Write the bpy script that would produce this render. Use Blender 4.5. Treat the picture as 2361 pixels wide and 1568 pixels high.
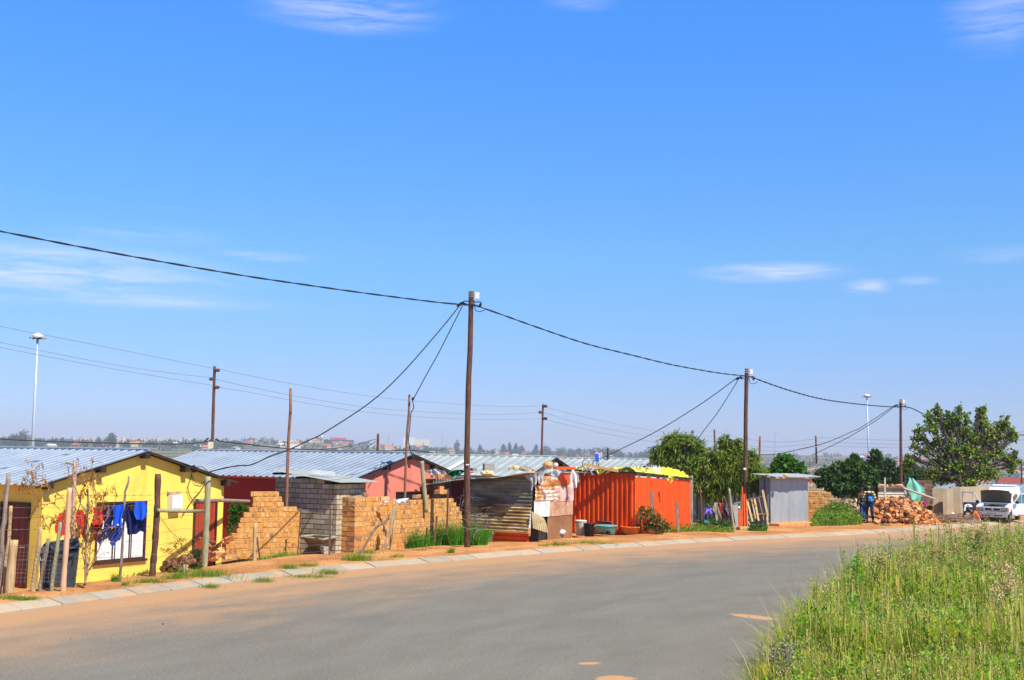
import bpy, math, random
import numpy as np
from mathutils import Vector, Matrix, Euler
R=math.radians
random.seed(7); NP=np.random.RandomState(11)
sc=bpy.context.scene
for o in list(bpy.data.objects): bpy.data.objects.remove(o)
COL=sc.collection
# ---------------------------------------------------------------- camera
F=2750.0; CX,CY=1180.5,784.0; H=3.1; TH=math.atan(262/F); RO=0.013
fwd=Vector((0,math.cos(TH),math.sin(TH))); r0=Vector((1,0,0)); u0=Vector((0,-math.sin(TH),math.cos(TH)))
rt=r0*math.cos(RO)+u0*math.sin(RO); up=-r0*math.sin(RO)+u0*math.cos(RO)
cam=bpy.data.cameras.new('camera'); co=bpy.data.objects.new('camera',cam); COL.objects.link(co); sc.camera=co
co.matrix_world=Matrix(((rt.x,up.x,-fwd.x,0),(rt.y,up.y,-fwd.y,0),(rt.z,up.z,-fwd.z,H),(0,0,0,1)))
cam.sensor_width=36; cam.lens=36*F/2361.0; cam.clip_start=0.2; cam.clip_end=9000
# ---------------------------------------------------------------- light
EL=R(52); AZ=Vector((.70,-.714,0)).normalized()
SD=Vector((AZ.x*math.cos(EL),AZ.y*math.cos(EL),math.sin(EL)))
sun=bpy.data.lights.new('sun','SUN'); sun.energy=5.0; sun.angle=R(.5); sun.color=(1,.955,.87)
so=bpy.data.objects.new('sun',sun); COL.objects.link(so); so.rotation_euler=SD.to_track_quat('Z','Y').to_euler(); so.location=(20,-20,40)
w=bpy.data.worlds.new('World'); sc.world=w; w.use_nodes=True; nt=w.node_tree; N=nt.nodes; LK=nt.links; N.clear()
def nd(t,**k):
    n=N.new(t)
    for a,b in k.items(): setattr(n,a,b)
    return n
out=nd('ShaderNodeOutputWorld'); bg=nd('ShaderNodeBackground'); bg.inputs[1].default_value=.125
sky=nd('ShaderNodeTexSky',sky_type='NISHITA',sun_disc=False); sky.sun_elevation=EL; sky.sun_rotation=math.atan2(AZ.x,AZ.y)
sky.altitude=1600; sky.air_density=1.0; sky.dust_density=.6; sky.ozone_density=2.2
tc=nd('ShaderNodeTexCoord')
def skydir(x,y):
    d=fwd+rt*((x-CX)/F)+up*(-(y-CY)/F); d.normalize(); return d
# cirrus: streaky noise kept to a few patches of the real sky (directions)
mp=nd('ShaderNodeMapping'); mp.inputs['Scale'].default_value=(5,5,44); mp.inputs['Rotation'].default_value=(0,R(7),0)
nz=nd('ShaderNodeTexNoise'); nz.inputs['Scale'].default_value=3.0; nz.inputs['Detail'].default_value=9; nz.inputs['Roughness'].default_value=.62; nz.inputs['Distortion'].default_value=.6
LK.new(tc.outputs['Generated'],mp.inputs[0]); LK.new(mp.outputs[0],nz.inputs[0])
rp=nd('ShaderNodeMapRange'); rp.inputs[1].default_value=.32; rp.inputs[2].default_value=.80; LK.new(nz.outputs[0],rp.inputs[0])
acc=None
for (x,y,rx,ry,st) in [(30,615,480,75,.85),(330,690,330,24,.6),(330,545,200,26,.3),(590,590,140,14,.35),(800,18,220,55,.8),(1780,628,170,24,.95),(2000,662,55,20,.9),(2110,647,50,12,.55),(2310,20,110,90,.5),(2310,585,110,22,.3),(1340,5,90,22,.35)]:
    d=skydir(x,y)
    sb=nd('ShaderNodeVectorMath',operation='SUBTRACT'); sb.inputs[1].default_value=d; LK.new(tc.outputs['Generated'],sb.inputs[0])
    ml=nd('ShaderNodeVectorMath',operation='MULTIPLY'); ml.inputs[1].default_value=(F/rx,F/rx*.3,F/ry); LK.new(sb.outputs[0],ml.inputs[0])
    ln=nd('ShaderNodeVectorMath',operation='LENGTH'); LK.new(ml.outputs[0],ln.inputs[0])
    mr=nd('ShaderNodeMapRange',interpolation_type='SMOOTHSTEP'); mr.inputs[1].default_value=1.25; mr.inputs[2].default_value=.1; mr.inputs[3].default_value=0; mr.inputs[4].default_value=st*.78
    LK.new(ln.outputs[1],mr.inputs[0])
    if acc is None: acc=mr.outputs[0]
    else:
        mx=nd('ShaderNodeMath',operation='MAXIMUM'); LK.new(acc,mx.inputs[0]); LK.new(mr.outputs[0],mx.inputs[1]); acc=mx.outputs[0]
mm=nd('ShaderNodeMath',operation='MULTIPLY'); LK.new(acc,mm.inputs[0]); LK.new(rp.outputs[0],mm.inputs[1])
mix=nd('ShaderNodeMix',data_type='RGBA'); mix.inputs['B'].default_value=(6.9,6.2,8.0,1)
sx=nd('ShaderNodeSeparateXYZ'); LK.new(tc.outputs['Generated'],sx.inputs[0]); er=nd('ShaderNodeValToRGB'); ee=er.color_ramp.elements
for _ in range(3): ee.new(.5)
for i_,(p_,c_) in enumerate([(0,(.22,.24,.385)),(.06,(.23,.28,.415)),(.16,(.235,.39,.50)),(.385,(.175,.495,.86)),(.56,(.04,.075,.15))]): ee[i_].position=p_; ee[i_].color=tuple(c_)+(1,)  # last stop darkens the unseen upper sky to cut ambient light
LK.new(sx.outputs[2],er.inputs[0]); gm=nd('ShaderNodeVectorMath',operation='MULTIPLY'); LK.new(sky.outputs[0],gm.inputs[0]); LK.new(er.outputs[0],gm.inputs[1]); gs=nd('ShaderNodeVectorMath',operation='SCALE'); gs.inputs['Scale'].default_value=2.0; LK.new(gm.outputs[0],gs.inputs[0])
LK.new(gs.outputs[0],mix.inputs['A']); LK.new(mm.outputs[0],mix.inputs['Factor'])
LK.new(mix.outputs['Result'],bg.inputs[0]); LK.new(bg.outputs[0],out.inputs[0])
vs=sc.view_settings; vs.view_transform='Standard'; vs.look='None'; vs.gamma=1; vs.exposure=0.47
sc.cycles.max_bounces=5; sc.cycles.diffuse_bounces=2; sc.cycles.transparent_max_bounces=8; sc.cycles.volume_bounces=0; sc.cycles.use_denoising=True
# ---------------------------------------------------------------- pixel rays -> places
def ray(x,y): return fwd+rt*((x-CX)/F)+up*(-(y-CY)/F)
def P(x,y,Y):
    d=ray(x,y); return Vector((0,0,H))+d*(Y/d.y)
def G(x,y,z=0.0):
    d=ray(x,y); return Vector((0,0,H))+d*((z-H)/d.z)
def V(x,y,A,B):                       # on the vertical plane through ground points A,B
    d=ray(x,y); n=Vector((B[1]-A[1],-(B[0]-A[0]),0)); a=Vector((A[0],A[1],0))
    t=(a.dot(n))/(d.dot(n)); return Vector((0,0,H))+d*t
def za(x,y): return (979.9+0)  # unused
def Z1(x,y): return (x*.25733,979.9+y*.25733)
def Z2(x,y): return (374.7+x*.2206,1008.7+y*.2206)
def Z3(x,y): return (720.5+x*.2206,1008.7+y*.2206)
def Z4(x,y): return (1008.7+x*.18382,1008.7+y*.18382)
def Z5(x,y): return (1325.7+x*.2206,951.1+y*.2206)
def Z6(x,y): return (1642.8+x*.2206,951.1+y*.2206)
def Z7(x,y): return (1988.6+x*.2206,893.4+y*.2206)
def ZP(x,y): return (1614+x*.08452,1124+y*.08452)
def ZR(x,y): return (1948.3+x*.08824,1083.7+y*.08824)
def ZC(x,y): return (2219.1+x*.08089,1095.2+y*.08089)
# ---------------------------------------------------------------- materials
def lin(r,g,b): return tuple(((c/255)/12.92 if c/255<=.04045 else ((c/255+.055)/1.055)**2.4) for c in (r,g,b))+(1,)
def c4(c): return tuple(c)+(1,) if len(c)==3 else tuple(c)
MATS={}
def mat(name,stops,rough=.85,metal=0.0,scale=4.0,mode='noise',bump=0.0,bscale=40,stretch=(1,1,1),spec=.3,detail=6,contrast=(.3,.7),trans=0,alpha=1,second=None,wave=None):
    """stops: colours spread over a ramp driven by noise or by island random"""
    if name in MATS: return MATS[name]
    m=bpy.data.materials.new(name); m.use_nodes=True; t=m.node_tree; n=t.nodes; l=t.links; b=n['Principled BSDF']
    b.inputs['Roughness'].default_value=rough; b.inputs['Metallic'].default_value=metal; b.inputs['Specular IOR Level'].default_value=spec
    if isinstance(stops[0],(int,float)): stops=[stops,tuple(min(1,c*.8) for c in stops[:3])]
    tcn=n.new('ShaderNodeTexCoord'); mpn=n.new('ShaderNodeMapping'); mpn.inputs['Scale'].default_value=stretch; l.new(tcn.outputs['Object'],mpn.inputs[0])
    rampn=n.new('ShaderNodeValToRGB'); el=rampn.color_ramp.elements
    k=len(stops)
    while len(el)<k: el.new(.5)
    for i,s in enumerate(stops):
        el[i].position=i/(k-1) if mode=='island' else contrast[0]+(contrast[1]-contrast[0])*i/(k-1)
        el[i].color=c4(s)
    nz=n.new('ShaderNodeTexNoise'); nz.inputs['Scale'].default_value=scale; nz.inputs['Detail'].default_value=detail; nz.inputs['Roughness'].default_value=.62; l.new(mpn.outputs[0],nz.inputs[0])
    if mode=='island':
        g=n.new('ShaderNodeNewGeometry'); ad=n.new('ShaderNodeMath'); ad.operation='MULTIPLY_ADD'; ad.inputs[1].default_value=.9; l.new(g.outputs['Random Per Island'],ad.inputs[0])
        sb=n.new('ShaderNodeMath'); sb.operation='MULTIPLY_ADD'; sb.inputs[1].default_value=.8; sb.inputs[2].default_value=-.27; l.new(nz.outputs[0],sb.inputs[0]); l.new(sb.outputs[0],ad.inputs[2]); l.new(ad.outputs[0],rampn.inputs[0])
    elif mode=='obj':
        g=n.new('ShaderNodeObjectInfo'); l.new(g.outputs['Random'],rampn.inputs[0])
    else: l.new(nz.outputs[0],rampn.inputs[0])
    colo=rampn.outputs[0]
    if second:   # (colour, noise scale, lo, hi, stretch) a second layer: rust, dirt, dust
        c2,s2,lo,hi,st2=second
        mp2=n.new('ShaderNodeMapping'); mp2.inputs['Scale'].default_value=st2; mp2.inputs['Location'].default_value=(3.3,7.1,1.7); l.new(tcn.outputs['Object'],mp2.inputs[0])
        n2=n.new('ShaderNodeTexNoise'); n2.inputs['Scale'].default_value=s2; n2.inputs['Detail'].default_value=8; n2.inputs['Roughness'].default_value=.68; l.new(mp2.outputs[0],n2.inputs[0])
        mr=n.new('ShaderNodeMapRange'); mr.inputs[1].default_value=lo; mr.inputs[2].default_value=hi; l.new(n2.outputs[0],mr.inputs[0])
        mx=n.new('ShaderNodeMix'); mx.data_type='RGBA'; l.new(mr.outputs[0],mx.inputs['Factor']); l.new(colo,mx.inputs['A']); mx.inputs['B'].default_value=c4(c2); colo=mx.outputs['Result']
    l.new(colo,b.inputs['Base Color'])
    if bump:
        n3=n.new('ShaderNodeTexNoise'); n3.inputs['Scale'].default_value=bscale; n3.inputs['Detail'].default_value=5; l.new(mpn.outputs[0],n3.inputs[0])
        bp=n.new('ShaderNodeBump'); bp.inputs['Strength'].default_value=bump; bp.inputs['Distance'].default_value=.03; l.new(n3.outputs[0],bp.inputs['Height']); l.new(bp.outputs[0],b.inputs['Normal'])
    if trans:
        tr=n.new('ShaderNodeBsdfTranslucent'); l.new(colo,tr.inputs[0]); ms=n.new('ShaderNodeMixShader'); ms.inputs[0].default_value=trans
        o=n['Material Output']; l.new(b.outputs[0],ms.inputs[1]); l.new(tr.outputs[0],ms.inputs[2]); l.new(ms.outputs[0],o.inputs[0])
    if alpha<1: b.inputs['Alpha'].default_value=alpha
    MATS[name]=m; return m
# ---------------------------------------------------------------- mesh collecting
ORG={}
class MB:
    def __init__(s): s.v=[]; s.f=[]; s.m=[]; s.mi=0
    def add(s,vs,fs):
        b=len(s.v); s.v+= [Vector(v) for v in vs]; s.f+=[tuple(b+i for i in f) for f in fs]; s.m+=[s.mi]*len(fs); return s
    def box(s,c,sz,rot=None,M=None,jit=0):
        a,b,d=sz[0]/2,sz[1]/2,sz[2]/2
        vs=[Vector((x,y,z)) for x in(-a,a) for y in(-b,b) for z in(-d,d)]
        if jit: vs=[v+Vector((random.uniform(-jit,jit) for _ in range(3))) for v in vs]
        if rot is not None:
            q=rot if isinstance(rot,Matrix) else Euler(rot).to_matrix()
            vs=[q@v for v in vs]
        c=Vector(c); return s.add([v+c for v in vs],[(0,1,3,2),(4,6,7,5),(0,4,5,1),(2,3,7,6),(0,2,6,4),(1,5,7,3)])
    def fbox(s,O,a,b,c):   # box from corner O with edge vectors a,b,c
        O,a,b,c=map(Vector,(O,a,b,c))
        vs=[O+a*i+b*j+c*k for i in(0,1) for j in(0,1) for k in(0,1)]
        return s.add(vs,[(0,1,3,2),(4,6,7,5),(0,4,5,1),(2,3,7,6),(0,2,6,4),(1,5,7,3)])
    def tube(s,pts,rs,n=6,cap=True,seed=None,bump=0):
        pts=[Vector(p) for p in pts]
        if isinstance(rs,(int,float)): rs=[rs]*len(pts)
        vs=[];fs=[]
        ref=None
        for i,p in enumerate(pts):
            t=(pts[min(i+1,len(pts)-1)]-pts[max(i-1,0)]).normalized()
            if ref is None: ref=t.orthogonal().normalized()
            else: ref=(ref-t*ref.dot(t)).normalized()
            bb=t.cross(ref)
            for k in range(n):
                a=2*math.pi*k/n; r=rs[i]*(1+(random.uniform(-bump,bump) if bump else 0))
                vs.append(p+(ref*math.cos(a)+bb*math.sin(a))*r)
        for i in range(len(pts)-1):
            for k in range(n):
                k2=(k+1)%n; fs.append((i*n+k,i*n+k2,(i+1)*n+k2,(i+1)*n+k))
        if cap: fs.append(tuple(range(n))[::-1]); fs.append(tuple(range((len(pts)-1)*n,len(pts)*n)))
        return s.add(vs,fs)
    def lathe(s,c,prof,n=20,ax=(0,0,1),sx=1,sy=1,M=None):   # prof [(r,h)]
        c=Vector(c); ax=Vector(ax).normalized(); a=ax.orthogonal().normalized() if abs(ax.z)<.9 else Vector((1,0,0)); b=ax.cross(a)
        vs=[];fs=[]
        for r,h in prof:
            for k in range(n):
                t=2*math.pi*k/n; vs.append(c+a*(r*sx*math.cos(t))+b*(r*sy*math.sin(t))+ax*h)
        for i in range(len(prof)-1):
            for k in range(n):
                k2=(k+1)%n; fs.append((i*n+k,i*n+k2,(i+1)*n+k2,(i+1)*n+k))
        fs.append(tuple(range(n))[::-1]); fs.append(tuple(range((len(prof)-1)*n,len(prof)*n)))
        return s.add(vs,fs)
    def grid(s,fn,nu,nv):
        vs=[fn(i/nu,j/nv) for j in range(nv+1) for i in range(nu+1)]
        return s.add(vs,[(j*(nu+1)+i,j*(nu+1)+i+1,(j+1)*(nu+1)+i+1,(j+1)*(nu+1)+i) for j in range(nv) for i in range(nu)])
    def sheet(s,O,U,W,lu,lv,pitch=.2,amp=.03,prof='ibr',nv=1,warp=0,rag=0,thick=.004,nrm=None):
        """ribbed metal sheet: U across the ribs, W along them"""
        O,U,W=Vector(O),Vector(U).normalized(),Vector(W).normalized(); Nn=Vector(nrm).normalized() if nrm is not None else U.cross(W).normalized()
        us=[]
        if prof=='ibr':
            k=0
            while k*pitch<lu+1e-6:
                for f,h in ((0,0),(.52,0),(.62,1),(.88,1),(.98,0)):
                    u=(k+f)*pitch
                    if u<=lu: us.append((u,h*amp))
                k+=1
        else:
            n=max(2,int(lu/pitch*8))
            us=[(lu*i/n,amp*.5*math.sin(2*math.pi*lu*i/n/pitch)) for i in range(n+1)]
        ph=random.uniform(0,9); vs=[]
        for off in (0,-thick):
            for j in range(nv+1):
                for (u,h) in us:
                    e=0
                    if rag and (j==0 or j==nv): e=rag*(math.sin(u*3.1+ph)*.6+math.sin(u*11+ph)*.4)
                    wv=lv*j/nv+e
                    vs.append(O+U*u+W*wv+Nn*(h+off+warp*math.sin(u*2.3+ph)*math.sin(wv*1.9+ph)))
        n=len(us); tot=n*(nv+1); fs=[]
        for j in range(nv):
            for i in range(n-1):
                a=j*n+i; fs.append((a,a+1,a+n+1,a+n)); a+=tot; fs.append((a,a+n,a+n+1,a+1))
        for i in range(n-1):
            fs.append((i+1,i,tot+i,tot+i+1)); a=nv*n+i; fs.append((a,a+1,tot+a+1,tot+a))
        return s.add(vs,fs)
    def build(s,name,mats,parent=None,label=None,cat=None,group=None,kind=None,smooth=False,bevel=0,loc=None,origin=None):
        if not isinstance(mats,(list,tuple)): mats=[mats]
        if parent is not None: O=ORG[parent.name]
        elif origin is not None: O=Vector(origin)
        else:
            xs=[v.x for v in s.v]; ys=[v.y for v in s.v]; O=Vector(((min(xs)+max(xs))/2,(min(ys)+max(ys))/2,min(v.z for v in s.v)))
        me=bpy.data.meshes.new(name); me.from_pydata([v-O for v in s.v],[],s.f)
        for m in mats: me.materials.append(m)
        if len(mats)>1: me.polygons.foreach_set('material_index',s.m)
        if smooth: me.polygons.foreach_set('use_smooth',[True]*len(me.polygons))
        me.update(); o=bpy.data.objects.new(name,me); COL.objects.link(o)
        if parent is not None: o.parent=parent; ORG[o.name]=O
        else: o.location=O; ORG[o.name]=O
        if bevel:
            b=o.modifiers.new('bevel','BEVEL'); b.width=bevel; b.segments=2; b.limit_method='ANGLE'; b.angle_limit=R(40)
        tag(o,label,cat,group,kind); return o
def tag(o,label=None,cat=None,group=None,kind=None):
    if label: o['label']=label
    if cat: o['category']=cat
    if group: o['group']=group
    if kind: o['kind']=kind
    return o
def T(name,label,cat,loc,group=None):
    o=bpy.data.objects.new(name,None); COL.objects.link(o); o.location=loc; o.empty_display_size=.2; ORG[o.name]=Vector(loc)
    return tag(o,label,cat,group)
def copytree(o,loc,rz=0,label=None,group=None,sc_=None):
    c=o.copy(); COL.objects.link(c); c.location=loc; c.rotation_euler=(0,0,rz)
    if sc_: c.scale=sc_
    if label: c['label']=label
    if group: c['group']=group
    def rec(a,b):
        for ch in list(a.children):
            d=ch.copy(); COL.objects.link(d); d.parent=b; rec(ch,d)
    rec(o,c); return c
def npmesh(name,V_,F_,mats,parent=None,label=None,cat=None,group=None,kind=None,midx=None,smooth=False,origin=None):
    """V_ (n,3) array, F_ (m,4) array of quads"""
    V_=np.asarray(V_,dtype=np.float64); F_=np.asarray(F_,dtype=np.int32)
    O=np.array(ORG[parent.name]) if parent is not None else (np.array(origin) if origin is not None else np.array([V_[:,0].mean(),V_[:,1].mean(),V_[:,2].min()]))
    me=bpy.data.meshes.new(name); me.vertices.add(len(V_)); me.vertices.foreach_set('co',(V_-O).astype(np.float32).ravel())
    k=F_.shape[1]; me.loops.add(F_.size); me.loops.foreach_set('vertex_index',F_.ravel()); me.polygons.add(len(F_))
    me.polygons.foreach_set('loop_start',np.arange(0,F_.size,k,dtype=np.int32))
    if not isinstance(mats,(list,tuple)): mats=[mats]
    for m in mats: me.materials.append(m)
    if midx is not None: me.polygons.foreach_set('material_index',np.asarray(midx,dtype=np.int32))
    if smooth: me.polygons.foreach_set('use_smooth',[True]*len(F_))
    me.update(); me.validate()
    o=bpy.data.objects.new(name,me); COL.objects.link(o)
    if parent is not None: o.parent=parent
    else: o.location=O
    ORG[o.name]=Vector(O); return tag(o,label,cat,group,kind)
# ---------------------------------------------------------------- palette
M_alu=mat('galvanised roof iron',[(.22,.275,.35),(.28,.34,.42),(.33,.39,.46)],rough=.5,metal=.2,scale=1.2,stretch=(1,1,1),spec=.5,bump=.06,bscale=6,second=((.50,.54,.60),5,.60,.8,(1,1,1)))
M_alu2=mat('bright roof iron',[(.33,.38,.38),(.42,.47,.46),(.50,.54,.52)],rough=.45,metal=.2,scale=1.2,spec=.5,bump=.06,bscale=6)
M_zinc=mat('dull zinc sheet',[(.34,.36,.36),(.45,.47,.465)],rough=.5,metal=.4,scale=2.5,stretch=(1,1,.3),spec=.5,second=((.30,.17,.08),2,.62,.8,(1,1,.5)))
M_dark=mat('blackened wood',[(.02,.014,.01),(.05,.035,.025)],rough=.9,scale=6)
M_pole=mat('creosoted pole wood',[(.055,.028,.018),(.12,.055,.035),(.19,.095,.06)],rough=.85,scale=9,stretch=(3,3,.35),bump=.5,bscale=30)
M_pole2=mat('reddish raw pole wood',[(.15,.06,.03),(.26,.11,.06),(.34,.17,.10)],rough=.85,scale=9,stretch=(3,3,.4),bump=.4,bscale=30)
M_green_pole=mat('green treated pole wood',[(.20,.20,.11),(.32,.31,.18),(.42,.39,.25)],rough=.85,scale=9,stretch=(3,3,.3),bump=.4,bscale=30)
M_tan=mat('tan weathered wood',[(.26,.17,.08),(.47,.33,.16),(.58,.44,.25)],rough=.85,scale=9,stretch=(3,3,.3),bump=.4,bscale=30)
M_grey_wood=mat('grey weathered wood',[(.12,.085,.06),(.26,.2,.15),(.42,.36,.3)],rough=.9,scale=9,stretch=(3,3,.3),bump=.5,bscale=30)
M_plank=mat('raw pine plank',[(.52,.33,.13),(.68,.46,.22)],rough=.8,scale=7,stretch=(2,2,.5))
M_rustpost=mat('rusted iron post',[(.11,.05,.03),(.2,.09,.05)],rough=.85,scale=9)
M_cable=mat('black cable sheath',(.012,.016,.022),rough=.6)
M_wire=mat('steel wire',[(.30,.29,.28),(.18,.14,.12)],rough=.5,metal=.4,scale=3)
M_black=mat('black plastic',(.012,.012,.013),rough=.45)
M_white=mat('white paint',[(.78,.78,.78),(.7,.7,.7)],rough=.45)
M_brick=mat('clay brick',[(.20,.10,.05),(.52,.21,.06),(.66,.31,.09),(.46,.17,.05),(.70,.38,.13),(.60,.26,.07),(.76,.48,.22),(.54,.22,.06),(.66,.34,.10),(.26,.14,.09)],mode='island',rough=.9,scale=14,bump=.5,bscale=60)
M_mortar=mat('sandy mortar',[(.50,.24,.05),(.68,.37,.09)],rough=.95,scale=20,bump=.6,bscale=50)
M_mortar_d=mat('brown mortar',[(.16,.085,.035),(.24,.13,.05)],rough=.95,scale=20,bump=.6,bscale=50)
M_block=mat('cement block',[(.28,.23,.15),(.44,.37,.25),(.56,.48,.34)],mode='island',rough=.95,scale=10,bump=.6,bscale=50)
M_conc=mat('grey concrete',[(.30,.28,.25),(.42,.39,.34)],rough=.9,scale=4,bump=.3,bscale=30)
# ================================================================ terrain, road, kerb
KD=[(0,1415.8),(129,1397),(242,1381.5),(349.6,1369),(527,1344),(690,1326),(830.8,1311.5),(934.5,1303.2),(1022.7,1295.7),(1124,1288),(1220,1279),(1312,1271.4),(1473.5,1260.7),(1632,1250),(1753,1244.3),(1863,1238.7),(1973.7,1233.2),(2143,1221),(2253,1213.3),(2361,1206.2)]
K=[G(x,y,0) for x,y in KD]
K=[Vector((-24,-3,0)),Vector((-19,5.5,0)),Vector((-14.2,13.6,0))]+K+[Vector((34,65,0)),Vector((50,75,0)),Vector((90,96,0)),Vector((170,130,0))]
def resample(pts,d):
    out=[pts[0].copy()]; acc=0
    for a,b in zip(pts,pts[1:]):
        L=(b-a).length; t=d-acc
        while t<=L: out.append(a+(b-a)*(t/L)); t+=d
        acc=(acc+L)%d if L>=d-acc else acc+L
        acc=L-(t-d) if t-d>0 or L>=d else acc
    return out
K1=resample(K,.5)
for _ in range(12): K1=[K1[0]]+[(a+b*2+c)/4 for a,b,c in zip(K1,K1[1:],K1[2:])]+[K1[-1]]
WB=[(1.15,6),(2.15,11),(3.4,16),(5.2,21),(7.7,27),(11.6,33.6),(17,40.3),(25,47.5),(36,55),(60,68),(180,118)]
W1=resample([Vector((a,b,0)) for a,b in WB],.7)
def poly_sd(x,y,pts):
    """signed distance to a polyline, positive on its left"""
    x=np.asarray(x,float); y=np.asarray(y,float); best=np.full(x.shape,1e9); sg=np.ones(x.shape)
    for a,b in zip(pts,pts[1:]):
        dx,dy=b.x-a.x,b.y-a.y; L2=dx*dx+dy*dy
        t=np.clip(((x-a.x)*dx+(y-a.y)*dy)/L2,0,1); px=x-(a.x+t*dx); py=y-(a.y+t*dy); d=np.hypot(px,py)
        m=d<best; best=np.where(m,d,best); sg=np.where(m,np.sign(dx*py-dy*px),sg)
    return best*sg
Kc=K1[::3]; WEc=W1[::2]
def sst(a,b,x): t=np.clip((x-a)/(b-a),0,1); return t*t*(3-2*t)
HX=[-300,0,130,450,560,740,850,960,1030,1100,1300,1500,1787,1950,2100,2361,2700]
HE=[15,15,13,15,17,17.5,13.5,8.5,5,2.5,1.5,1.5,3.5,3,1,1.5,2]
def gz(x,y):
    x=np.atleast_1d(np.asarray(x,float)); y=np.atleast_1d(np.asarray(y,float))
    near=(np.hypot(x,y)<260); s=np.where(near,0,np.hypot(x+1,y-34)); wd=np.full(x.shape,-50.0)
    if near.any():
        s[near]=poly_sd(x[near],y[near],Kc); wd[near]=-poly_sd(x[near],y[near],WEc)
    zy=np.interp(x,[-8.8,-6.6],[-.30,.02]); vw=np.interp(x,[-11.5,-8.5,-6.5],[1.5,2.3,3.0])
    t=sst(vw,vw+1.3,s); z=.11*(1-t)+zy*t
    z=z+np.interp(s,[8,30,80,200,400,1300],[0,-.35,-2.2,-8,-13,-14.5])
    hx=CX+F*x/np.maximum(y,1); e=np.interp(hx,HX,HE); rr=np.hypot(x,y)
    zt=3.1+e/F*2600*1.02+1.2*np.sin(x*.011)+.8*np.sin(x*.037+2); tt=sst(np.interp(hx,[0,1000,1500],[500,700,1250]),2600,rr)
    z=np.where(rr>480,z*(1-tt)+zt*tt,z)
    z=np.where(s<.42,np.where(s>-.05,-.04+.12*np.clip(s/.42,0,1),-.07),z)
    zr=-.07+.12*sst(-.1,.5,wd)+.25*sst(.3,3.5,wd); z=np.where(s<-.05,zr,z)
    z=z+np.where(s>.6,1,0)*(.012*np.sin(x*2.1+y*1.3)+.010*np.sin(x*5.3-y*3.7))*(rr<120)
    return z
def gz1(x,y): return float(gz(x,y)[0])
def axis(lo,hi,c0,c1,d,g=1.07):
    a=list(np.arange(c0,c1,d)); st=d; v=c1
    while v<hi: a.append(v); st*=g; v+=st
    a.append(hi); st=d; v=c0-d; b=[]
    while v>lo: b.append(v); st*=g; v-=st
    b.append(lo); return np.array(b[::-1]+a)
ax_=axis(-3300,3300,-16,34,.4); ay_=axis(-40,4300,8,66,.4)
XX,YY=np.meshgrid(ax_,ay_); ZZ=gz(XX.ravel(),YY.ravel()); nx,ny=len(ax_),len(ay_)
idx=np.arange(nx*ny).reshape(ny,nx); FQ=np.stack([idx[:-1,:-1].ravel(),idx[:-1,1:].ravel(),idx[1:,1:].ravel(),idx[1:,:-1].ravel()],1)
def ground_mat():
    m=bpy.data.materials.new('sandy orange soil and dry veld'); m.use_nodes=True; t=m.node_tree; n=t.nodes; l=t.links; b=n['Principled BSDF']; b.inputs['Roughness'].default_value=.95; b.inputs['Specular IOR Level'].default_value=.1
    g=n.new('ShaderNodeNewGeometry')
    def noise(s,d=8,r=.62):
        q=n.new('ShaderNodeTexNoise'); q.inputs['Scale'].default_value=s; q.inputs['Detail'].default_value=d; q.inputs['Roughness'].default_value=r; l.new(g.outputs['Position'],q.inputs[0]); return q.outputs[0]
    def ramp(src,*st):
        r=n.new('ShaderNodeValToRGB'); e=r.color_ramp.elements
        while len(e)<len(st): e.new(.5)
        for i,(p,c) in enumerate(st): e[i].position=p; e[i].color=c4(c)
        l.new(src,r.inputs[0]); return r.outputs[0]
    def mixc(f,a,c):
        x=n.new('ShaderNodeMix'); x.data_type='RGBA'; l.new(f,x.inputs['Factor']); l.new(a,x.inputs['A']); l.new(c,x.inputs['B']); return x.outputs['Result']
    soil=ramp(noise(.55),(.36,(.22,.085,.03)),(.47,(.40,.165,.055)),(.57,(.60,.29,.11)),(.72,(.70,.40,.18)))
    grit=ramp(noise(9,6,.9),(.36,(.10,.045,.02)),(.46,(.46,.21,.075)),(.58,(.62,.32,.13)),(.70,(.86,.64,.42)))
    x=n.new('ShaderNodeMix'); x.data_type='RGBA'; x.inputs['Factor'].default_value=.5; l.new(soil,x.inputs['A']); l.new(grit,x.inputs['B'])
    veld=ramp(noise(.012,9,.65),(.36,(.045,.075,.03)),(.48,(.12,.13,.06)),(.56,(.24,.19,.11)),(.70,(.34,.26,.16)))
    ln=n.new('ShaderNodeVectorMath'); ln.operation='LENGTH'; l.new(g.outputs['Position'],ln.inputs[0])
    mr=n.new('ShaderNodeMapRange'); mr.inputs[1].default_value=90; mr.inputs[2].default_value=260; l.new(ln.outputs[1],mr.inputs[0])
    l.new(mixc(mr.outputs[0],x.outputs['Result'],veld),b.inputs['Base Color'])
    bp=n.new('ShaderNodeBump'); bp.inputs['Strength'].default_value=.7; bp.inputs['Distance'].default_value=.03; l.new(noise(16,6,.7),bp.inputs['Height']); l.new(bp.outputs[0],b.inputs['Normal'])
    return m
npmesh('ground',np.stack([XX.ravel(),YY.ravel(),ZZ],1),FQ,ground_mat(),kind='structure',smooth=True,origin=(0,0,0),label='sandy orange soil verge and yards running out to dry hills')
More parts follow.
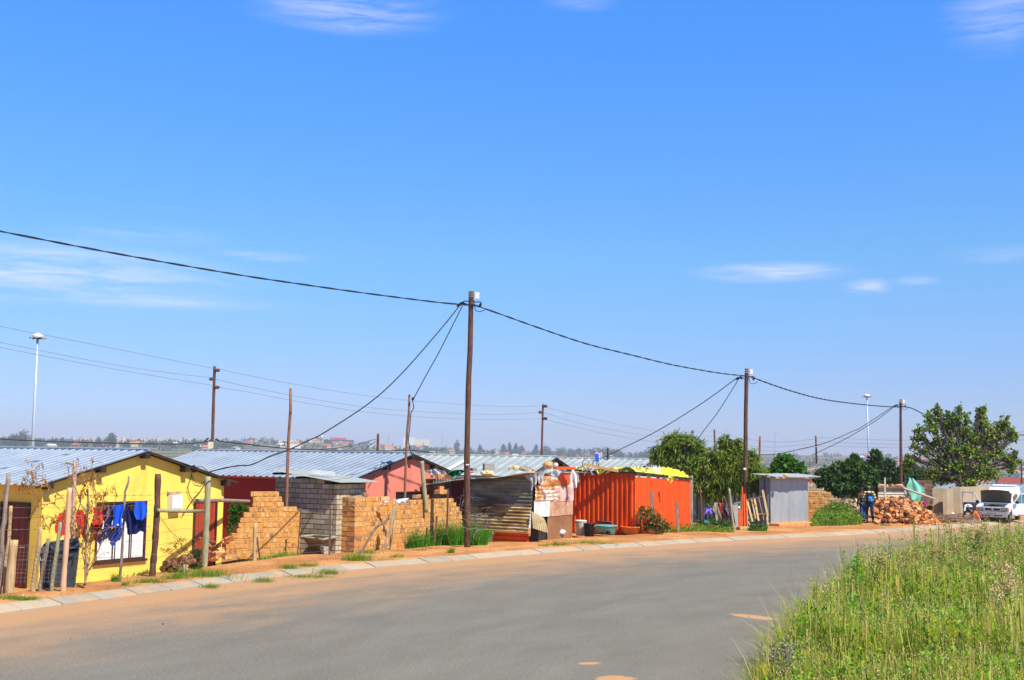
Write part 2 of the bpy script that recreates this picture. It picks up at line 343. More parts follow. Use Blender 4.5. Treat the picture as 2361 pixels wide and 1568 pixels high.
# road
def road_mat():
    m=bpy.data.materials.new('worn grey asphalt with blown sand'); m.use_nodes=True; t=m.node_tree; n=t.nodes; l=t.links; b=n['Principled BSDF']; b.inputs['Roughness'].default_value=.9; b.inputs['Specular IOR Level'].default_value=.2
    g=n.new('ShaderNodeNewGeometry'); uv=n.new('ShaderNodeUVMap'); sp=n.new('ShaderNodeSeparateXYZ'); l.new(uv.outputs[0],sp.inputs[0])
    def noise(s,d=8,r=.62,v=None):
        q=n.new('ShaderNodeTexNoise'); q.inputs['Scale'].default_value=s; q.inputs['Detail'].default_value=d; q.inputs['Roughness'].default_value=r; l.new(v or g.outputs['Position'],q.inputs[0]); return q.outputs[0]
    def ramp(src,*st):
        r=n.new('ShaderNodeValToRGB'); e=r.color_ramp.elements
        while len(e)<len(st): e.new(.5)
        for i,(p,c) in enumerate(st): e[i].position=p; e[i].color=c4(c)
        l.new(src,r.inputs[0]); return r.outputs[0]
    def math_(op,a,b_,c=None):
        q=n.new('ShaderNodeMath'); q.operation=op
        for i,v in enumerate((a,b_,c)):
            if v is None: continue
            if isinstance(v,(int,float)): q.inputs[i].default_value=v
            else: l.new(v,q.inputs[i])
        return q.outputs[0]
    def mapr(src,a,b_,c=0,d=1):
        q=n.new('ShaderNodeMapRange'); q.interpolation_type='SMOOTHSTEP'; q.inputs[1].default_value=a; q.inputs[2].default_value=b_; q.inputs[3].default_value=c; q.inputs[4].default_value=d; l.new(src,q.inputs[0]); return q.outputs[0]
    mp=n.new('ShaderNodeMapping'); mp.inputs['Scale'].default_value=(.4,.12,1); l.new(uv.outputs[0],mp.inputs[0])
    base=ramp(noise(3,6,.6,mp.outputs[0]),(.3,(.126,.121,.104)),(.5,(.172,.165,.143)),(.7,(.215,.206,.178)))
    grit=ramp(noise(20,5,.95),(.36,(.05,.047,.04)),(.45,(.17,.158,.13)),(.56,(.23,.212,.17)),(.66,(.62,.46,.28)))
    x=n.new('ShaderNodeMix'); x.data_type='RGBA'; x.inputs['Factor'].default_value=.5; l.new(base,x.inputs['A']); l.new(grit,x.inputs['B'])
    # sand: thick beside the kerb, thinning over the first metres, streaked along the road
    mp2=n.new('ShaderNodeMapping'); mp2.inputs['Scale'].default_value=(.7,.27,1); l.new(uv.outputs[0],mp2.inputs[0])
    d=sp.outputs[0]; st=noise(1.5,8,.65,mp2.outputs[0]); fine=noise(30,4,.75)
    near=mapr(d,.05,1.7,1,0); wide=mapr(d,.6,9.0,.80,0)
    f=math_('ADD',math_('MULTIPLY',near,.95),wide); f=math_('ADD',f,math_('MULTIPLY_ADD',st,1.15,-.90)); f=math_('ADD',f,math_('MULTIPLY_ADD',fine,1.5,-.78))
    f=mapr(f,-.10,.75,0,.80)
    for (ax0,ay0,ax1,ay1,wd_) in ((1683,1415,1795,1430,.16),(1870,1361,1912,1367,.14),(1372,1562,1465,1572,.22),(1893,1373,1918,1377,.14),(1330,1531,1385,1528,.07)):
        a_=G(ax0,ay0); e_=G(ax1,ay1); c_=(a_+e_)/2; L_=(e_-a_).length/2; vm=n.new('ShaderNodeVectorMath'); vm.operation='SUBTRACT'; vm.inputs[1].default_value=c_; l.new(g.outputs['Position'],vm.inputs[0])
        vr=n.new('ShaderNodeVectorRotate'); vr.rotation_type='Z_AXIS'; vr.inputs['Angle'].default_value=-math.atan2(e_.y-a_.y,e_.x-a_.x); l.new(vm.outputs[0],vr.inputs['Vector'])
        vs_=n.new('ShaderNodeVectorMath'); vs_.operation='MULTIPLY'; vs_.inputs[1].default_value=(1/L_,1/wd_/1.6,1); l.new(vr.outputs[0],vs_.inputs[0]); vl=n.new('ShaderNodeVectorMath'); vl.operation='LENGTH'; l.new(vs_.outputs[0],vl.inputs[0])
        q=math_('ADD',vl.outputs[1],math_('MULTIPLY_ADD',noise(7,6,.75),1.3,-.65)); f=math_('MAXIMUM',f,mapr(q,1.05,.72,0,.95))
    y=n.new('ShaderNodeMix'); y.data_type='RGBA'; l.new(f,y.inputs['Factor']); l.new(x.outputs['Result'],y.inputs['A']); y.inputs['B'].default_value=(.52,.29,.14,1)
    l.new(y.outputs['Result'],b.inputs['Base Color'])
    bp=n.new('ShaderNodeBump'); bp.inputs['Strength'].default_value=.5; bp.inputs['Distance'].default_value=.012; l.new(noise(60,4,.8),bp.inputs['Height']); l.new(bp.outputs[0],b.inputs['Normal'])
    return m
def knorm(i):
    a=K1[max(0,i-1)]; b=K1[min(len(K1)-1,i+1)]; t=(b-a).normalized(); return t,Vector((-t.y,t.x,0))
cols=[0,.25,.5,1,2,3,4.5,6,8,10,12.5,15,18,21]; vs=[];uvs=[]
for i in range(0,len(K1),2):
    t,nn=knorm(i)
    for c in cols: p=K1[i]-nn*(c+.0); vs.append((p.x,p.y,0)); uvs.append((c,i*.5))
nr=len(vs)//len(cols); fs=[]
for i in range(nr-1):
    for j in range(len(cols)-1): a=i*len(cols)+j; fs.append((a,a+1,a+1+len(cols),a+len(cols)))
me=bpy.data.meshes.new('road'); me.from_pydata(vs,[],fs); ul=me.uv_layers.new(name='UVMap')
for lp in me.loops: ul.data[lp.index].uv=uvs[lp.vertex_index]
me.materials.append(road_mat()); ro=bpy.data.objects.new('road',me); COL.objects.link(ro); tag(ro,kind='structure',label='worn grey asphalt road curving away to the right')
# kerb stones
M_kerb=mat('pale kerb concrete',[(.29,.26,.205),(.37,.33,.26),(.44,.37,.28)],mode='island',rough=.9,scale=3,bump=.25,bscale=40,second=((.50,.31,.16),2.2,.45,.66,(1,1,1)))
kb=MB(); i=0; step=.5
while i<len(K1)-4:
    L=2+(0 if i%4 else 0); a=K1[i]; b=K1[i+L]; t=(b-a).normalized(); nn=Vector((-t.y,t.x,0)); gp=.009; a=a+t*gp; b=b-t*gp; j=random.uniform(-.012,.012); jz=random.uniform(-.008,.008)
    prof=[(0,-.1),(0,.02),(.04,.035),(.34,.105),(.46,.115),(.46,-.1)]
    q=[]
    for p in (a,b): q+=[Vector((p.x,p.y,0))+nn*(c+j)+Vector((0,0,h+jz)) for c,h in prof]
    k=len(prof); kb.add(q,[(m_,m_+1,k+m_+1,k+m_) for m_ in range(k-1)]+[tuple(range(k))[::-1],tuple(range(k,2*k))])
    i+=L
kb.build('kerb',M_kerb,kind='structure',label='row of pale concrete kerb slabs edging the road')
M_sand=mat('loose orange sand',[(.50,.24,.09),(.66,.36,.16)],rough=.95,scale=9)
def patch(pts,z=.005,n=26):
    b=MB(); c=Vector((0,0,0)); q=[G(x,y,z) for x,y in pts]
    for p in q: c+=p/len(q)
    rim=[]; m_=len(q)
    for i in range(n):
        u=i/n*m_; a=q[int(u)%m_]; e=q[(int(u)+1)%m_]; p=a.lerp(e,u%1); rim.append(c+(p-c)*random.uniform(.8,1.08))
    b.add([c]+rim,[(0,1+i,1+(i+1)%n) for i in range(n)]); b.build('sand_patch',M_sand,kind='structure')
# gravel and crumbs scattered on the verge and road edge
rgp=np.random.RandomState(9); npb=2600; ii=rgp.randint(10,len(K1)-60,npb); off_=np.where(rgp.rand(npb)<.62,rgp.uniform(.5,6,npb),-rgp.exponential(1.6,npb)); VS=[];FS=[]
pp_=[K1[int(i_)]+knorm(int(i_))[1]*float(o_) for i_,o_ in zip(ii,off_)]; zz_=gz(np.array([p.x for p in pp_]),np.array([p.y for p in pp_]))
for k in range(npb):
    t_,nn_=knorm(int(ii[k])); p_=pp_[k]; s_=float(rgp.lognormal(-4.2,.5))*(1 if off_[k]>0 else .6); z_=float(zz_[k]) if off_[k]>0 else 0.0
    o_=rgp.uniform(-.35,.35,(6,3))*s_; b0=len(VS)*1; c=[(s_,0,0),(-s_,0,0),(0,s_,0),(0,-s_,0),(0,0,s_*.7),(0,0,-s_*.4)]
    VS+=[(p_.x+c[q][0]+o_[q][0],p_.y+c[q][1]+o_[q][1],z_+s_*.3+c[q][2]+o_[q][2]) for q in range(6)]; FS+=[(b0+a,b0+b_,b0+d_) for a,b_,d_ in ((0,2,4),(2,1,4),(1,3,4),(3,0,4),(2,0,5),(1,2,5),(3,1,5),(0,3,5))]
npmesh('gravel',np.array(VS),np.array(FS),mat('gravel stones',[(.10,.05,.03),(.34,.17,.08),(.58,.36,.18),(.70,.62,.50)],mode='island',rough=.95,scale=3),label='gravel and crumbs scattered along the verge and kerb',cat='gravel',kind='stuff',origin=(0,30,0))
# ================================================================ far country
def at(x,Y,dz=0):
    X=(x-CX)/F*Y; return Vector((X,Y,gz1(X,Y)+dz))
def leaves(cs,n,size,asp=.5,droop=.3,spread=.35,rng=NP,cl=14,flat=1.0,fold=0):
    """cs [(centre, radii)], n leaves in all -> diamond quads arranged on twig clusters"""
    vol=np.array([r[0]*r[1]*r[2] for c,r in cs])**.67; vol/=vol.sum(); VS=[]
    for (c,r),w_ in zip(cs,vol):
        k=max(8,int(n*w_)); nc=max(3,k//cl)
        d=rng.normal(size=(nc,3)); d/=np.linalg.norm(d,axis=1)[:,None]; rad=rng.uniform(.25,1,size=(nc,1))**.45*(1+.22*rng.normal(size=(nc,1))*.6)
        ctr=d*rad; ax=d+rng.normal(size=(nc,3))*.5; ax[:,2]-=droop; ax/=np.linalg.norm(ax,axis=1)[:,None]
        ci=rng.randint(0,nc,k); t=rng.uniform(-1,1,size=(k,1)); tw=min(r)*spread
        pos=ctr[ci]*np.array(r)+ax[ci]*t*tw+rng.normal(size=(k,3))*tw*.28+np.array(c)
        dirn=ax[ci]*.9+rng.normal(size=(k,3))*.6; dirn[:,2]-=droop*.8; dirn/=np.linalg.norm(dirn,axis=1)[:,None]
        nrm=rng.normal(size=(k,3)); nrm[:,2]=np.abs(nrm[:,2])*.8+.5; side=np.cross(dirn,nrm); side/=np.linalg.norm(side,axis=1)[:,None]
        s_=size*rng.uniform(.65,1.35,size=(k,1))
        VS.append(np.stack([pos,pos+dirn*s_*.5+side*s_*asp*.5,pos+dirn*s_,pos+dirn*s_*.5-side*s_*asp*.5],1))
    A=np.concatenate(VS).reshape(-1,3); Q=np.arange(len(A)).reshape(-1,4); return A,Q
def LM(name,cols,tr=.3): return mat(name,cols,mode='island',rough=.6,scale=1.5,spec=.3,trans=tr)
M_leafd=LM('dark green leaves',[(.018,.045,.012),(.035,.085,.02),(.06,.13,.03),(.09,.17,.04)])
M_farleaf=LM('far tree leaves',[(.025,.055,.028),(.04,.08,.038),(.06,.105,.045)],.1)
M_farleaf2=LM('far olive leaves',[(.03,.05,.02),(.05,.075,.03),(.075,.10,.04)],.1)
def tree(name,label,base,trunk,cs,n,size,leafm,group=None,asp=.5,droop=.3,tr=.1,barkm=None,cat='tree',cl=14,spread=.35,limbs=True,twigs=0):
    t=T(name,label,cat,base,group); b=MB(); base=Vector(base); top=Vector(trunk)
    b.tube([base-Vector((0,0,.1)),base.lerp(top,.5)+Vector((tr*.4,tr*.3,0)),top],[tr,tr*.75,tr*.5],7,bump=.08)
    if limbs:
        for c,r in cs:
            c=Vector(c); s0=base.lerp(top,random.uniform(.6,1)); mid=s0.lerp(c,.5)+Vector((random.uniform(-.1,.1),random.uniform(-.1,.1),.1))
            b.tube([s0,mid,c+Vector((0,0,r[2]*.3))],[tr*.45,tr*.3,tr*.12],5)
            for k in range(twigs):
                e=c+Vector((random.uniform(-1,1)*r[0],random.uniform(-1,1)*r[1],random.uniform(-.3,1.05)*r[2])); m2=mid.lerp(e,.5)+Vector((0,0,-.08)); b.tube([mid.lerp(c,random.random()*.6),m2,e],[tr*.16,tr*.11,tr*.06],4)
    b.build('trunk',barkm or M_grey_wood,t,smooth=True)
    A,Q=leaves(cs,n,size,asp,droop,cl=cl,spread=spread); npmesh('crown',A,Q,leafm,parent=t); return t
M_farh=[mat('far house walls %d'%i,[c,tuple(x*.8 for x in c)],rough=.9) for i,c in enumerate([(.62,.36,.22),(.60,.50,.36),(.72,.68,.60)])]
M_farr=[mat('far roof %d'%i,[c,tuple(x*.8 for x in c)],rough=.8) for i,c in enumerate([(.50,.17,.08),(.62,.24,.10),(.34,.30,.28),(.30,.07,.06),(.62,.62,.62)])]
def far_house(wm,rm,W_=9,D_=7,h=2.8,rh=1.8,name='distant_house'):
    t=T(name,None,'house',(0,0,0)); b=MB(); b.box((0,0,h/2-.5),(W_,D_,h+1)); b.build('wall',wm,t)
    b=MB(); ov=.5; a=W_/2+ov; d=D_/2+ov
    b.add([(-a,-d,h-.1),(a,-d,h-.1),(a,d,h-.1),(-a,d,h-.1),(-a*.75,0,h+rh),(a*.75,0,h+rh)],[(0,1,5,4),(2,3,4,5),(1,2,5),(3,0,4),(3,2,1,0)]); b.build('roof',rm,t)
    return t
lab={0:'small orange-roofed house on the hazy settlement slope, ochre walls',1:'small bright terracotta-roofed house far off across the valley',2:'small grey-roofed house far off across the valley',3:'small maroon-roofed house far off across the valley',4:'small white-roofed house far off across the valley'}
pro={}
for k in range(5):
    pro[k]=far_house(M_farh[k%3],M_farr[k]); pro[k]['label']=lab[k]; pro[k]['group']='distant houses across the valley'
rg=random.Random(5); used=set(); cnt=0
zonex=[(0,'above the yellow roof'),(230,'above the yellow gable'),(420,'behind the yellow roof gap'),(560,'beyond the red roof, left half'),(760,'beyond the red roof, right half'),(990,'just left of the tallest pole'),(1200,'just right of the tallest pole'),(1420,'beyond the last ribbed roofs'),(1620,'behind the peach trees'),(1780,'left of the slim dark pole'),(1900,'right of the slim dark pole'),(2080,'behind the third pole'),(2230,'behind the big right tree'),(9999,'beyond the van')]
def zone(p):
    x=CX+F*p.x/p.y
    for a,b in zonex:
        if x<=a+90: return b
    return zonex[-1][1]
hkind={0:'small orange-roofed ochre house',1:'terracotta-roofed house',2:'grey-roofed pale house',3:'small maroon-roofed house',4:'small white-roofed house'}
def put_house(k,p,rz,s):
    far='far off' if p.y>1900 else ('in mid valley' if p.y>900 else 'fairly near')
    lab[k]='%s %s, %s'%(hkind[k],far,zone(p)); pro[k]['label']=pro[k]['label'] if k in used else lab[k]
    if k in used: copytree(pro[k],p,rz,lab[k],'distant houses across the valley',(s,s,s))
    else: pro[k].location=p; pro[k].rotation_euler=(0,0,rz); pro[k].scale=(s,s,s); used.add(k)
for i in range(150):
    z=rg.random()
    if z<.34: x=rg.uniform(-60,700); Y=rg.uniform(1500,2250)
    elif z<.6: x=rg.uniform(700,1330); Y=rg.uniform(1700,2500)
    else: x=rg.uniform(1330,2400); Y=rg.uniform(700,2300)
    put_house(rg.choice([0,0,1,1,2,3,4,2]),at(x,Y),rg.uniform(-.8,.8),rg.uniform(.9,1.5))
for i in range(26):
    x=rg.choice([rg.uniform(1790,2080),rg.uniform(2210,2390)]); Y=rg.uniform(190,520); put_house(rg.choice([0,1,2,3,3,2]),at(x,Y),rg.uniform(-.8,.8),rg.uniform(.7,.9))
# tree belts of the far settlement: one mass each
belts=[]
for i in range(1000):
    z=rg.random()
    if z<.3: x=rg.uniform(-60,560); Y=rg.gauss(1750,120)
    elif z<.42: x=rg.uniform(560,1000); Y=rg.uniform(1700,2600)
    elif z<.68: x=rg.uniform(980,1560); Y=rg.uniform(1900,2650)
    else: x=rg.uniform(1500,2420); Y=rg.uniform(750,2400)
    p=at(x,Y); r=rg.uniform(2.5,6)*(.75 if Y<1200 else 1); hgt=r*rg.uniform(.55,.95)
    belts.append(((p.x,p.y,p.z+hgt*.8),(r,r,hgt)))
A,Q=leaves(belts,60000,2.2,.8,0,cl=6,spread=.5); npmesh('distant_trees',A,Q,M_farleaf,label='hazy belts of trees across the far settlement',cat='trees',kind='stuff')
def fartree(x,Y,h,wd,label,m=None,nm='distant_tree',grp=None):
    p=at(x,Y); cs=[((p.x+random.uniform(-.2,.2)*wd,p.y,p.z+h*f),(wd*s,wd*s,h*.2)) for f,s in ((.3,.85),(.5,1),(.68,.85),(.85,.5))]
    return tree(nm,label,p,(p.x,p.y,p.z+h*.7),cs,1500,h*.075,m or M_farleaf,tr=h*.03,asp=.8,cl=6,spread=.5,group=grp,limbs=False)
fartree(1722,420,22,7,'dark dense rounded tree far right of the peach trees, left of its row') if False else None
for (x,Y,h,wd) in [(1801,330,10.5,3.6),(1836,360,11.5,2.4),(1852,350,11,2.2)]:
    fartree(x,Y,h,wd,{1801:'broad dark tree standing just above the leafy light green tree',1836:'narrow dark tree left of a touching pair above the antenna',1852:'dark tree just left of the tall stub pole by the antenna'}[x],M_farleaf)
for i,(x,Y,h,wd) in enumerate([(1057,2400,22,5),(1083,2300,13,8),(1110,2350,16,4),(1165,2350,17,5),(1178,2350,19,3),(1192,2350,19,3.2),(1205,2350,15,6),(1238,2350,17,4),(1262,2300,16,11),(1300,2350,13,10),(1380,2100,15,16),(1400,2100,16,14),(1425,2100,13,15),(1500,2100,15,18),(1535,2100,16,16)]):
    fartree(x,Y,h,wd,['lone bluish skyline tree left of the tallest pole, leftmost','bluish skyline bush just right of the tallest pole','narrow bluish skyline tree, second right of the tallest pole','pointed skyline tree, first of the close pointed row','pointed skyline tree, second of the close pointed row','pointed skyline tree, third of the close pointed row','squat skyline tree ending the close pointed row','slim skyline tree standing alone left of the insulator pole','broad skyline tree just right of the insulator pole','second broad skyline tree right of the insulator pole','wide tree clump left of the dark stub pole','wide tree clump behind the dark stub pole','wide tree clump right of the dark stub pole','wide hazy tree clump left of the peach tree','wide hazy tree clump touching the peach tree outline'][i],M_farleaf,grp='trees on the middle skyline')
for (x,Y,h,wd) in [(35,1500,17,11),(60,1500,21,12),(235,1600,13,6),(262,1600,19,7)]:
    fartree(x,Y,h,wd,{35:'hazy dark tree left of the pale floodlight mast',60:'broad hazy dark tree touching the pale floodlight mast',235:'hazy tree above the middle of the yellow roof',262:'taller hazy tree left of the yellow gable peak'}[x],M_farleaf2,grp='trees beyond the yellow house roof')
# skyline buildings
M_flat=mat('far pale walls',[(.30,.25,.22),(.66,.58,.48),(.72,.64,.52)],rough=.9,scale=.22,stretch=(1,1,.05),contrast=(.42,.52)); M_farw=mat('far white walls',(.82,.80,.76),rough=.8)
M_fargl=mat('far dark windows',(.10,.10,.12),rough=.4)
M_farred=mat('far red panel',(.75,.06,.10),rough=.6); M_farnavy=mat('far navy wall',(.05,.06,.11),rough=.7); M_farblue=mat('far blue roof',(.03,.20,.75),rough=.5)
def block(name,label,cat,x0,x1,yt,Y,wm,rows=4,colsn=6,dep=14,group=None,roofm=None):
    a=P(x0,1000,Y); b=P(x1,1000,Y); zt=P((x0+x1)/2,yt,Y).z; z0=gz1((a.x+b.x)/2,Y)-2; t=T(name,label,cat,((a.x+b.x)/2,Y,z0),group)
    m=MB(); wdt=b.x-a.x; m.box(((a.x+b.x)/2,Y+dep/2,(zt+z0)/2),(wdt,dep,zt-z0)); m.build('wall',wm,t)
    if roofm: m=MB(); m.box(((a.x+b.x)/2,Y+dep/2,zt+.5),(wdt+1,dep+1,1.0)); m.build('roof',roofm,t)
    return t
fl=[(175,191,1008),(194,212,1009.5),(214,238,1008.5),(241,262,1009),(270,292,1008),(294,312,1009),(314,330,1009.5),(337,346,1008.5),(349,372,1009.5),(374,400,1011),(402,420,1012),(422,441,1011)]
for i,(a,b,y) in enumerate(fl): block('apartment_block','pale low apartment block in the row along the left skyline','building',a,b,y,2550,M_flat,3,4,group='apartment blocks on the left skyline')
block('industrial_hall','long white factory hall on the left skyline, widest of the white halls','building',463,592,1016,2540,M_farw,1,9,30,roofm=M_farw)
block('industrial_hall','short white hall with pinkish roof at left end of the factory','building',497,520,1012.5,2538,mat('far pink wall',(.75,.5,.42)),1,0,20)
block('industrial_hall','small raised white block on the long factory roof','building',574,594,1013,2537,M_farw,1,3,20)
block('industrial_hall','white hall just left of the navy and red building','building',650,745,1015,2540,M_farw,1,8,30)
block('stadium_building','dark navy slant-sided building on the left skyline','building',745,812,1014,2545,M_farnavy,1,0,30)
block('stadium_building','bright red box rising above the navy skyline building','building',761,796,1009,2560,M_farred,1,0,20)
block('office_block','white stepped block left of the thin pole on the skyline','building',930,955,1008.5,2560,M_farw,3,4,18)
block('office_block','lower cream block beside the white stepped skyline block','building',955,990,1013,2560,mat('far cream',(.8,.7,.5)),2,5,18)
block('long_shed','white shed seen between the thin pole and the drooping cable','building',675,697,1027,2000,M_farw,1,0,10) if False else None
for (a,b,y,l_) in [(724,753,1028.5,'blue-roofed stall shed, left of three in the valley'),(757,782,1027.5,'blue-roofed stall shed, middle of three in the valley'),(822,848,1028.5,'blue-roofed stall shed, right of three in the valley')]:
    block('market_shed',l_,'shed',a-27,b-27,y,2150,M_farblue,1,0,8)
block('long_shed','white low shed beyond the red house ridge, left of the water tower','building',669,692,1023,1700,M_farw,1,0,8)
block('long_shed','pale school building on the slope right of the water tower','building',845,880,1026,2150,M_farw,1,5,8)
block('long_shed','long pale wall building far right of the short pole','building',925,955,1029,2200,M_flat,1,5,8)
block('tower_block','small brown concrete tower just above the red house ridge','building',950,958,1032,2400,M_flat,3,0,8)
# water tower
wt=at(741.5,2500); t=T('water_tower','hazy mushroom-shaped concrete water tower on the skyline','tower',wt); zt=P(741.5,1003,2500).z; zb=wt.z-3
m=MB(); hh=zt-zb; hb=P(741.5,1012,2500).z
m.lathe((wt.x,wt.y,0),[(6.2,hb-1.5),(8.6,hb+2),(9,zt-3),(8.2,zt-1.5),(4,zt)],20); m.build('tank',M_flat,t,smooth=False)
for k in range(6):
    a=k*math.pi/3; m=MB(); m.tube([(wt.x+6.5*math.cos(a),wt.y+6.5*math.sin(a),zb),(wt.x+5.4*math.cos(a),wt.y+5.4*math.sin(a),hb)],[1.0,.9],6); m.build('leg',M_flat,t)
m=MB(); m.tube([(wt.x,wt.y,zb),(wt.x,wt.y,hb)],1.7,8); m.build('shaft',M_flat,t)
M_mastred=mat('red and white mast paint',[(.6,.5,.5),(.62,.25,.22)],rough=.6,scale=.1)
for (x,y,l_) in [(898,993,'red and white radio mast right of the double-arm pole'),(1023,996,'thin red and white radio mast beside the white skyline block')]:
    p=at(x if x<900 else 1022,2580); tt=P(x if x<900 else 1022,y,2580); m=MB()
    for q in ((-1,-1),(1,-1),(0,1)): m.tube([(p.x+q[0],p.y+q[1],p.z),(tt.x,tt.y,tt.z)],.35,4)
    for k in range(9): f=k/9; m.tube([(p.x-1+f,p.y-1+f,p.z+(tt.z-p.z)*f),(p.x+1-f,p.y-1+f,p.z+(tt.z-p.z)*(f+.08))],.2,3)
    m.build('radio_mast',M_mastred,label=l_,cat='mast')
M_mast=mat('pale blue-grey mast steel',[(.42,.50,.58),(.5,.58,.66)],rough=.5,metal=.3)
def highmast(x,yt,yb,xb,Y,label,hr):
    top=P(x,yt,Y); bs=P(xb,yb,Y); bs.z=gz1(bs.x,bs.y)-.5; d=(bs-top); t=T('high_mast_light',label,'light mast',(bs.x,bs.y,bs.z))
    bs2=P(xb,yb,Y); e=top+(bs2-top)*((top.z-bs.z)/(top.z-bs2.z))
    m=MB(); m.tube([e,e.lerp(top,.5),top],[hr*.24,hr*.18,hr*.12],10); m.build('mast',M_mast,t,smooth=True)
    m=MB(); m.lathe(top,[(hr*.15,-hr*.15),(hr*.62,-hr*.12),(hr*.66,hr*.1),(hr*.5,hr*.25),(hr*.2,hr*.4)],20); m.build('head_ring',M_white,t)
    m=MB(); m.lathe(top,[(hr*.3,-hr*.3),(hr*.58,-hr*.26),(hr*.58,-hr*.14)],20); m.build('underside',M_black,t)
    for k in range(8):
        a=k*math.pi/4+.2; c=top+Vector((math.cos(a)*hr*.82,math.sin(a)*hr*.82,-hr*.16)); m=MB(); m.box(c,(hr*.34,hr*.26,hr*.14),(0,R(14),a)); m.tube([top+Vector((math.cos(a)*hr*.5,math.sin(a)*hr*.5,-hr*.12)),c],hr*.03,4); m.build('floodlight',M_conc,t)
    m=MB(); m.tube([top+Vector((0,0,hr*.3)),top+Vector((0,0,hr*1.55))],[hr*.03,hr*.012],4); m.build('lightning_rod',M_mast,t)
highmast(87,776,1034,75,190,'tall pale blue floodlight mast rising behind the yellow house',1.9*.72)
highmast(1998.5,913,1072,2003.5,330,'slim pale floodlight mast seen behind the right bushes',1.35)
for (x,y,Y,l_) in [(1787,998,330,'thin red streetlight column beyond the grey shack'),(371,1022,700,'thin streetlight column left of the yellow gable peak, shorter'),(416,1013,600,'thin streetlight with small double head above the yellow roof')]:
    p=at(x if x!=371 else 365,Y); q=P(x if x!=371 else 365,y,Y); m=MB(); m.tube([p,q],[.12,.07],5); m.box(q+Vector((.5,0,0)),(1.3,.25,.12)); m.build('street_lamp',M_mastred if x==1787 else M_mast,label=l_,cat='street lamp')
# ================================================================ houses
u1=Vector((.525,.851,0)); w1=Vector((-.851,.525,0)); n1=Vector((.851,-.525,0)); n2=-u1
Zv=Vector((0,0,1))
def wallmat(nm,c): return mat(nm,[tuple(x*.86 for x in c),c,tuple(min(1,x*1.06) for x in c)],rough=.9,scale=1.3,bump=.15,bscale=60,second=(tuple(x*.62 for x in c),1.3,.56,.80,(1,1,.4)))
M_frame=mat('brown steel frame',(.055,.018,.012),rough=.5); M_glass=mat('dark window glass',(.02,.025,.03),rough=.08,spec=.8)
M_curt=mat('white net curtain',[(.70,.70,.68),(.84,.84,.82)],rough=.9,scale=2,stretch=(5,5,.2))
M_door=mat('varnished red door',[(.20,.022,.008),(.34,.045,.012),(.42,.07,.02)],rough=.45,scale=5,stretch=(6,6,.3))
def house(name,label,L,u,wdir,W,length,ez,rz,wm,rm,pitch=.3,zb=-.3,ov=.35,og=.25,gable=None,beams=4):
    """L: roof corner nearest the camera on the left; u along the gable, wdir along the ridge"""
    L=Vector((L[0],L[1],0)); u=Vector(u).normalized(); wd=Vector(wdir).normalized(); n=-wd; t=T(name,label,'house',(L.x,L.y,zb))
    C=L+wd*og+u*ov; Wi=W-2*ov; Li=length-2*og; half=W/2; sl=(rz-ez)/half
    hz_=lambda d: ez+sl*d-.06       # underside height at distance d from eave
    m=MB(); th=.0
    a=C; b=C+u*Wi; pk=C+u*(Wi/2); zc=hz_(ov); zp=hz_(half)
    q=[Vector((p.x,p.y,z)) for p,z in ((a,zb-.2),(b,zb-.2),(b,zc),(pk,zp),(a,zc))]; q2=[p+wd*Li for p in q]
    m.add(q+q2,[(0,1,2,3,4),(9,8,7,6,5),(1,6,7,2),(5,0,4,9)]); m.build('wall',gable or wm,t)
    for side in (0,1):
        m=MB(); sv=(u*half+Zv*(rz-ez)).normalized() if side==0 else (-u*half+Zv*(rz-ez)).normalized(); sl_=math.hypot(half,rz-ez)
        O=Vector((L.x,L.y,ez)) if side==0 else Vector((L.x,L.y,ez))+u*W
        nn=Zv-sv*sv.z; nn.normalize()
        m.sheet(O,wd,sv,length,sl_+.04,pitch,.032,'ibr',nv=1,nrm=nn); m.build('roof_slope',rm,t)
    m=MB(); m.tube([Vector((L.x,L.y,rz+.03))+u*half-wd*.01,Vector((L.x,L.y,rz+.03))+u*half+wd*length],.045,6); m.build('ridge_cap',rm,t)
    # fascia edge of the verge
    m=MB()
    for s_,e_ in ((0,half),(W,half)):
        p=Vector((L.x,L.y,ez))+u*s_+wd*.03; p2=Vector((L.x,L.y,rz))+u*e_+wd*.03; m.fbox(p-Zv*.035,p2-p,wd*.05,-Zv*.03)
    m.build('verge_trim',M_dark,t)
    for k in range(beams):
        d=W*(.075 + .85*k/(beams-1)) if beams>1 else half; 
        if beams==5: d=[.06,.29,.5,.71,.94][k]*W
        hh=ez+sl*min(d,W-d)-.10; c=Vector((L.x,L.y,hh-.05))+u*d+wd*(og*.5+.02); m=MB(); m.fbox(c-u*.08-wd*og*.5-Zv*.05,u*.16,wd*og,Zv*.155); m.build('purlin_end',M_dark,t)
    return t,C
def on(C,dirn,n,t0,t1,z0,z1,off,dep):   # a box proud of a wall
    return (C+dirn*t0+n*off+Zv*z0, dirn*(t1-t0), n*dep, Zv*(z1-z0))
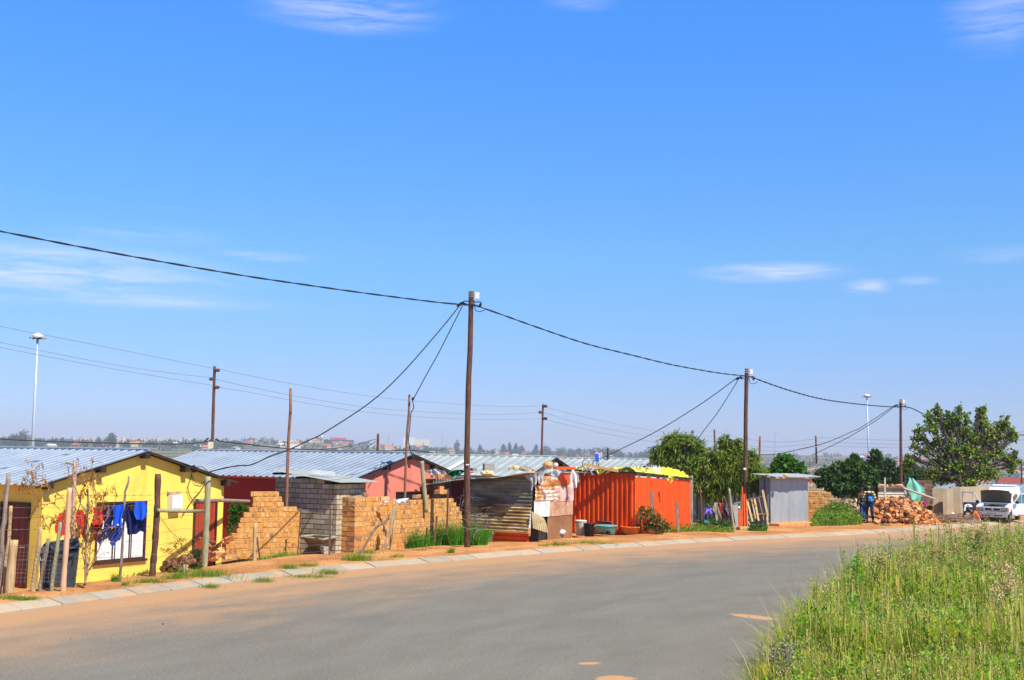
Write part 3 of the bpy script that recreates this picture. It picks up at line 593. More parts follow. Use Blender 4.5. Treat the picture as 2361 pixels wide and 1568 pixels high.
def window(par,C,dirn,n,t0,t1,z0,z1,curt=True,bars=3,fr=.05):
    f=MB()
    for (a,b,c,d) in ((t0,t1,z1-fr,z1),(t0,t1,z0,z0+fr),(t0,t0+fr,z0+fr,z1-fr),(t1-fr,t1,z0+fr,z1-fr)): f.fbox(*on(C,dirn,n,a,b,c,d,-.01,.05))
    for k in range(1,bars): x=t0+(t1-t0)*k/bars; f.fbox(*on(C,dirn,n,x-.02,x+.02,z0+fr,z1-fr,-.008,.044))
    fo=f.build('window',M_frame,par)
    g=MB(); g.fbox(*on(C,dirn,n,t0+fr,t1-fr,z0+fr,z1-fr,.004,.004)); g.build('pane',M_glass,fo)
    if curt:
        for (a,b) in curt:
            g=MB(); A0=C+dirn*a+n*.022; 
            g.grid(lambda i,j,A0=A0,a=a,b=b: A0+dirn*(i*(b-a))+Zv*(z0+fr+(z1-z0-2*fr)*.72*j)+n*(.007*math.sin(i*22)),24,2); g.build('curtain',M_curt,fo)
    s_=MB(); s_.fbox(*on(C,dirn,n,t0-.05,t1+.05,z0-.06,z0,-.01,.09)); s_.build('sill',M_frame,fo); return fo
def door(par,C,dirn,n,t0,t1,z0,z1,m=None):
    f=MB()
    for (a,b,c,d) in ((t0,t1,z1-.06,z1),(t0,t0+.06,z0,z1-.06),(t1-.06,t1,z0,z1-.06)): f.fbox(*on(C,dirn,n,a,b,c,d,-.01,.06))
    fo=f.build('door_frame',M_frame,par)
    d=MB(); k=int((t1-t0-.12)/.11)
    for i in range(k): x=t0+.06+(t1-t0-.12)*i/k; d.fbox(*on(C,dirn,n,x+.003,x+(t1-t0-.12)/k-.003,z0,z1-.06,.0,.02+.004*(i%2)))
    do=d.build('door',m or M_door,par); h=MB(); h.tube([C+dirn*(t0+.14)+n*.03+Zv*(z0+.98),C+dirn*(t0+.14)+n*.07+Zv*(z0+.98),C+dirn*(t0+.26)+n*.07+Zv*(z0+.98)],.012,6); h.build('handle',M_conc,do); return do
M_yel=wallmat('yellow painted plaster',(.90,.63,.105)); M_red=wallmat('salmon red painted plaster',(.62,.105,.06)); M_salmon=wallmat('salmon gable plaster',(.74,.21,.14))
h1,C1=house('yellow_house','sunlit yellow plastered house with pale blue iron roof at the far left',(-11.25,28.6),u1,w1,6.7,10.7,2.19,3.05,M_yel,M_alu,beams=5)
window(h1,C1,u1,n1,1.60,3.21,.24,1.74,curt=[(1.66,2.20),(2.24,2.72),(2.76,3.13)],bars=3)
door(h1,C1,u1,n1,4.87,5.74,-.3,1.71); door(h1,C1,w1,n2,.42,1.55,-.3,1.76,mat('dark maroon door',[(.10,.012,.008),(.2,.02,.012)],rough=.4,scale=5,stretch=(6,6,.3)))
def meterbox(par,C):
    m=MB(); m.fbox(*on(C,u1,n1,3.93,4.29,1.49,1.88,0,.2)); o=m.build('meter_box',M_white,par,bevel=.01)
    m=MB(); m.fbox(*on(C,u1,n1,3.97,4.25,1.53,1.84,.2,.012)); m.build('box_door',M_white,o)
    m=MB(); m.tube([C+u1*3.9+n1*.02+Zv*1.95,C+u1*4.05+n1*.1+Zv*1.93,C+u1*4.2+n1*.1+Zv*1.93,C+u1*4.3+n1*.02+Zv*1.95],.05,6); m.build('conduit',M_brick,o)
meterbox(h1,C1)
h2,C2=house('red_house','salmon red plastered house with pale blue iron roof behind the orange brick walls',(-5.17,39.6),u1,w1,6.7,10.7,2.19,3.05,M_salmon,M_alu,beams=5)
M_redside=wallmat('red plaster darkened as shade',(.33,.028,.022))  # side wall's shade is painted in as this darker red
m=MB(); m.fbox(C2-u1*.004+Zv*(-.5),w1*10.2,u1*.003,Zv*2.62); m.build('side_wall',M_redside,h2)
window(h2,C2,u1,n1,2.30,4.25,.50,1.72,curt=[(2.36,3.0),(3.05,3.6)],bars=3)
a3=R(66); u3=Vector((math.cos(a3),math.sin(a3),0)); w3=Vector((-u3.y,u3.x,0))
R3=Vector((2.03,52.8,0)); L3=R3-u3*3.35
M_bluew=wallmat('pale blue-green plaster',(.50,.62,.62))
h3,C3=house('blue_gabled_house','house with pale blue gable and bright ribbed roof behind the rusty shack',(L3.x,L3.y),u3,w3,6.7,10.7,2.12,2.97,M_bluew,M_alu2,pitch=.42,zb=-.5)
a4=R(62); u4=Vector((math.cos(a4),math.sin(a4),0)); w4=Vector((-u4.y,u4.x,0)); R4=Vector((7.5,63,0)); L4=R4-u4*3.35
h4,C4=house('far_roofed_house','last bright ribbed roof in the row, running behind the peach tree',(L4.x,L4.y),u4,w4,6.7,12,2.05,2.88,M_bluew,M_alu2,pitch=.42,zb=-.6)
# translucent bright sheets let into the third and fourth roofs
M_skyl=mat('new bright roof sheet',(.82,.86,.9),rough=.35)
def skylight(par,L,u,wd,W,s0,s1,ez,rz,f0,f1):
    half=W/2; sv=(u*half+Zv*(rz-ez)); nn=Zv-sv.normalized()*sv.normalized().z; nn.normalize(); m=MB()
    O=Vector((L.x,L.y,ez))+nn*.056
    m.add([O+wd*s0+sv*f0,O+wd*s1+sv*f0,O+wd*s1+sv*f1,O+wd*s0+sv*f1],[(0,1,2,3)]); m.build('bright_panel',M_skyl,par)
skylight(h3,L3,u3,w3,6.7,6.6,6.95,2.12,2.97,.35,.85); skylight(h3,L3,u3,w3,6.7,3.9,4.2,2.12,2.97,.1,.75); skylight(h4,L4,u4,w4,6.7,5.6,6.1,2.05,2.88,.3,.95)
# house beyond the grey shack
aa=R(48); u5=Vector((math.cos(aa),math.sin(aa),0)); w5=Vector((-u5.y,u5.x,0)); p5=P(1879,1095,78)
h5,C5=house('small_red_house','low red-gabled house with blue iron roof seen behind the grey shack',(p5.x-u5.x*2.6,p5.y-u5.y*2.6),u5,w5,5.2,9,p5.z-.8,p5.z,M_salmon,M_alu,zb=-1.6,beams=3)
p6=P(2385,1118,88); h6,C6=house('blue_roofed_house','blue iron roof glimpsed under the big tree behind the white van',(p6.x-u5.x*2.8,p6.y-u5.y*2.8),u5,w5,5.6,9,p6.z-.9,p6.z,M_bluew,M_alu,zb=-1.6,beams=3)
# ================================================================ masonry
def masonry(par_or_none,name,O,dirn,n,rows,bl,bh,bt,gap,mm,cm,label=None,cat=None,profile=None,jit=.008,origin=None,core=True,nomort=0,bthick=.012):
    """rows: [(start,end)] for each course, from the ground up"""
    m=MB(); m.mi=0
    for i,(a,b) in enumerate(rows):
        z=O.z+i*(bh+gap); x=a-(i%2)*.5*bl if not profile else a-random.random()*.3*bl
        while x<b-.03:
            L_=bl*random.uniform(.75,1.05) if profile else bl
            s=max(x,a); e=min(x+L_,b)
            if e-s>.04:
                j=random.uniform(-jit,jit); c=Vector((O.x,O.y,z+bh/2))+dirn*((s+e)/2)+n*(j); 
                M_=Matrix((dirn,n,Zv)).transposed()
                rot=M_@Euler((random.uniform(-1,1)*jit*4,random.uniform(-1,1)*jit*3,random.uniform(-1,1)*jit*3)).to_matrix()
                m.box(c,((e-s)-gap,bt,bh*random.uniform(.9,1) if profile else bh),rot,jit=jit*.5)
            x+=L_
    m.mi=1
    if core:
        for i,(a,b) in enumerate(rows):
            z=O.z+i*(bh+gap); m.fbox(Vector((O.x,O.y,z-gap*.5))+dirn*(a+.035)-n*(bt/2-bthick),dirn*(b-a-.07),n*(bt-2*bthick),Zv*(bh+gap*.9))
    return m.build(name,[cm,mm],parent=par_or_none,label=label,cat=cat,bevel=0)
# block outhouse
Co=Vector((-5.23,36.3,-.02))
oh=T('block_outhouse','small outhouse of grey cement blocks between the two orange brick walls','outhouse',Co)
rows=[(0,2.5)]*14
masonry(oh,'side_wall',Co+u1*.07,w1,-u1,[(.155,2.5)]*14+[(.5,2.5)],.30,.130,.14,.023,M_mortar_d,M_block,jit=.003)
masonry(oh,'front_wall',Co-n1*.07,u1,n1,[(0,1.40)]*14,.30,.130,.14,.023,M_mortar_d,M_block,jit=.003)
masonry(oh,'back_wall',Co+u1*1.32,w1,u1,[(.16,2.5)]*14,.30,.130,.14,.023,M_mortar_d,M_block,jit=.003)
M_ohroof=mat('dull grey-green roof sheet',[(.38,.42,.40),(.50,.54,.51)],rough=.5,metal=.25,scale=2,second=((.5,.36,.22),4,.6,.8,(1,1,1)))
m=MB(); O=Co-w1*.30-u1*.18+Zv*2.19; sv=(w1*3.0+Zv*.34).normalized(); nn=(Zv-sv*sv.z).normalized(); m.sheet(O,u1,sv,1.85,3.05,.076,.018,'sine',nv=3,nrm=nn,rag=.02); m.build('roof',M_ohroof,oh)
for d in (.25,1.5,2.45):
    m=MB(); m.fbox(Co+w1*d-u1*.1+Zv*(2.10+d*.11),w1*.08,u1*1.7,Zv*.07); m.build('rafter',M_dark,oh)
# left brick wall
A0=V(*Z2(640,1235),(-8.6,34.8),(-6.25,35.95)); A1=V(*Z2(1422,1215),(-8.6,34.8),(-6.25,35.95)); dl=Vector((A1.x-A0.x,A1.y-A0.y,0)); Ll=dl.length; dl.normalize(); nl=Vector((dl.y,-dl.x,0))
px=lambda x: Ll*(x-640)/(1422-640)
rw=[(640,1420),(640,1420),(645,1425),(672,1425),(700,1425),(752,1425),(765,1425),(782,1425),(812,1427),(875,1390),(905,1238),(908,1228),(885,1190)]
rw=[(px(a),px(b)) for a,b in rw]
masonry(None,'brick_wall',Vector((A0.x,A0.y,-.04)),dl,nl,rw,.145,.120,.24,.030,M_mortar,M_brick,label='unfinished stepped orange brick wall left of the cement sink',cat='brick wall',profile=True,jit=.010,bthick=.008)
# right brick wall with its thick end pillar
Cr=G(*Z3(435,1232),0.0); pr=T('brick_wall','long low orange brick wall with thick end pillar, before the salmon gable','brick wall',Cr)
def pillar():
    m=MB(); pl=w1; w_=.34; 
    for i in range(12 if True else 0):
        z=-.03+i*.147
        for k,(a,b) in enumerate(((0,.5),(.5,1)) if i%2 else ((0,.62),(.62,1))):
            c=Cr+w1*(.58*(a+b)/2)+u1*.17+Zv*(z+.066); M_=Matrix((w1,u1,Zv)).transposed(); m.box(c,(.58*(b-a)-.016,.35+random.uniform(-.015,.01),.128),M_@Euler((0,0,random.uniform(-.03,.03))).to_matrix(),jit=.008)
    m.mi=1; m.fbox(Cr+w1*.015+u1*.02+Zv*-.04,w1*.55,u1*.31,Zv*1.74)
    m.build('pillar',[M_brick,M_mortar],pr)
pillar()
Wr=Cr+w1*.12+u1*.30; rr=[]
tops=[(5.75,11)]
for i in range(11): rr.append((0,5.5-(max(0,i-6))*.03))
rr[10]=(0,5.2); rr+= [(.05,.95),(4.1,4.6)]; rr[8]=(0,5.35); rr[9]=(0,5.15); rr[10]=(0,4.95)
masonry(pr,'wall',Vector((Wr.x,Wr.y,-.04)),u1,n1,rr,.145,.120,.22,.028,M_mortar,M_brick,profile=True,jit=.011,bthick=.008)
m=MB()
for d,z in ((1.2,1.58),(1.35,1.57),(2.9,1.6),(3.1,1.6),(3.5,1.58),(4.35,1.85),(.3,1.73)): m.box(Wr+u1*d+Zv*(z+.07)-Zv*0,(.2,.1,.12),Euler((random.uniform(-.2,.2),.05,1+random.uniform(-.4,.4))).to_matrix(),jit=.01)
m.build('loose_top_bricks',M_brick,pr)
# ================================================================ shacks
M_rust=mat('rusted corrugated sheet',[(.16,.07,.025),(.36,.22,.09),(.52,.42,.22),(.66,.58,.38)],rough=.75,scale=1.6,stretch=(.6,.6,2.6),contrast=(.34,.66),second=((.20,.06,.02),2.2,.55,.68,(.5,.5,3)),metal=.1)
M_tar=mat('tar-stained corrugated sheet',[(.05,.05,.04),(.16,.17,.14),(.36,.35,.27)],rough=.7,scale=1.6,stretch=(.6,.6,2.2),second=((.20,.10,.05),2.5,.58,.7,(.5,.5,3)))
M_rustl=mat('bright rust and zinc sheet',[(.30,.11,.03),(.55,.24,.06),(.70,.60,.50),(.66,.66,.68)],rough=.6,scale=1.7,stretch=(1,1,1.6),contrast=(.36,.66),second=((.34,.10,.03),3,.55,.64,(1,1,2)))
M_rustb=mat('brown rust sheet',[(.20,.085,.035),(.33,.16,.075)],rough=.85,scale=1.4,second=((.42,.22,.10),2,.58,.75,(1,1,1)))
M_zw=mat('whitish flaking sheet',[(.62,.62,.64),(.74,.74,.76)],rough=.6,scale=3,second=((.36,.17,.09),4,.56,.68,(1,1,.4)))
M_or=mat('orange painted steel',[(.58,.05,.006),(.76,.085,.008),(.80,.12,.015)],rough=.5,scale=2,stretch=(1,1,.4),second=((.34,.05,.02),3,.64,.8,(1,1,.5)))
B=Vector((.76,41.2,.08)); shk=T('rusty_shack','patched shack of rusty corrugated sheets under a rubble-weighted roof','shack',B)
m=MB(); O=B+Zv*.34-u1*.22; m.sheet(O,(Zv+u1*.20),w1,.95,2.55,.115,.045,'sine',nv=2,nrm=n2,warp=.01,rag=.03); m.build('lower_sheet',M_rust,shk)
m=MB(); O=B+Zv*1.24-u1*(-.03); m.sheet(O,Zv,w1,1.0,3.3,.125,.034,'sine',nv=3,nrm=n2,warp=.025,rag=.03); m.build('upper_sheet',M_tar,shk)
m=MB(); m.sheet(B+w1*2.3+u1*.03+Zv*0,w1,Zv,1.9,2.1,.115,.03,'sine',nv=1,nrm=n2); m.build('end_sheet',M_tar,shk)
m=MB(); m.sheet(B+w1*.05-u1*.12-Zv*.02,Zv,w1,.34,1.42,.15,.03,'sine',nv=1,nrm=n2); m.build('orange_base_sheet',M_or,shk)
m=MB(); m.fbox(B+w1*1.5-u1*.1-Zv*.1,w1*.5,-u1*.04,Zv*.36); m.build('white_base_board',M_zw,shk)
qb=[P(*Z4(1178,925),40.95),P(*Z4(1335,1012),41.5),P(*Z4(1392,1200),41.3),P(*Z4(1196,1138),40.85)]; nb_=Vector((.5,-.85,.1))
m=MB(); fb=lambda i,j,o=0: qb[0].lerp(qb[1],i).lerp(qb[3].lerp(qb[2],i),j)+nb_*(.028*math.sin(i*6.283*7)+.05*math.sin(j*3.1)*i-o)
m.grid(lambda i,j:fb(i,j),56,6); m.grid(lambda i,j:fb(1-i,j,.006),56,6)
m.build('bent_sheet',mat('bent pale rusty sheet',[(.36,.27,.13),(.58,.47,.27)],rough=.7,scale=2,second=((.22,.11,.05),3,.58,.72,(1,1,1))),shk)
def patchs(par,name,O,a,b,z0,z1,mt,off,dirn=u1,n=n1,tilt=0,rib=None):
    m=MB()
    if rib: m.sheet(O+dirn*a+n*off+Zv*z0,Zv,dirn,z1-z0,b-a,rib,.02,'sine',nv=2,nrm=n,warp=.02,rag=.02)
    else: m.fbox(O+dirn*a+n*off+Zv*z0,dirn*(b-a)+Zv*tilt,n*.012,Zv*(z1-z0))
    return m.build(name,mt,par)
Bz=Vector((B.x,B.y,0))
patchs(shk,'backing_panel',Bz,.02,2.86,.05,2.4,M_dark,-.05)
patchs(shk,'rust_panel',Bz,1.05,2.86,.08,1.05,M_rustb,.0,tilt=.02); patchs(shk,'rust_panel',Bz,1.15,2.86,.93,1.48,mat('scuffed brown rust sheet',[(.36,.15,.05),(.58,.38,.27)],rough=.7,scale=2.2,second=((.66,.60,.58),3,.56,.7,(1,1,1))),.02)
patchs(shk,'pinkish_panel',Bz,1.45,2.88,1.42,1.90,mat('pinkish scraped sheet',[(.55,.28,.22),(.70,.55,.52)],rough=.6,scale=2.2,second=((.34,.12,.04),3,.5,.66,(1,1,1))),.035,tilt=.02)
patchs(shk,'upper_panel',Bz,1.5,2.86,1.86,2.35,M_rustl,.02,tilt=.03); patchs(shk,'ribbed_rust_panel',Bz,.1,1.75,1.48,2.02,M_rustl,.06,rib=.13); patchs(shk,'streaked_panel',Bz,.35,1.9,2.0,2.38,M_rustl,.03,tilt=.03)
patchs(shk,'white_panel',Bz,.05,1.12,.95,1.50,M_zw,.045,tilt=-.02); patchs(shk,'orange_panel',Bz,1.75,2.6,2.02,2.42,M_or,.05,tilt=.03)
m=MB(); O=Bz-u1*.42+n1*.12+Zv*2.45; sv=(w1*3.6-Zv*.38).normalized(); nn=(Zv-sv*sv.z).normalized()
m.sheet(O,sv,u1,4.55,3.6,.076,.02,'sine',nv=4,nrm=nn,warp=.03,rag=.06); m.build('roof',mat('faded pinkish roof sheet',[(.62,.58,.55),(.74,.72,.70)],rough=.55,scale=1.4,metal=.1,second=((.50,.28,.18),2,.56,.72,(1,1,1))),shk)
# loose sheet over the left end
m=MB(); pz=P(*Z3(1060,395),42.5); m.sheet(pz-Zv*.08,u1,w1,1.4,-1.0,.076,.02,'sine',nv=3,nrm=Zv,warp=.06,rag=.12) if False else m.sheet(Vector((-3.1,43.2,2.1)),Vector((1,.3,.05)),Vector((-.3,1,-.1)),1.9,1.8,.076,.02,'sine',nv=3,nrm=Zv,warp=.07,rag=.1); m.build('side_roof_sheet',M_rust,shk)
m=MB(); m.sheet(Vector((-2.1,42.6,0)),Vector((1,.25,0)),Zv,1.0,2.1,.115,.03,'sine',nv=1,nrm=Vector((.25,-1,0))); m.build('side_sheet',mat('maroon sheet',[(.16,.015,.015),(.09,.012,.012)],rough=.7),shk) 
# orange container shack
Cc=Vector((4.82,46.2,.05)); ors=T('orange_shack','bright orange ribbed steel shack with yellow plastic on its roof','shack',Cc)
zt=2.42
m=MB(); m.sheet(Cc,w1,Zv,2.95,zt-.07,.205,.055,'ibr',nv=1,nrm=n2); m.build('left_wall',M_or,ors)
m=MB(); m.sheet(Cc+u1*.02,u1,Zv,5.25,zt-.2,.155,.04,'ibr',nv=1,nrm=n1)
for v in m.v:
    if v.z>1: v.z-= .2*((v-Cc).dot(u1)/5.25)**1
m.build('right_wall',mat('orange paint brightened as sunlit',[(.74,.085,.010),(.86,.13,.02)],rough=.5,scale=2,stretch=(1,1,.3),second=((.5,.08,.02),3,.62,.8,(1,1,.5))),ors)  # same orange paint made brighter; the sunlit look is in the colour
m=MB(); m.fbox(Cc+w1*2.95+Zv*0,-w1*.02,u1*5,Zv*2.3); m.build('end_wall',M_or,ors)
m=MB(); q=[Cc-u1*.1-w1*.05+n1*.05+Zv*(zt+.0),Cc+w1*3.05-u1*.1+Zv*(zt+.05),Cc+w1*3.05+u1*5.3+Zv*(zt-.1),Cc+u1*5.3+n1*.1+Zv*(zt-.3)]
m.add(q+[p-Zv*.07 for p in q],[(0,1,2,3),(7,6,5,4),(0,4,5,1),(1,5,6,2),(2,6,7,3),(3,7,4,0)]); m.build('roof',mat('dark roof edge',(.03,.035,.04),rough=.6),ors)
m=MB(); e=Cc+u1*5.33; m.fbox(e+Zv*-.1,u1*.28,w1*.12,Zv*2.32); m.build('corner_board',M_grey_wood,ors)
# corrugated yard fence behind, grey shack
Gs=Vector((11.75,54.2,.08)); ug=Vector((.75,.661,0)); wg=Vector((-.661,.75,0)); ng=Vector((.661,-.75,0))
gs=T('grey_shack','plain grey zinc shack standing right of the wooden pallet frame','shack',Gs)
m=MB(); m.sheet(Gs,ug,Zv,1.42,2.12,.076,.016,'sine',nv=1,nrm=ng,warp=.008); m.build('front_sheet',M_zinc,gs)
m=MB(); m.sheet(Gs+ug*1.40+ng*.012,ug,Zv,1.45,2.12,.076,.016,'sine',nv=1,nrm=ng,warp=.012); m.build('front_sheet',M_zinc,gs)
m=MB(); m.sheet(Gs,wg,Zv,.62,2.1,.2,.045,'ibr',nv=1,nrm=-ug); m.build('side_sheet',mat('zinc side sheet darkened as shade',[(.10,.11,.12),(.27,.30,.33)],rough=.5,metal=.3,scale=3,stretch=(1,1,.2)),gs)  # zinc colour darkened so the side reads as the unlit face
m=MB(); O=Gs-ug*.25+ng*.52+Zv*2.13; m.sheet(O,ug,(wg+Zv*.09).normalized(),3.4,1.35,.14,.03,'sine',nv=2,nrm=Zv,warp=.02,rag=.05); m.build('roof',mat('patchy silver roof sheet',[(.45,.50,.58),(.62,.64,.68)],rough=.45,metal=.3,scale=2,second=((.62,.30,.16),2.4,.56,.68,(1,1,1))),gs)
m=MB(); m.fbox(Gs-ug*.22+ng*.46+Zv*2.07,ug*3.3,wg*.05,Zv*.05); m.build('eave_batten',M_plank,gs)
m=MB(); m.fbox(Gs-ug*.1+ng*.55-Zv*.2,ug*3.1,wg*.7,Zv*.27); m.build('earth_step',mat('packed orange earth',[(.55,.20,.06),(.68,.32,.12)],rough=.95,scale=5,bump=.5,bscale=20),gs,bevel=.05)
fA=(Gs.x-ug.x*.1,Gs.y-ug.y*.1); fB=V(*Z5(1205,1100),(8.6,52.6),(11.6,54.0))
fA=Vector((12.4,57.6,0)); fB=Vector((8.75,58.2,0)); d=(fB-fA); Lf=d.length; d.normalize()
m=MB(); m.sheet(Vector((fA.x,fA.y,-.05)),d,Zv,Lf,1.72,.2,.045,'ibr',nv=1,nrm=Vector((0,-1,0)),rag=.05,warp=.02); m.build('sheet_fence',mat('dark weathered zinc fence',[(.03,.033,.036),(.10,.11,.12),(.24,.26,.29)],rough=.5,metal=.3,scale=3,stretch=(2,2,.2)),label='dark corrugated iron yard fence behind the hanging clothes',cat='fence')
# white corrugated hut, far right; block ruin behind grey shack
Wh=P(2026,1150,62); 
ws=T('pale_corrugated_hut','pale horizontally ribbed iron hut behind the brick rubble pile','hut',(Wh.x,Wh.y,0))
Wc=Vector((Wh.x,Wh.y,0)); dh=Vector((1,.18,0)).normalized(); nh=Vector((.18,-1,0)).normalized()
m=MB(); m.sheet(Wc+Zv*.05,Zv,dh,1.55,.30,.15,.035,'sine',nv=1,nrm=nh); m.build('front_sheet',mat('cream ribbed sheet',[(.40,.37,.28),(.55,.52,.42)],rough=.6,scale=2,second=((.25,.16,.08),3,.6,.75,(1,1,1))),ws)
m=MB(); m.sheet(Wc+Zv*.05+dh*.28,Zv,dh,1.55,1.15,.15,.035,'sine',nv=1,nrm=nh); m.build('long_sheet',MATS['cream ribbed sheet'],ws)
m=MB(); m.fbox(Wc-dh*.1+nh*.15+Zv*1.60,dh*1.75,-nh*1.6,Zv*.06); m.build('roof',M_rustb,ws)
m=MB(); 
for k in range(6): m.box(Wc+dh*(.1+k*.3)+nh*.0+Zv*1.71,(.26,.2,.11),(0,.1,k),jit=.03)
m.build('roof_stones',mat('pale stones',[(.55,.42,.26),(.70,.55,.36),(.5,.3,.16)],mode='island',rough=.95,scale=8,bump=.5),ws)
# plastered wall slabs and dark brick wall, right
M_plw=mat('ochre cement wall',[(.34,.26,.165),(.47,.375,.25)],rough=.9,scale=1.5,bump=.2,bscale=40,second=((.30,.2,.12),1.5,.6,.8,(1,1,1)))
Yw=63.0
def slab(name,label,x0,x1,y0,Y,th,sd,mt=M_plw,cat='wall',x2=None):
    a=P(x0,y0,Y); b=P(x1,y0,Y); m=MB(); t_=Vector((x2,0,0)) if x2 else Vector((0,0,0))
    m.fbox(Vector((a.x,a.y,-.3)),Vector((b.x-a.x,0,0)),sd,Zv*(a.z+.3)); return m.build(name,mt,label=label,cat=cat)
slab('plastered_wall','tan plastered wall slab left of the black gap in the yard wall',Z7(735,0)[0],Z7(852,0)[0],Z7(0,1050)[1],Yw,0,u5*1.2)
m=MB(); 
slab('plastered_wall','tan plastered gatepost slab just left of the black gate post',Z7(838,0)[0],Z7(880,0)[0],Z7(0,1055)[1],Yw-.7,0,Vector((.45,.3,0)))
slab('plastered_wall','tall tan plastered wall right of the black gate post, behind the car door',Z7(930,0)[0],Z7(1020,0)[0],Z7(0,1042)[1],Yw,0,u5*5.0)
slab('gate_post','thin black steel gate post between the tan walls',Z7(912,0)[0],Z7(924,0)[0],Z7(0,1040)[1],Yw-.2,0,Vector((0,.06,0)),M_black,'post')
a=P(*Z7(500,1330),64.5); b=P(*Z7(735,1330),64.5); L_=(b-a).length
masonry(None,'dark_brick_wall',Vector((a.x,a.y,-.05)),Vector((1,0,0)),Vector((0,-1,0)),[(0,L_)]*13,.30,.135,.14,.02,mat('grey mortar',[(.24,.17,.11),(.32,.24,.16)],rough=.95,scale=20),mat('dark brown brick',[(.10,.05,.035),(.2,.10,.06),(.30,.17,.10)],mode='island',rough=.9,scale=10),label='dark brown brick wall behind the green cloth and hanging garments',cat='brick wall',jit=.006)
# ruin: block house walls behind the grey shack
a=P(*Z6(975,900),66); 
masonry(None,'block_house_wall',Vector((a.x,a.y,-.3)),Vector((1,0,0)),Vector((0,-1,0)),[(0,1.75)]*11,.40,.16,.15,.02,M_mortar_d,M_block,label='shaded cement block wall behind the grey shack, under the red gable',cat='wall',jit=.004)
a=P(*Z6(985,1080),60.5); L_=P(*Z6(1235,1080),60.5).x-a.x
masonry(None,'orange_brick_wall',Vector((a.x,a.y,-.1)),Vector((1,0,0)),Vector((0,-1,0)),[(0,L_)]*4+[(0,L_*.97)]*8+[(0,L_)],.165,.095,.22,.02,M_mortar,M_brick,label='low orange brick wall between the grey shack and the dark bush',cat='brick wall',profile=True,jit=.015)
# ================================================================ poles and cables
def polepts(pts,Y): return [P(x,y,Y) for x,y in pts]
def rad(w_,Y): return w_*Y/F/2
def bigpole(name,label,pts,Y,w0,w1_,cat='utility pole',m=None,box=None,group=None,par=False,sub=.4):
    q=polepts(pts,Y); b=q[-1]; t=T(name,label,cat,(b.x,b.y,b.z),group); q=q[::-1]; q=[q[0]-Vector((0,0,sub))]+q
    fine=[]
    for a,c in zip(q,q[1:]):
        k=max(1,int((c-a).length/.35)); fine+=[a.lerp(c,i/k) for i in range(k)]
    fine.append(q[-1]); n_=len(fine); rs=[rad(w1_+(w0-w1_)*i/(n_-1),Y)*random.uniform(.95,1.05) for i in range(n_)]
    m_=MB(); m_.tube(fine,rs,12,bump=.03); m_.build('pole',m or M_pole,t,smooth=True); return t
p1=bigpole('power_pole','tall brown wooden power pole standing beside the rusty shack, nearest and tallest',[(1086.5,672),(1084,807),(1081,865),(1076.5,1045),(1077.5,1252)],38.5,12.2,14.6)
p2=bigpole('power_pole','dark wooden power pole behind the peeling orange sheets and pallet frame',[(1721.8,850),(1719.5,951),(1718.5,1139),(1717,1200)],55,9,9.9)
p3=bigpole('power_pole','rust-brown wooden power pole behind the brick rubble pile',[(2076.4,921),(2077,1037),(2077.5,1168)],79,5.6,7)
def headgear(par,x,y,Y,s):
    def q(dx,dy): return P(x+dx*s,y+dy*s,Y-.14)
    m=MB(); m.box(P(x+13.5*s,y+10*s,Y),(.14,.10,.22)); m.build('junction_box',M_white,par,bevel=.01)
    m=MB()
    for dy in (6,12): m.tube([P(x-7*s,y+dy*s,Y-.13),P(x+9*s,y+(dy+.6)*s,Y-.13)],.012,5)
    m.build('strap',M_wire,par)
    m=MB(); m.tube([q(5,24),q(22,24.5),q(23,27)],.018,5); m.tube([q(-6,23),q(-16,22),q(-18,26),q(-12,28),q(-6,33)],.018,5); m.build('bracket',M_cable,par)
    m=MB(); m.tube([q(23,26),q(21,31),q(19,36)],[.02,.05,.03],6); m.tube([q(-17,24),q(-24,29),q(-34,35)],[.03,.055,.02],6); m.tube([q(-14,28),q(-18,32)],[.05,.04],6); m.build('tension_clamp',M_black,par)
    m=MB(); m.tube([q(6,20),q(8,36),q(10,44),q(20,47),q(30,43),q(34,40)],.014,5); m.build('loop_wire',M_cable,par)
headgear(p1,1086.5,672,38.5,1); headgear(p2,1721.8,850,55,.75); headgear(p3,2076.4,921,79,.5)
m=MB()
m.box(P(1078,1071.5,38.36),(.11,.012,.035)); m.build('tag_plate',M_white,p1)
m=MB(); m.box(P(1717.5,1081,54.85),(.12,.012,.09)); m.build('tag_plate',M_white,p2)
def cable(label,pts,A,B,r,name='overhead_cable',m=None,twist=0,cat='cable',group=None,smoothn=5):
    q=[V(x,y,A,B) for x,y in pts]; f=[]
    for i in range(len(q)-1):
        p0=q[max(0,i-1)]; p1_=q[i]; p2_=q[i+1]; p3_=q[min(len(q)-1,i+2)]
        for k in range(smoothn):
            t=k/smoothn; f.append(.5*((2*p1_)+(p2_-p0)*t+(2*p0-5*p1_+4*p2_-p3_)*t*t+(3*p1_-p0-3*p2_+p3_)*t**3))
    f.append(q[-1]); b=MB()
    if twist:
        L=0; fi=[f[0]]
        for a,c in zip(f,f[1:]):
            k=max(1,int((c-a).length/.12)); fi+=[a.lerp(c,(j+1)/k) for j in range(k)]
        for ph in (0,math.pi):
            b.tube([p+Vector((math.cos(i*.55+ph)*.4,math.cos(i*.55+ph)*.4,math.sin(i*.55+ph)))*r*.75 for i,p in enumerate(fi)],r*.72,5)
    else: b.tube(f,r,5)
    return b.build(name,m or M_cable,label=label,cat=cat,group=group)
g1=(-1.35,38.3); g2=(10.75,54.8); g3=(25.7,78.9)
cable('thick twisted overhead cable from the left edge to the nearest pole',[(-160,500),(0,533),(270,585),(540,632),(700,656),(850,677),(1009,697),(1079,703)],(-11.6,27),g1,.019,twist=1,smoothn=8)
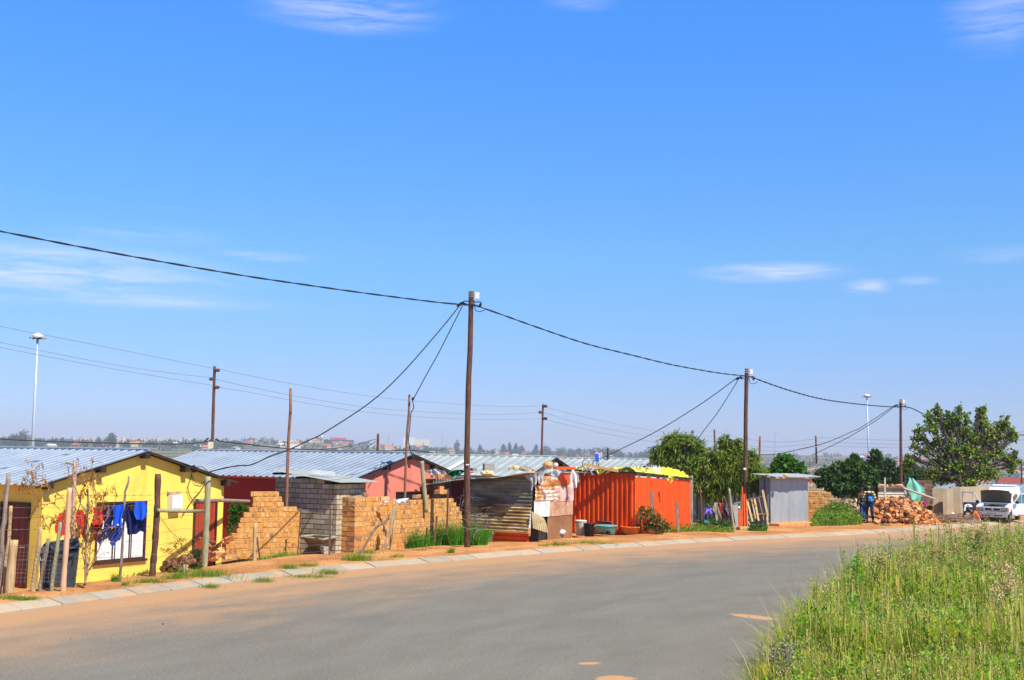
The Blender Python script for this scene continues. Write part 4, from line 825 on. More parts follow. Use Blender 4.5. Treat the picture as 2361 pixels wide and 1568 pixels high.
cable('twisted overhead cable sagging between the two nearest tall poles',[(1079,703.5),(1095,704),(1153,724),(1239,754.8),(1350,792),(1450,817),(1550,841),(1650,859),(1709,866),(1722,868)],g1,g2,.021,twist=1,smoothn=8)
cable('twisted overhead cable sagging between the second and third roadside poles',[(1722,868),(1734.6,870.4),(1815.6,898.8),(1900,921),(2000,934),(2064,938.5),(2076,938)],g2,g3,.026,twist=1)
cable('overhead cable running right from the third pole into the big tree',[(2077,937),(2097,940),(2110,945),(2150,963),(2250,990),(2450,1012)],g3,(52,103),.035)
cable('long drop cable from the nearest pole down to the yellow house corner post',[(1062,702),(1008.7,767.5),(923,864.6),(849.8,930.5),(747,998),(713,1014.8),(667,1036.7),(625,1051.4),(580,1071.6),(551,1073.8),(518,1079.3),(480.6,1089)],g1,(-7.9,30.8),.018)
cable('short steep drop cable from the nearest pole to the thin house pole',[(1066.4,704.6),(1014.8,807),(982.9,864.6),(953.6,919.5)],g1,(-3.2,39),.016)
cable('slack cable hanging down the thin pole to the salmon gable peak',[(953.6,919.5),(951,924),(953.6,940),(947.6,952.5),(945,981.7),(942,1011),(944,1033),(953.6,1055),(962,1064)],(-3.4,38.8),(-3.1,38.9),.016,name='service_cable')
cable('drop cable from the second pole to the bright ribbed roofs',[(1701.5,869.4),(1642.8,913),(1586,951),(1506.6,998.5),(1414,1043.7),(1389.7,1056)],g2,(4.9,60),.02)
cable('steep drop cable from the second pole into the peach tree',[(1706,869.4),(1654.7,951),(1614.7,1004),(1590,1050)],g2,(9.4,60),.018)
cable('upper of two drop cables from the third pole, ending at the far brown pole',[(2063.6,934),(1988.6,983.8),(1967,994),(1907.5,1019.5),(1852,1033.8),(1797,1046),(1754,1048.6)],g3,(13.7,66),.022)
cable('lower of two drop cables from the third pole, ending at the stub pole',[(2065,935),(2017.8,971),(1951.6,1010.7),(1907.5,1032.7),(1870,1050.4)],g3,(19.5,78),.022)
a1=(-18.7,75); b1=(3.4,130); c1=(39.9,235); d1=(43.3,170); e1=(43.6,110)
for k,(l_,pts) in enumerate([('top',[(-120,725),(0,752.3),(244,800),(490.7,849.2),(509,852),(576.4,866.6),(720,893),(862,914.6),(1000,928),(1152.8,937),(1252,936.5)]),('middle',[(-120,765),(0,789.6),(244,837.7),(400,861),(479.7,870.2),(504,876),(576.4,892.6),(720,920),(862,940.8),(1000,951),(1152.8,955.6),(1247,950)]),('lowest',[(-120,777),(0,801),(244,847.5),(490.7,889),(509,894),(576.4,904.8),(720,932),(862,952.5),(1000,963),(1152.8,967.8),(1252,965)])]):
    cable('%s of three thin wires crossing the sky behind the left houses'%l_,pts,a1,b1,.012,name='thin_power_line',m=M_wire)
for k,(l_,pts) in enumerate([('top',[(1253,937),(1325.7,956.6),(1420,977),(1511,993),(1580,996),(1645.6,995)]),('middle',[(1250,950),(1325.7,973),(1400,989),(1480,1002),(1560,1008),(1645,1006)]),('lowest',[(1253,966),(1325.7,984),(1400,1001),(1502,1018),(1570,1023),(1646,1018)])]):
    cable('%s of three faint wires above the bright ribbed roofs'%l_,pts,b1,c1,.018,name='thin_power_line',m=M_wire)
for k,(l_,pts) in enumerate([('top',[(1650.5,995),(1709,1010.7),(1801.6,1019.5),(1877.7,1011.8)]),('middle',[(1650,1007),(1709,1025),(1784,1031),(1876.6,1022.8)]),('lowest',[(1650,1019),(1731,1036),(1806,1040.4),(1876.6,1031)])]):
    cable('%s of three faint wires above the grey shack'%l_,pts,c1,d1,.018,name='thin_power_line',m=M_wire)
for k,(l_,pts) in enumerate([('top',[(1884,1008.5),(2046,1015),(2105,1014),(2200,1008),(2270,1001),(2341.6,997),(2420,990)]),('middle',[(1884,1019),(2046,1024),(2105,1023),(2200,1018),(2270,1011),(2341.6,1006.6),(2420,1000)]),('lowest',[(1884,1028),(2046,1032),(2105,1031),(2200,1026),(2270,1020),(2341.6,1015.4),(2420,1009)])]):
    cable('%s of three faint wires running behind the big right tree'%l_,pts,d1,e1,.015,name='thin_power_line',m=M_wire)
pa=bigpole('power_pole','dark pole with three side insulators rising behind the yellow house',[(494.9,844.5),(492.7,916),(489.5,1034)],75,6.4,7.4,m=M_pole)
for (x0,x1,y) in ((494,506,853.6),(494,483,873.6),(493,505,893)):
    m=MB(); m.tube([P(x0,y,75),P((x0+x1)/2,y,74.9),P(x1,y+.4,74.9)],[.07,.11,.10],8); m.build('insulator',M_pole,pa)
m=MB(); m.box(P(486,1026.5,74.8),(.30,.2,.42)); m.build('meter_box',mat('yellowish box',(.7,.68,.5),rough=.5),pa)
m=MB(); m.tube([P(481,1010,74.9),P(471,1018,74.9)],.05,5); m.tube([P(497,1012,74.9),P(505,1016,74.9)],.07,5); m.build('tension_clamp',M_black,pa)
pb=bigpole('power_pole','dark pole with side insulators beyond the middle roofs',[(1252,932),(1251,965),(1249,1051)],130,4.4,5.2)
for (x0,x1,y) in ((1252,1261,936.5),(1251,1243,950.5),(1251,1261,965)):
    m=MB(); m.tube([P(x0,y,130),P(x1,y,129.8)],.16,6); m.build('insulator',M_pole,pb)
pc=bigpole('power_pole','brown distant pole between the two peach tree crowns',[(1647,989.7),(1649,1060)],235,3.8,4.2,sub=1)
pd=bigpole('power_pole','slim dark pole with wires above the grey shack and dark bush',[(1880.8,1004.7),(1883.7,1095)],170,3.4,4.4,m=M_dark,sub=1)
for y in (1011,1022.5,1031): 
    m=MB(); m.tube([P(1877,y,169.8),P(1886,y-.8,169.8)],.05,5); m.build('cross_pin',M_wire,pd)
pe=bigpole('power_pole','tall brown pole standing inside the big right tree',[(2269,972),(2270.5,1050),(2273,1130)],110,5.0,6,sub=1)
bigpole('power_pole','thin brown pole at the right edge beyond the white van',[(2355,1061),(2356,1150)],112,3.8,4.2,sub=.5)
bigpole('short_pole','short brown pole with guy wires behind the red house ridge',[(871.8,1000),(871,1045)],80,5.9,6,sub=1)
cable('slack wire from the short pole down to the left over the red house roof',[(866,1012.3),(830,1023),(786,1031.6),(740,1036)],(-9,80),(-12.5,76),.02,name='service_cable')
cable('steep guy wire left of the short pole',[(867,1017),(850,1029),(833,1042)],(-9,80),(-10,78),.02,name='guy_wire')
cable('dark bundled cable low across the left, just above the yellow roof',[(-60,1010),(0,1012),(77,1016),(231.6,1021),(403.5,1023.6),(470,1019),(487,1014)],(-32,66),a1,.035)
cable('dark bundled cable skimming the red house ridge',[(505,1017),(573,1025),(661.5,1034),(778,1038.5),(860,1040),(945,1038.7),(1000,1044)],a1,(-6,100),.035)
bigpole('short_pole','dark stub pole poking above the bright ribbed roofs',[(1401,1033.5),(1401.3,1056)],64,4.2,4.4,m=M_dark,sub=1)
bigpole('short_pole','reddish pole beyond the peach tree, left of the grey shack roof',[(1752.4,1006),(1750,1093)],66,4.6,5,m=M_pole2,sub=1)
bigpole('short_pole','brown stub pole standing beside the television aerial',[(1868.7,1051),(1868.7,1110)],76,4,4.3,m=M_grey_wood,sub=1)
bigpole('house_pole','thin reddish pole behind the left brick wall, before the cement outhouse',[(670,895.4),(670,945.5),(665,1016),(662.4,1095),(659,1200),(658,1272)],36.5,6.6,8,cat='wooden pole',m=M_pole2)
hp=bigpole('house_pole','thin reddish pole in front of the salmon gable and its window',[(943.8,909.8),(943,950),(938.9,991.6),(936.5,1035.6),(934.8,1094),(933.4,1150),(932,1245)],38.9,5,6.8,cat='wooden pole',m=M_pole2)
m=MB(); m.tube([P(953,916,38.8),P(951,922,38.8)],[.03,.06],6); m.build('tension_clamp',M_black,hp)
# ================================================================ posts and fences (left)
def post(label,pts,wd,m=M_grey_wood,zg=.08,Y=None,name='fence_post',cat='fence post',flat=False,group=None,w0=None,n=8):
    if Y is None: Y=G(pts[-1][0],pts[-1][1],zg).y
    q=polepts(pts,Y)[::-1]; q=[q[0]-Vector((0,0,.25))]+q; f=[]
    for a,c in zip(q,q[1:]):
        k=max(1,int((c-a).length/.12)); f+=[a.lerp(c,i/k) for i in range(k)]
    f.append(q[-1]); w0=w0 or wd; r=[rad(wd+(w0-wd)*i/(len(f)-1),Y)*random.uniform(.9,1.1) for i in range(len(f))]
    b=MB(); b.tube(f,r,4 if flat else n,bump=.02 if flat else .07); return b.build(name,m,label=label,cat=cat,smooth=not flat,group=group),Y
z1=lambda *a:[Z1(x,y) for x,y in a]; z2=lambda *a:[Z2(x,y) for x,y in a]; z3=lambda *a:[Z3(x,y) for x,y in a]; z5=lambda *a:[Z5(x,y) for x,y in a]; z6=lambda *a:[Z6(x,y) for x,y in a]; z7=lambda *a:[Z7(x,y) for x,y in a]; zp=lambda *a:[ZP(x,y) for x,y in a]; z4=lambda *a:[Z4(x,y) for x,y in a]
YF=25.4
post('gnarled silvery grey fence post at the far left edge',z1((78,435),(72,500),(58,600),(45,760),(42,850),(20,950),(12,1200),(-5,1440)),11,M_grey_wood,Y=YF)
post('slender tan post just right of the gnarled silvery post',z1((98,725),(88,900),(78,1040),(52,1200),(40,1440)),7.4,M_tan,Y=YF+.3,w0=9)
post('stout sawn-off pale post at the far left',z1((125,1030),(110,1200),(85,1455)),20,M_tan,Y=YF-.15,n=10)
post('crooked brown picket, left of the three before the bin',z1((362,912),(350,1080),(325,1230),(298,1435)),13,M_tan,Y=YF,w0=8)
post('short brown picket, middle of the three before the bin',z1((432,1018),(412,1150),(385,1280),(360,1430)),9.5,M_grey_wood,Y=YF,w0=9)
post('greenish picket, right of the three before the bin',z1((546,870),(525,1000),(500,1180),(468,1415)),9.5,M_green_pole,Y=YF)
post('smooth beige pole leaning in front of the bin',z1((624,562),(610,800),(592,1100),(568,1425)),13,mat('smooth beige bamboo',[(.55,.34,.20),(.62,.40,.24)],rough=.5,scale=2),Y=YF-.1,name='beige_pole',w0=10.5,n=12)
Yt=26.6
tp,_=post('pinkish pole topped with a grey pipe elbow behind the bin',z1((668,335),(664,600),(655,900),(650,1450)),12,mat('smooth pinkish pole',[(.50,.30,.22),(.58,.37,.28)],rough=.6,scale=2),Y=Yt,name='pipe_pole',w0=9,n=12)
m=MB(); m.tube([P(*Z1(592,350),Yt),P(*Z1(590,332),Yt),P(*Z1(640,345),Yt),P(*Z1(668,352),Yt),P(*Z1(668,325),Yt)],.028,8)
m.build('pipe_elbow',M_conc,tp)
post('thin dead grey stake inside the twiggy bush',z1((785,572),(790,720),(775,900),(770,1100),(768,1395)),4.4,M_grey_wood,Y=26.0)
post('crooked brown stake in front of the laundry window',z1((1155,460),(1152,510),(1120,600),(1115,700),(1124,780),(1105,900),(1090,1200),(1072,1390)),7.6,M_grey_wood,zg=.1,w0=5)
jp,YJ=post('thick dark brown square post right of the laundry window',z1((1415,438),(1410,700),(1390,1050),(1362,1365)),14.5,M_pole,zg=.1,n=8)
lp_,YL=post('thick greenish round post before the red door',z2((475,408),(470,640),(460,900),(440,1345)),13.4,M_green_pole,zg=.1,n=14)
m=MB(); a=P(*Z1(1418,765),YJ-.15); b=P(*Z2(428,770),YL-.18); m.tube([a,a.lerp(b,.5)+Vector((0,0,-.01)),b],.045,10); m.build('fence_rail',M_green_pole,label='greenish round rail between the dark brown post and the greenish post',cat='fence rail',smooth=True)
m=MB(); a=P(*Z2(320,662),YL+.2); b=P(*Z2(905,667),35.0); m.tube([a,a.lerp(b,.5)+Vector((0,0,.02)),b],[.05,.05,.045],8); m.build('fence_rail',M_grey_wood,label='thin brown beam from the greenish post to the stepped brick wall',cat='fence rail')
post('split pale post in front of the stepped brick wall',z2((968,893),(965,1000),(962,1285)),8.4,M_tan,flat=False)
post('dark board leaning on the split pale post',z2((985,1040),(1018,1272)),4.4,M_pole,flat=True)
post('thin rusty iron post at the right end of the stepped brick wall',z2((1443,760),(1435,900),(1413,1230)),3.6,M_rustpost,flat=True)
post('rusty iron post in front of the cement sink',z3((187,728),(183,900),(176,1235)),5.2,M_rustpost,flat=True)
q_,YQ=post('broad weathered plank post leaning before the right brick wall',z3((866,715),(850,820),(800,1000),(752,1195)),13.5,M_tan,flat=True)
post('curved branch propping up the broad plank post',z3((822,790),(790,850),(750,885),(690,920),(650,960),(600,1040),(500,1228)),5.6,M_grey_wood)
post('slim pale stick behind the broad plank post',z3((848,895),(845,1000),(818,1168)),4.8,M_tan)
post('greyish green post rising behind the right brick wall',z3((1143,245),(1155,400),(1170,560),(1188,700)),9.5,M_green_pole,Y=39.2)
post('flat dark brown post before the right end of the brick wall',z3((1420,535),(1412,700),(1405,930)),6,M_pole,Y=38.7,flat=True)
post('short rusty post standing in the green clump',z3((1300,822),(1292,900),(1283,1010)),5.2,M_rustpost,Y=37.8,flat=True)
post('short cut stump at the edge of the kerb grass',z2((232,1325),(222,1455)),8.5,M_grey_wood)
# fence strands: wavy wires in the plane of the posts
def strand(pts,Y0,Y1,b,r=.0045,barb=False):
    n_=len(pts); q=[]
    x0,x1=pts[0][0],pts[-1][0]
    for (x,y),(x2,y2) in zip(pts,pts[1:]):
        for k in range(4): f=k/4; xx=x+(x2-x)*f; q.append(P(xx,y+(y2-y)*f+random.uniform(-.6,.6),Y0+(Y1-Y0)*(xx-x0)/(x1-x0+1e-6)))
    q.append(P(*pts[-1],Y1)); b.tube(q,r,4)
    if barb:
        for p in q[::1]: b.box(p,(.03,.008,.02),(random.random(),random.random(),random.random()))
b=MB()
for ys in ((608,612,625,633,632,628),(745,742,740,735,722,715),(832,832,826,822,812,806),(940,938,935,925,915,912)):
    strand([Z1(x,y) for x,y in zip((-20,200,430,700,1130,1400),ys)],YF-.08,YJ-.15,b,barb=ys[0] in(608,940))
for ys in ((1080,1078,1075,1060,1045,1030),(1205,1205,1210,1195,1180,1160),(1320,1320,1310,1290,1270,1250)):
    strand([Z1(x,y) for x,y in zip((-20,200,430,700,1130,1400),ys)],YF-.08,YJ-.15,b)
# woven squares low at the left
for k in range(9): strand([Z1(x,1100+k*38+random.uniform(-4,4)) for x in (-20,150,330,560)],YF-.1,YF-.1,b,.003)
for k in range(17): x=-10+k*35; strand([Z1(x+20,1080),Z1(x+8,1200),Z1(x-6,1320),Z1(x-16,1420)],YF-.1,YF-.1,b,.003)
b.build('wire_fence',M_wire,label='sagging barbed and woven wire fence before the bin and maroon door',cat='wire fence')
b=MB()
# diamond mesh before the yellow wall
def diam(xa,xb,ya,yb,Ya,Yb,st,b):
    n_=int((xb-xa)/st)
    for s_ in (-1,1):
        for k in range(-int((yb-ya)/st*.9),n_+int((yb-ya)/st*.9)):
            x=xa+k*st; pts=[]
            for j in range(11):
                f=j/10; xx=x+s_*(yb-ya)*.85*f if s_>0 else x+(yb-ya)*.85*(1-f); yy=ya+(yb-ya)*f
                if xa<=xx<=xb: pts.append(P(xx+random.uniform(-.4,.4),yy+random.uniform(-.4,.4),Ya+(Yb-Ya)*(xx-xa)/(xb-xa)))
            if len(pts)>1: b.tube(pts,.0017,3,cap=False)
xa,ya=Z1(1420,840); xb,yb=Z2(440,1300)
diam(xa,xb,ya,1300,YJ,YL,6.4,b)
xa2=Z1(640,0)[0]; xb2=Z1(1370,0)[0]; diam(xa2,xb2,Z1(0,930)[1],Z1(0,1360)[1],26.2,YJ,8.5,b)
for yy in (0,64,120,176,232): strand([(Z1(1390,0)[0],Z1(0,860+yy*1.9)[1]),(420,1190+yy*.45),(Z2(450,0)[0],1186+yy*.48)],YJ-.12,YL-.12,b,.0045)
strand([Z1(1390,760),Z2(80,980),Z2(190,1070)],YJ-.1,YL-.3,b,.006)
strand([Z1(1400,625),Z2(60,575),Z2(440,570)],YJ-.1,YL-.1,b,.004,True)
b.build('chain_link_fence',mat('rusty mesh wire',[(.22,.15,.09),(.12,.07,.04)],rough=.7),label='rusty diamond mesh fence in front of the sunlit yellow wall',cat='chain link fence')
b=MB()
for yy in (1080,1180,1250): strand([Z2(470,yy-60),Z2(700,yy-10),Z2(960,yy+8),Z2(1200,yy),Z2(1430,yy-40),Z2(1750,yy-70)],YL-.05,34.6,b,.0035)
b.build('wire_fence',M_wire,label='slack thin wires crossing in front of the stepped brick wall',cat='wire fence')
b=MB()
for yy in (860,980,1120): strand([Z3(185,yy),Z3(500,yy+40),Z3(820,yy),Z3(1290,yy-90),Z3(1410,yy-120)],34.6,37.8,b,.004)
b.build('wire_fence',M_wire,label='slack thin wires crossing in front of the long brick wall',cat='wire fence')
# meter cable on the yellow wall
b=MB()
def onw(x,y): return V(x,y,(C1.x,C1.y),(C1.x+u1.x,C1.y+u1.y))+n1*.05
for pts in ([(300,300),(290,400),(330,470),(390,485),(445,450)],[(440,465),(380,560),(300,650),(190,820)],[(290,400),(250,520),(265,600),(330,700)],[(340,310),(400,305),(450,340),(470,405)]): b.tube([onw(*Z2(*p)) for p in pts],.011,5)
b.tube([onw(*Z2(300,310)),onw(*Z2(330,350))],[.09,.07],6)
b.build('meter_cable',M_cable,label='loose dark cables drooping over the yellow wall to the meter box',cat='cable')
# ================================================================ household things
M_cm={}
def CMt(nm,c,r=.85,**k):
    return mat(nm,[tuple(x*.82 for x in c),c],rough=r,scale=6,bump=.3,bscale=25,**k)
def cloth(label,pts,Y,m,cat='clothing',name='garment',wv=.022,nu=9,nv=9,zf=Z1,parent=None,fold=1.6,group=None,A=None,B=None,seed=None,sub=None):
    """pts: top-left, top-right, bottom-right, bottom-left in the photograph, hung at its own depth, with folds"""
    q=[(P(*zf(*p),Y) if A is None else V(*zf(*p),A,B)) for p in pts]; ph=random.uniform(0,6)
    n=(q[1]-q[0]).cross(q[3]-q[0]).normalized()
    def fn(i,j,o=0):
        p=(q[0].lerp(q[1],i)).lerp(q[3].lerp(q[2],i),j)
        return p+n*(o+wv*(math.sin(i*6.28*fold+ph+j*1.9)*(.35+.65*j)+.6*math.sin(j*6+i*5+ph*2)+.45*math.sin(i*17+j*4+ph)*j))+(q[1]-q[0]).normalized()*(wv*.9*math.sin(j*6.5+ph)*(2*i-1))+Vector((0,0,-wv*1.3*math.sin(i*7.5+ph)*j-wv*.6*math.sin(i*19+ph)*j))
    b=MB(); b.grid(lambda i,j:fn(i,j),nu*2,nv); b.grid(lambda i,j:fn(1-i,j,.006),nu*2,nv)
    o=b.build(name,m,parent=parent,label=label,cat=None if parent else cat,smooth=True,group=group); return o
def blob(c,r,seed=0,n=10,rough=.12,flat=1):
    b=MB(); rg_=random.Random(seed); vs=[];
    for i in range(n+1):
        th=math.pi*i/n
        for j in range(n*2):
            ph=2*math.pi*j/(n*2); k=1+rg_.uniform(-rough,rough); vs.append(Vector((r[0]*k*math.sin(th)*math.cos(ph),r[1]*k*math.sin(th)*math.sin(ph),r[2]*k*math.cos(th)))+Vector(c))
    fs=[(i*n*2+j,i*n*2+(j+1)%(n*2),(i+1)*n*2+(j+1)%(n*2),(i+1)*n*2+j) for i in range(n) for j in range(n*2)]
    b.add(vs,fs); return b
Rd=CMt('red cloth',(.72,.02,.012)); Dr=CMt('red cloth darkened as shadow',(.22,.008,.01)); Bl=CMt('bright blue cloth',(.01,.10,.72)); Nv=CMt('navy cloth',(.006,.012,.10))  # dark red is the red cloth with its shadow side painted in
YLn=27.6
b=MB(); strand([Z1(*p) for p in ((500,790),(590,778),(700,760),(830,742),(925,735),(1020,722),(1120,708),(1200,690),(1310,678),(1400,670))],YLn,YLn,b,.005); b.build('washing_line',M_wire,label='washing line carrying the red and blue laundry',cat='washing line')
cloth('red shirt with pale print, leftmost on the washing line',[(520,795),(600,780),(595,992),(490,985)],YLn,mat('printed red cloth',[(.75,.02,.012),(.70,.02,.02),(.7,.4,.4)],scale=14,contrast=(.45,.75)))
t=T('garment','red trousers hanging between the pinkish pole and the twiggy bush','clothing',P(*Z1(720,900),YLn)); cloth(None,[(680,768),(752,758),(768,1000),(678,930)],YLn,Rd,parent=t,name='front_panel'); cloth(None,[(700,925),(768,780),(790,1050),(730,1010)],YLn+.1,Dr,parent=t,name='leg'); cloth(None,[(672,925),(712,930),(708,1080),(675,1145)],YLn+.12,Dr,parent=t,name='leg')
t=T('garment','bright red jersey hanging just left of the navy clothes','clothing',P(*Z1(870,900),YLn)); cloth(None,[(828,742),(925,736),(918,890),(845,905)],YLn,Rd,parent=t,name='front_panel'); cloth(None,[(815,880),(920,870),(885,1030),(792,1050)],YLn+.1,Dr,parent=t,name='lower_panel')
t=T('garment','dark navy trousers hanging right of the red jersey','clothing',P(*Z1(960,900),YLn)); cloth(None,[(926,738),(1018,728),(1005,940),(920,950)],YLn,Nv,parent=t,name='seat'); cloth(None,[(900,930),(960,930),(915,1075),(872,1070)],YLn,Nv,parent=t,name='leg'); cloth(None,[(950,900),(1040,900),(990,1035),(935,1020)],YLn,Nv,parent=t,name='leg')
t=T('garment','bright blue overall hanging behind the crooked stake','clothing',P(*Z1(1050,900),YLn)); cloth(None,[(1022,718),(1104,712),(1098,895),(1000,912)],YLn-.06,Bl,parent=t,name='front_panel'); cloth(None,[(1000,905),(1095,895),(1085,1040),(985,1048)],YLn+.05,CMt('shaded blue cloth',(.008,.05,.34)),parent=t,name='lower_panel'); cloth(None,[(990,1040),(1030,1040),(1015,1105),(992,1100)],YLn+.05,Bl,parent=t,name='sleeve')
cloth('navy and blue shirt hanging right of the crooked stake',[(1118,712),(1145,706),(1215,960),(1130,985)],YLn,Nv); 
t=T('garment','bright blue shirt over navy shorts, rightmost on the washing line','clothing',P(*Z1(1255,800),YLn)); cloth(None,[(1198,690),(1306,677),(1318,830),(1220,862)],YLn-.05,Bl,parent=t,name='shirt'); cloth(None,[(1150,760),(1300,800),(1318,960),(1140,975)],YLn+.06,Nv,parent=t,name='shorts')
# wheelie bin
bc=P(*Z1(505,1410),26.15); bc=Vector((bc.x,bc.y,-.12)); bt=T('wheelie_bin','dark grey wheelie bin with yellow paint marks behind the pickets','bin',bc)
M_bin=mat('dark grey bin plastic',[(.035,.045,.055),(.055,.065,.08)],rough=.45,scale=3,second=((.55,.50,.02),4,.70,.76,(1,1,.5)))
f=Vector((.30,-.954,0)).normalized(); sx_=Vector((.954,.30,0))
def tr(m,c,w0,d0,w1_,d1,z0,z1_): 
    q=[c+sx_*(sx*w/2)+f*(sy*d/2)+Zv*z for (w,d,z) in ((w0,d0,z0),(w1_,d1,z1_)) for sx,sy in ((-1,-1),(1,-1),(1,1),(-1,1))]
    m.add(q,[(3,2,1,0),(4,5,6,7),(0,1,5,4),(1,2,6,5),(2,3,7,6),(3,0,4,7)])
W8=1.45
def bx0(x): return P(*Z1(x,1200),26.1).x
bw=(bx0(668)-bx0(335)); bc2=Vector(((bx0(668)+bx0(335))/2,26.3,-.12))
m=MB(); tr(m,bc2,bw*.82,.6,bw*.98,.78,0,1.02); m.build('body',M_bin,bt,bevel=.02)
m=MB(); q=[]; tr(m,bc2,bw*1.12,.92,bw*1.10,.9,1.02,1.06); tr(m,bc2-f*.05,bw*1.02,.8,bw*.8,.5,1.06,1.20)
for v in m.v: v.z+= .12*((v-bc2).dot(sx_)/bw)
m.build('lid',M_bin,bt,bevel=.015)
for s_ in (-1,1): m=MB(); m.lathe(bc2+sx_*(s_*bw*.36)-f*.25+Zv*.1,[(.11,-.03),(.11,.03)],14,ax=sx_); m.build('wheel',M_black,bt)
m=MB(); m.tube([bc2+f*.42-sx_*.3+Zv*.92,bc2+f*.46+Zv*.93,bc2+f*.42+sx_*.3+Zv*.92],.02,6); m.build('handle',M_bin,bt)
def textobj(s_,loc,right,upv,size,m,par,name='lettering',ext=.002):
    cu=bpy.data.curves.new(name,'FONT'); cu.body=s_; cu.size=size; cu.extrude=ext; cu.align_x='CENTER'; o=bpy.data.objects.new(name,cu); COL.objects.link(o)
    bpy.context.view_layer.update(); me=bpy.data.meshes.new_from_object(o); bpy.data.objects.remove(o); me.materials.clear(); me.materials.append(m)
    right=Vector(right).normalized(); upv=Vector(upv).normalized(); n_=right.cross(upv); M_=Matrix((right,upv,n_)).transposed().to_4x4(); M_.translation=Vector(loc)-ORG[par.name]; me.transform(M_)
    o=bpy.data.objects.new(name,me); COL.objects.link(o); o.parent=par; ORG[o.name]=ORG[par.name]; return o
tl=V(*Z1(372,1165),(bc2.x,bc2.y-.385),(bc2.x+sx_.x,bc2.y-.385+sx_.y))
Mtx=mat('faded white stencil',(.62,.6,.58),rough=.8)
textobj('PIKI',tl+f*.03+Zv*.0,sx_,Zv,.11,Mtx,bt); textobj('TUP',tl+f*.03-Zv*.11,sx_,Zv,.11,Mtx,bt)
# cement sink
M_sink=mat('stained cement sink',[(.16,.12,.07),(.30,.24,.16)],rough=.85,scale=4,bump=.2)
S0=P(*Z2(1440,1040),35.9); zt_=S0.z; S1=P(*Z3(225,1040),35.7); st_=T('cement_sink','slant-fronted cement wash sink standing between the two brick walls','sink',(S0.x+.6,S0.y,0))
m=MB(); dX=Vector((S1.x-S0.x,0,0)); bz=.12
q=[S0+Vector((0,.18,0)),S0+dX*.72+Vector((0,-.42,-.03)),S0+dX+Vector((0,.25,0)),S0+Vector((.25,.75,0))]
lo=[P(*Z2(1510,1195),36.1),P(*Z3(150,1190),36.0)]; lo[0].x+=.10; lo[1].x-=.14
lo=[Vector((lo[0].x,lo[0].y+.25,bz)),Vector((lo[1].x,lo[1].y,bz)),Vector((lo[1].x+.2,lo[1].y+.4,bz)),Vector((lo[0].x,lo[0].y+.4,bz))]
m.add(q+lo,[(4,5,1,0),(5,6,2,1),(6,7,3,2),(7,4,0,3),(7,6,5,4)]); m.build('basin',M_sink,st_)
m=MB(); 
for a_,b_ in ((0,1),(1,2),(2,3),(3,0)): m.tube([q[a_],q[b_]],.035,5)
m.build('rim',mat('pale cement rim',(.38,.33,.25),rough=.8),st_)
for x in (1700,): 
    for dz in (0,.13): m=MB(); m.box(P(*Z2(x,1215),35.5)+Zv*(dz+.02),(.22,.22,.13),(0,0,.3+dz),jit=.02); m.build('support_block',M_conc,st_)
# dish rack / wire basket on the outhouse roof
M_ww=mat('white coated wire',(.85,.86,.88),rough=.4)
a,b_,c_,d_=[P(*Z2(x,y),36.8) for x,y in ((1545,350),(1775,375),(1780,405),(1540,375))]
m=MB(); dv=Vector((0,.5,.03))
for k in range(13): f_=k/12; p=a.lerp(b_,f_); q_=d_.lerp(c_,f_); m.tube([p,q_,q_+dv,p+dv,p],.007,3)
for k in range(3): f_=k/2; m.tube([a.lerp(d_,f_),b_.lerp(c_,f_)],.008,3); m.tube([a.lerp(d_,f_)+dv,b_.lerp(c_,f_)+dv],.008,3)
m.build('wire_basket',M_ww,label='white wire basket lying upside down on the outhouse roof',cat='wire basket')
# plastic heap in front of the salmon house window
cloth('crumpled white plastic spread along the top of the long brick wall',[(770,652),(995,635),(1000,672),(690,685)],37.0,mat('white plastic film',(.85,.87,.92),rough=.3),name='plastic_sheet',cat='plastic sheet',zf=Z3,wv=.05,fold=5)
# ---- things on the rusty shack roof
YR=41.6
def stone(label,x0,y0,x1,y1,Y,m,zf=Z4,name='roof_stone',cat='stone',box=False,rot=0,group=None,dep=None,rough=.1,flat=False):
    a=P(*zf(x0,y1),Y); c=P(*zf(x1,y0),Y); w_=c.x-a.x; h_=c.z-a.z; cc=(a+c)/2
    if box: b=MB(); b.box(cc,(w_*.96,dep or w_*.7,h_*.96),(0,rot,.25),jit=.015*w_)
    else: b=blob(cc,(w_/2,(dep or w_)/2,h_/2),seed=int(x0+y0),n=6,rough=rough)
    return b.build(name,m,label=label,cat=cat,group=group,bevel=.01 if box else 0)
M_st=mat('ochre rock',[(.42,.22,.08),(.62,.38,.17)],rough=.95,scale=9,bump=.8,bscale=15); M_st2=mat('pale yellow rubble',[(.62,.42,.18),(.80,.62,.36)],rough=.95,scale=9,bump=.8,bscale=15)
stone('rough grey cement block standing on the rusty shack roof',572,325,712,415,YR,mat('rough grey cement',[(.22,.22,.21),(.42,.42,.40)],rough=.95,scale=25,bump=.9,bscale=30),name='cement_block',cat='cement block',box=True)
stone('pale yellow rubble lump under the grey cement block',542,415,722,490,YR-.2,M_st2,rough=.16)
stone('big brown rock near the right end of the rusty shack roof',1318,292,1455,400,YR+.5,M_st,rough=.07)
stone('orange brick half, left of the tan rubble on the shack roof',888,374,938,410,YR,M_brick,name='brick',cat='brick',box=True)
stone('tan rubble lump right of the orange brick half',938,350,1025,412,YR+.2,M_st2,rough=.2)
stone('grey ash heap in the middle of the rusty shack roof',1010,365,1170,415,YR+.3,mat('ash and rubble',[(.2,.18,.15),(.4,.36,.3)],rough=.95,scale=12,bump=.6),rough=.2,name='ash_heap',cat='rubble')
stone('flat orange brick before the ash heap',1108,405,1158,432,YR-.1,M_brick,name='brick',cat='brick',box=True)
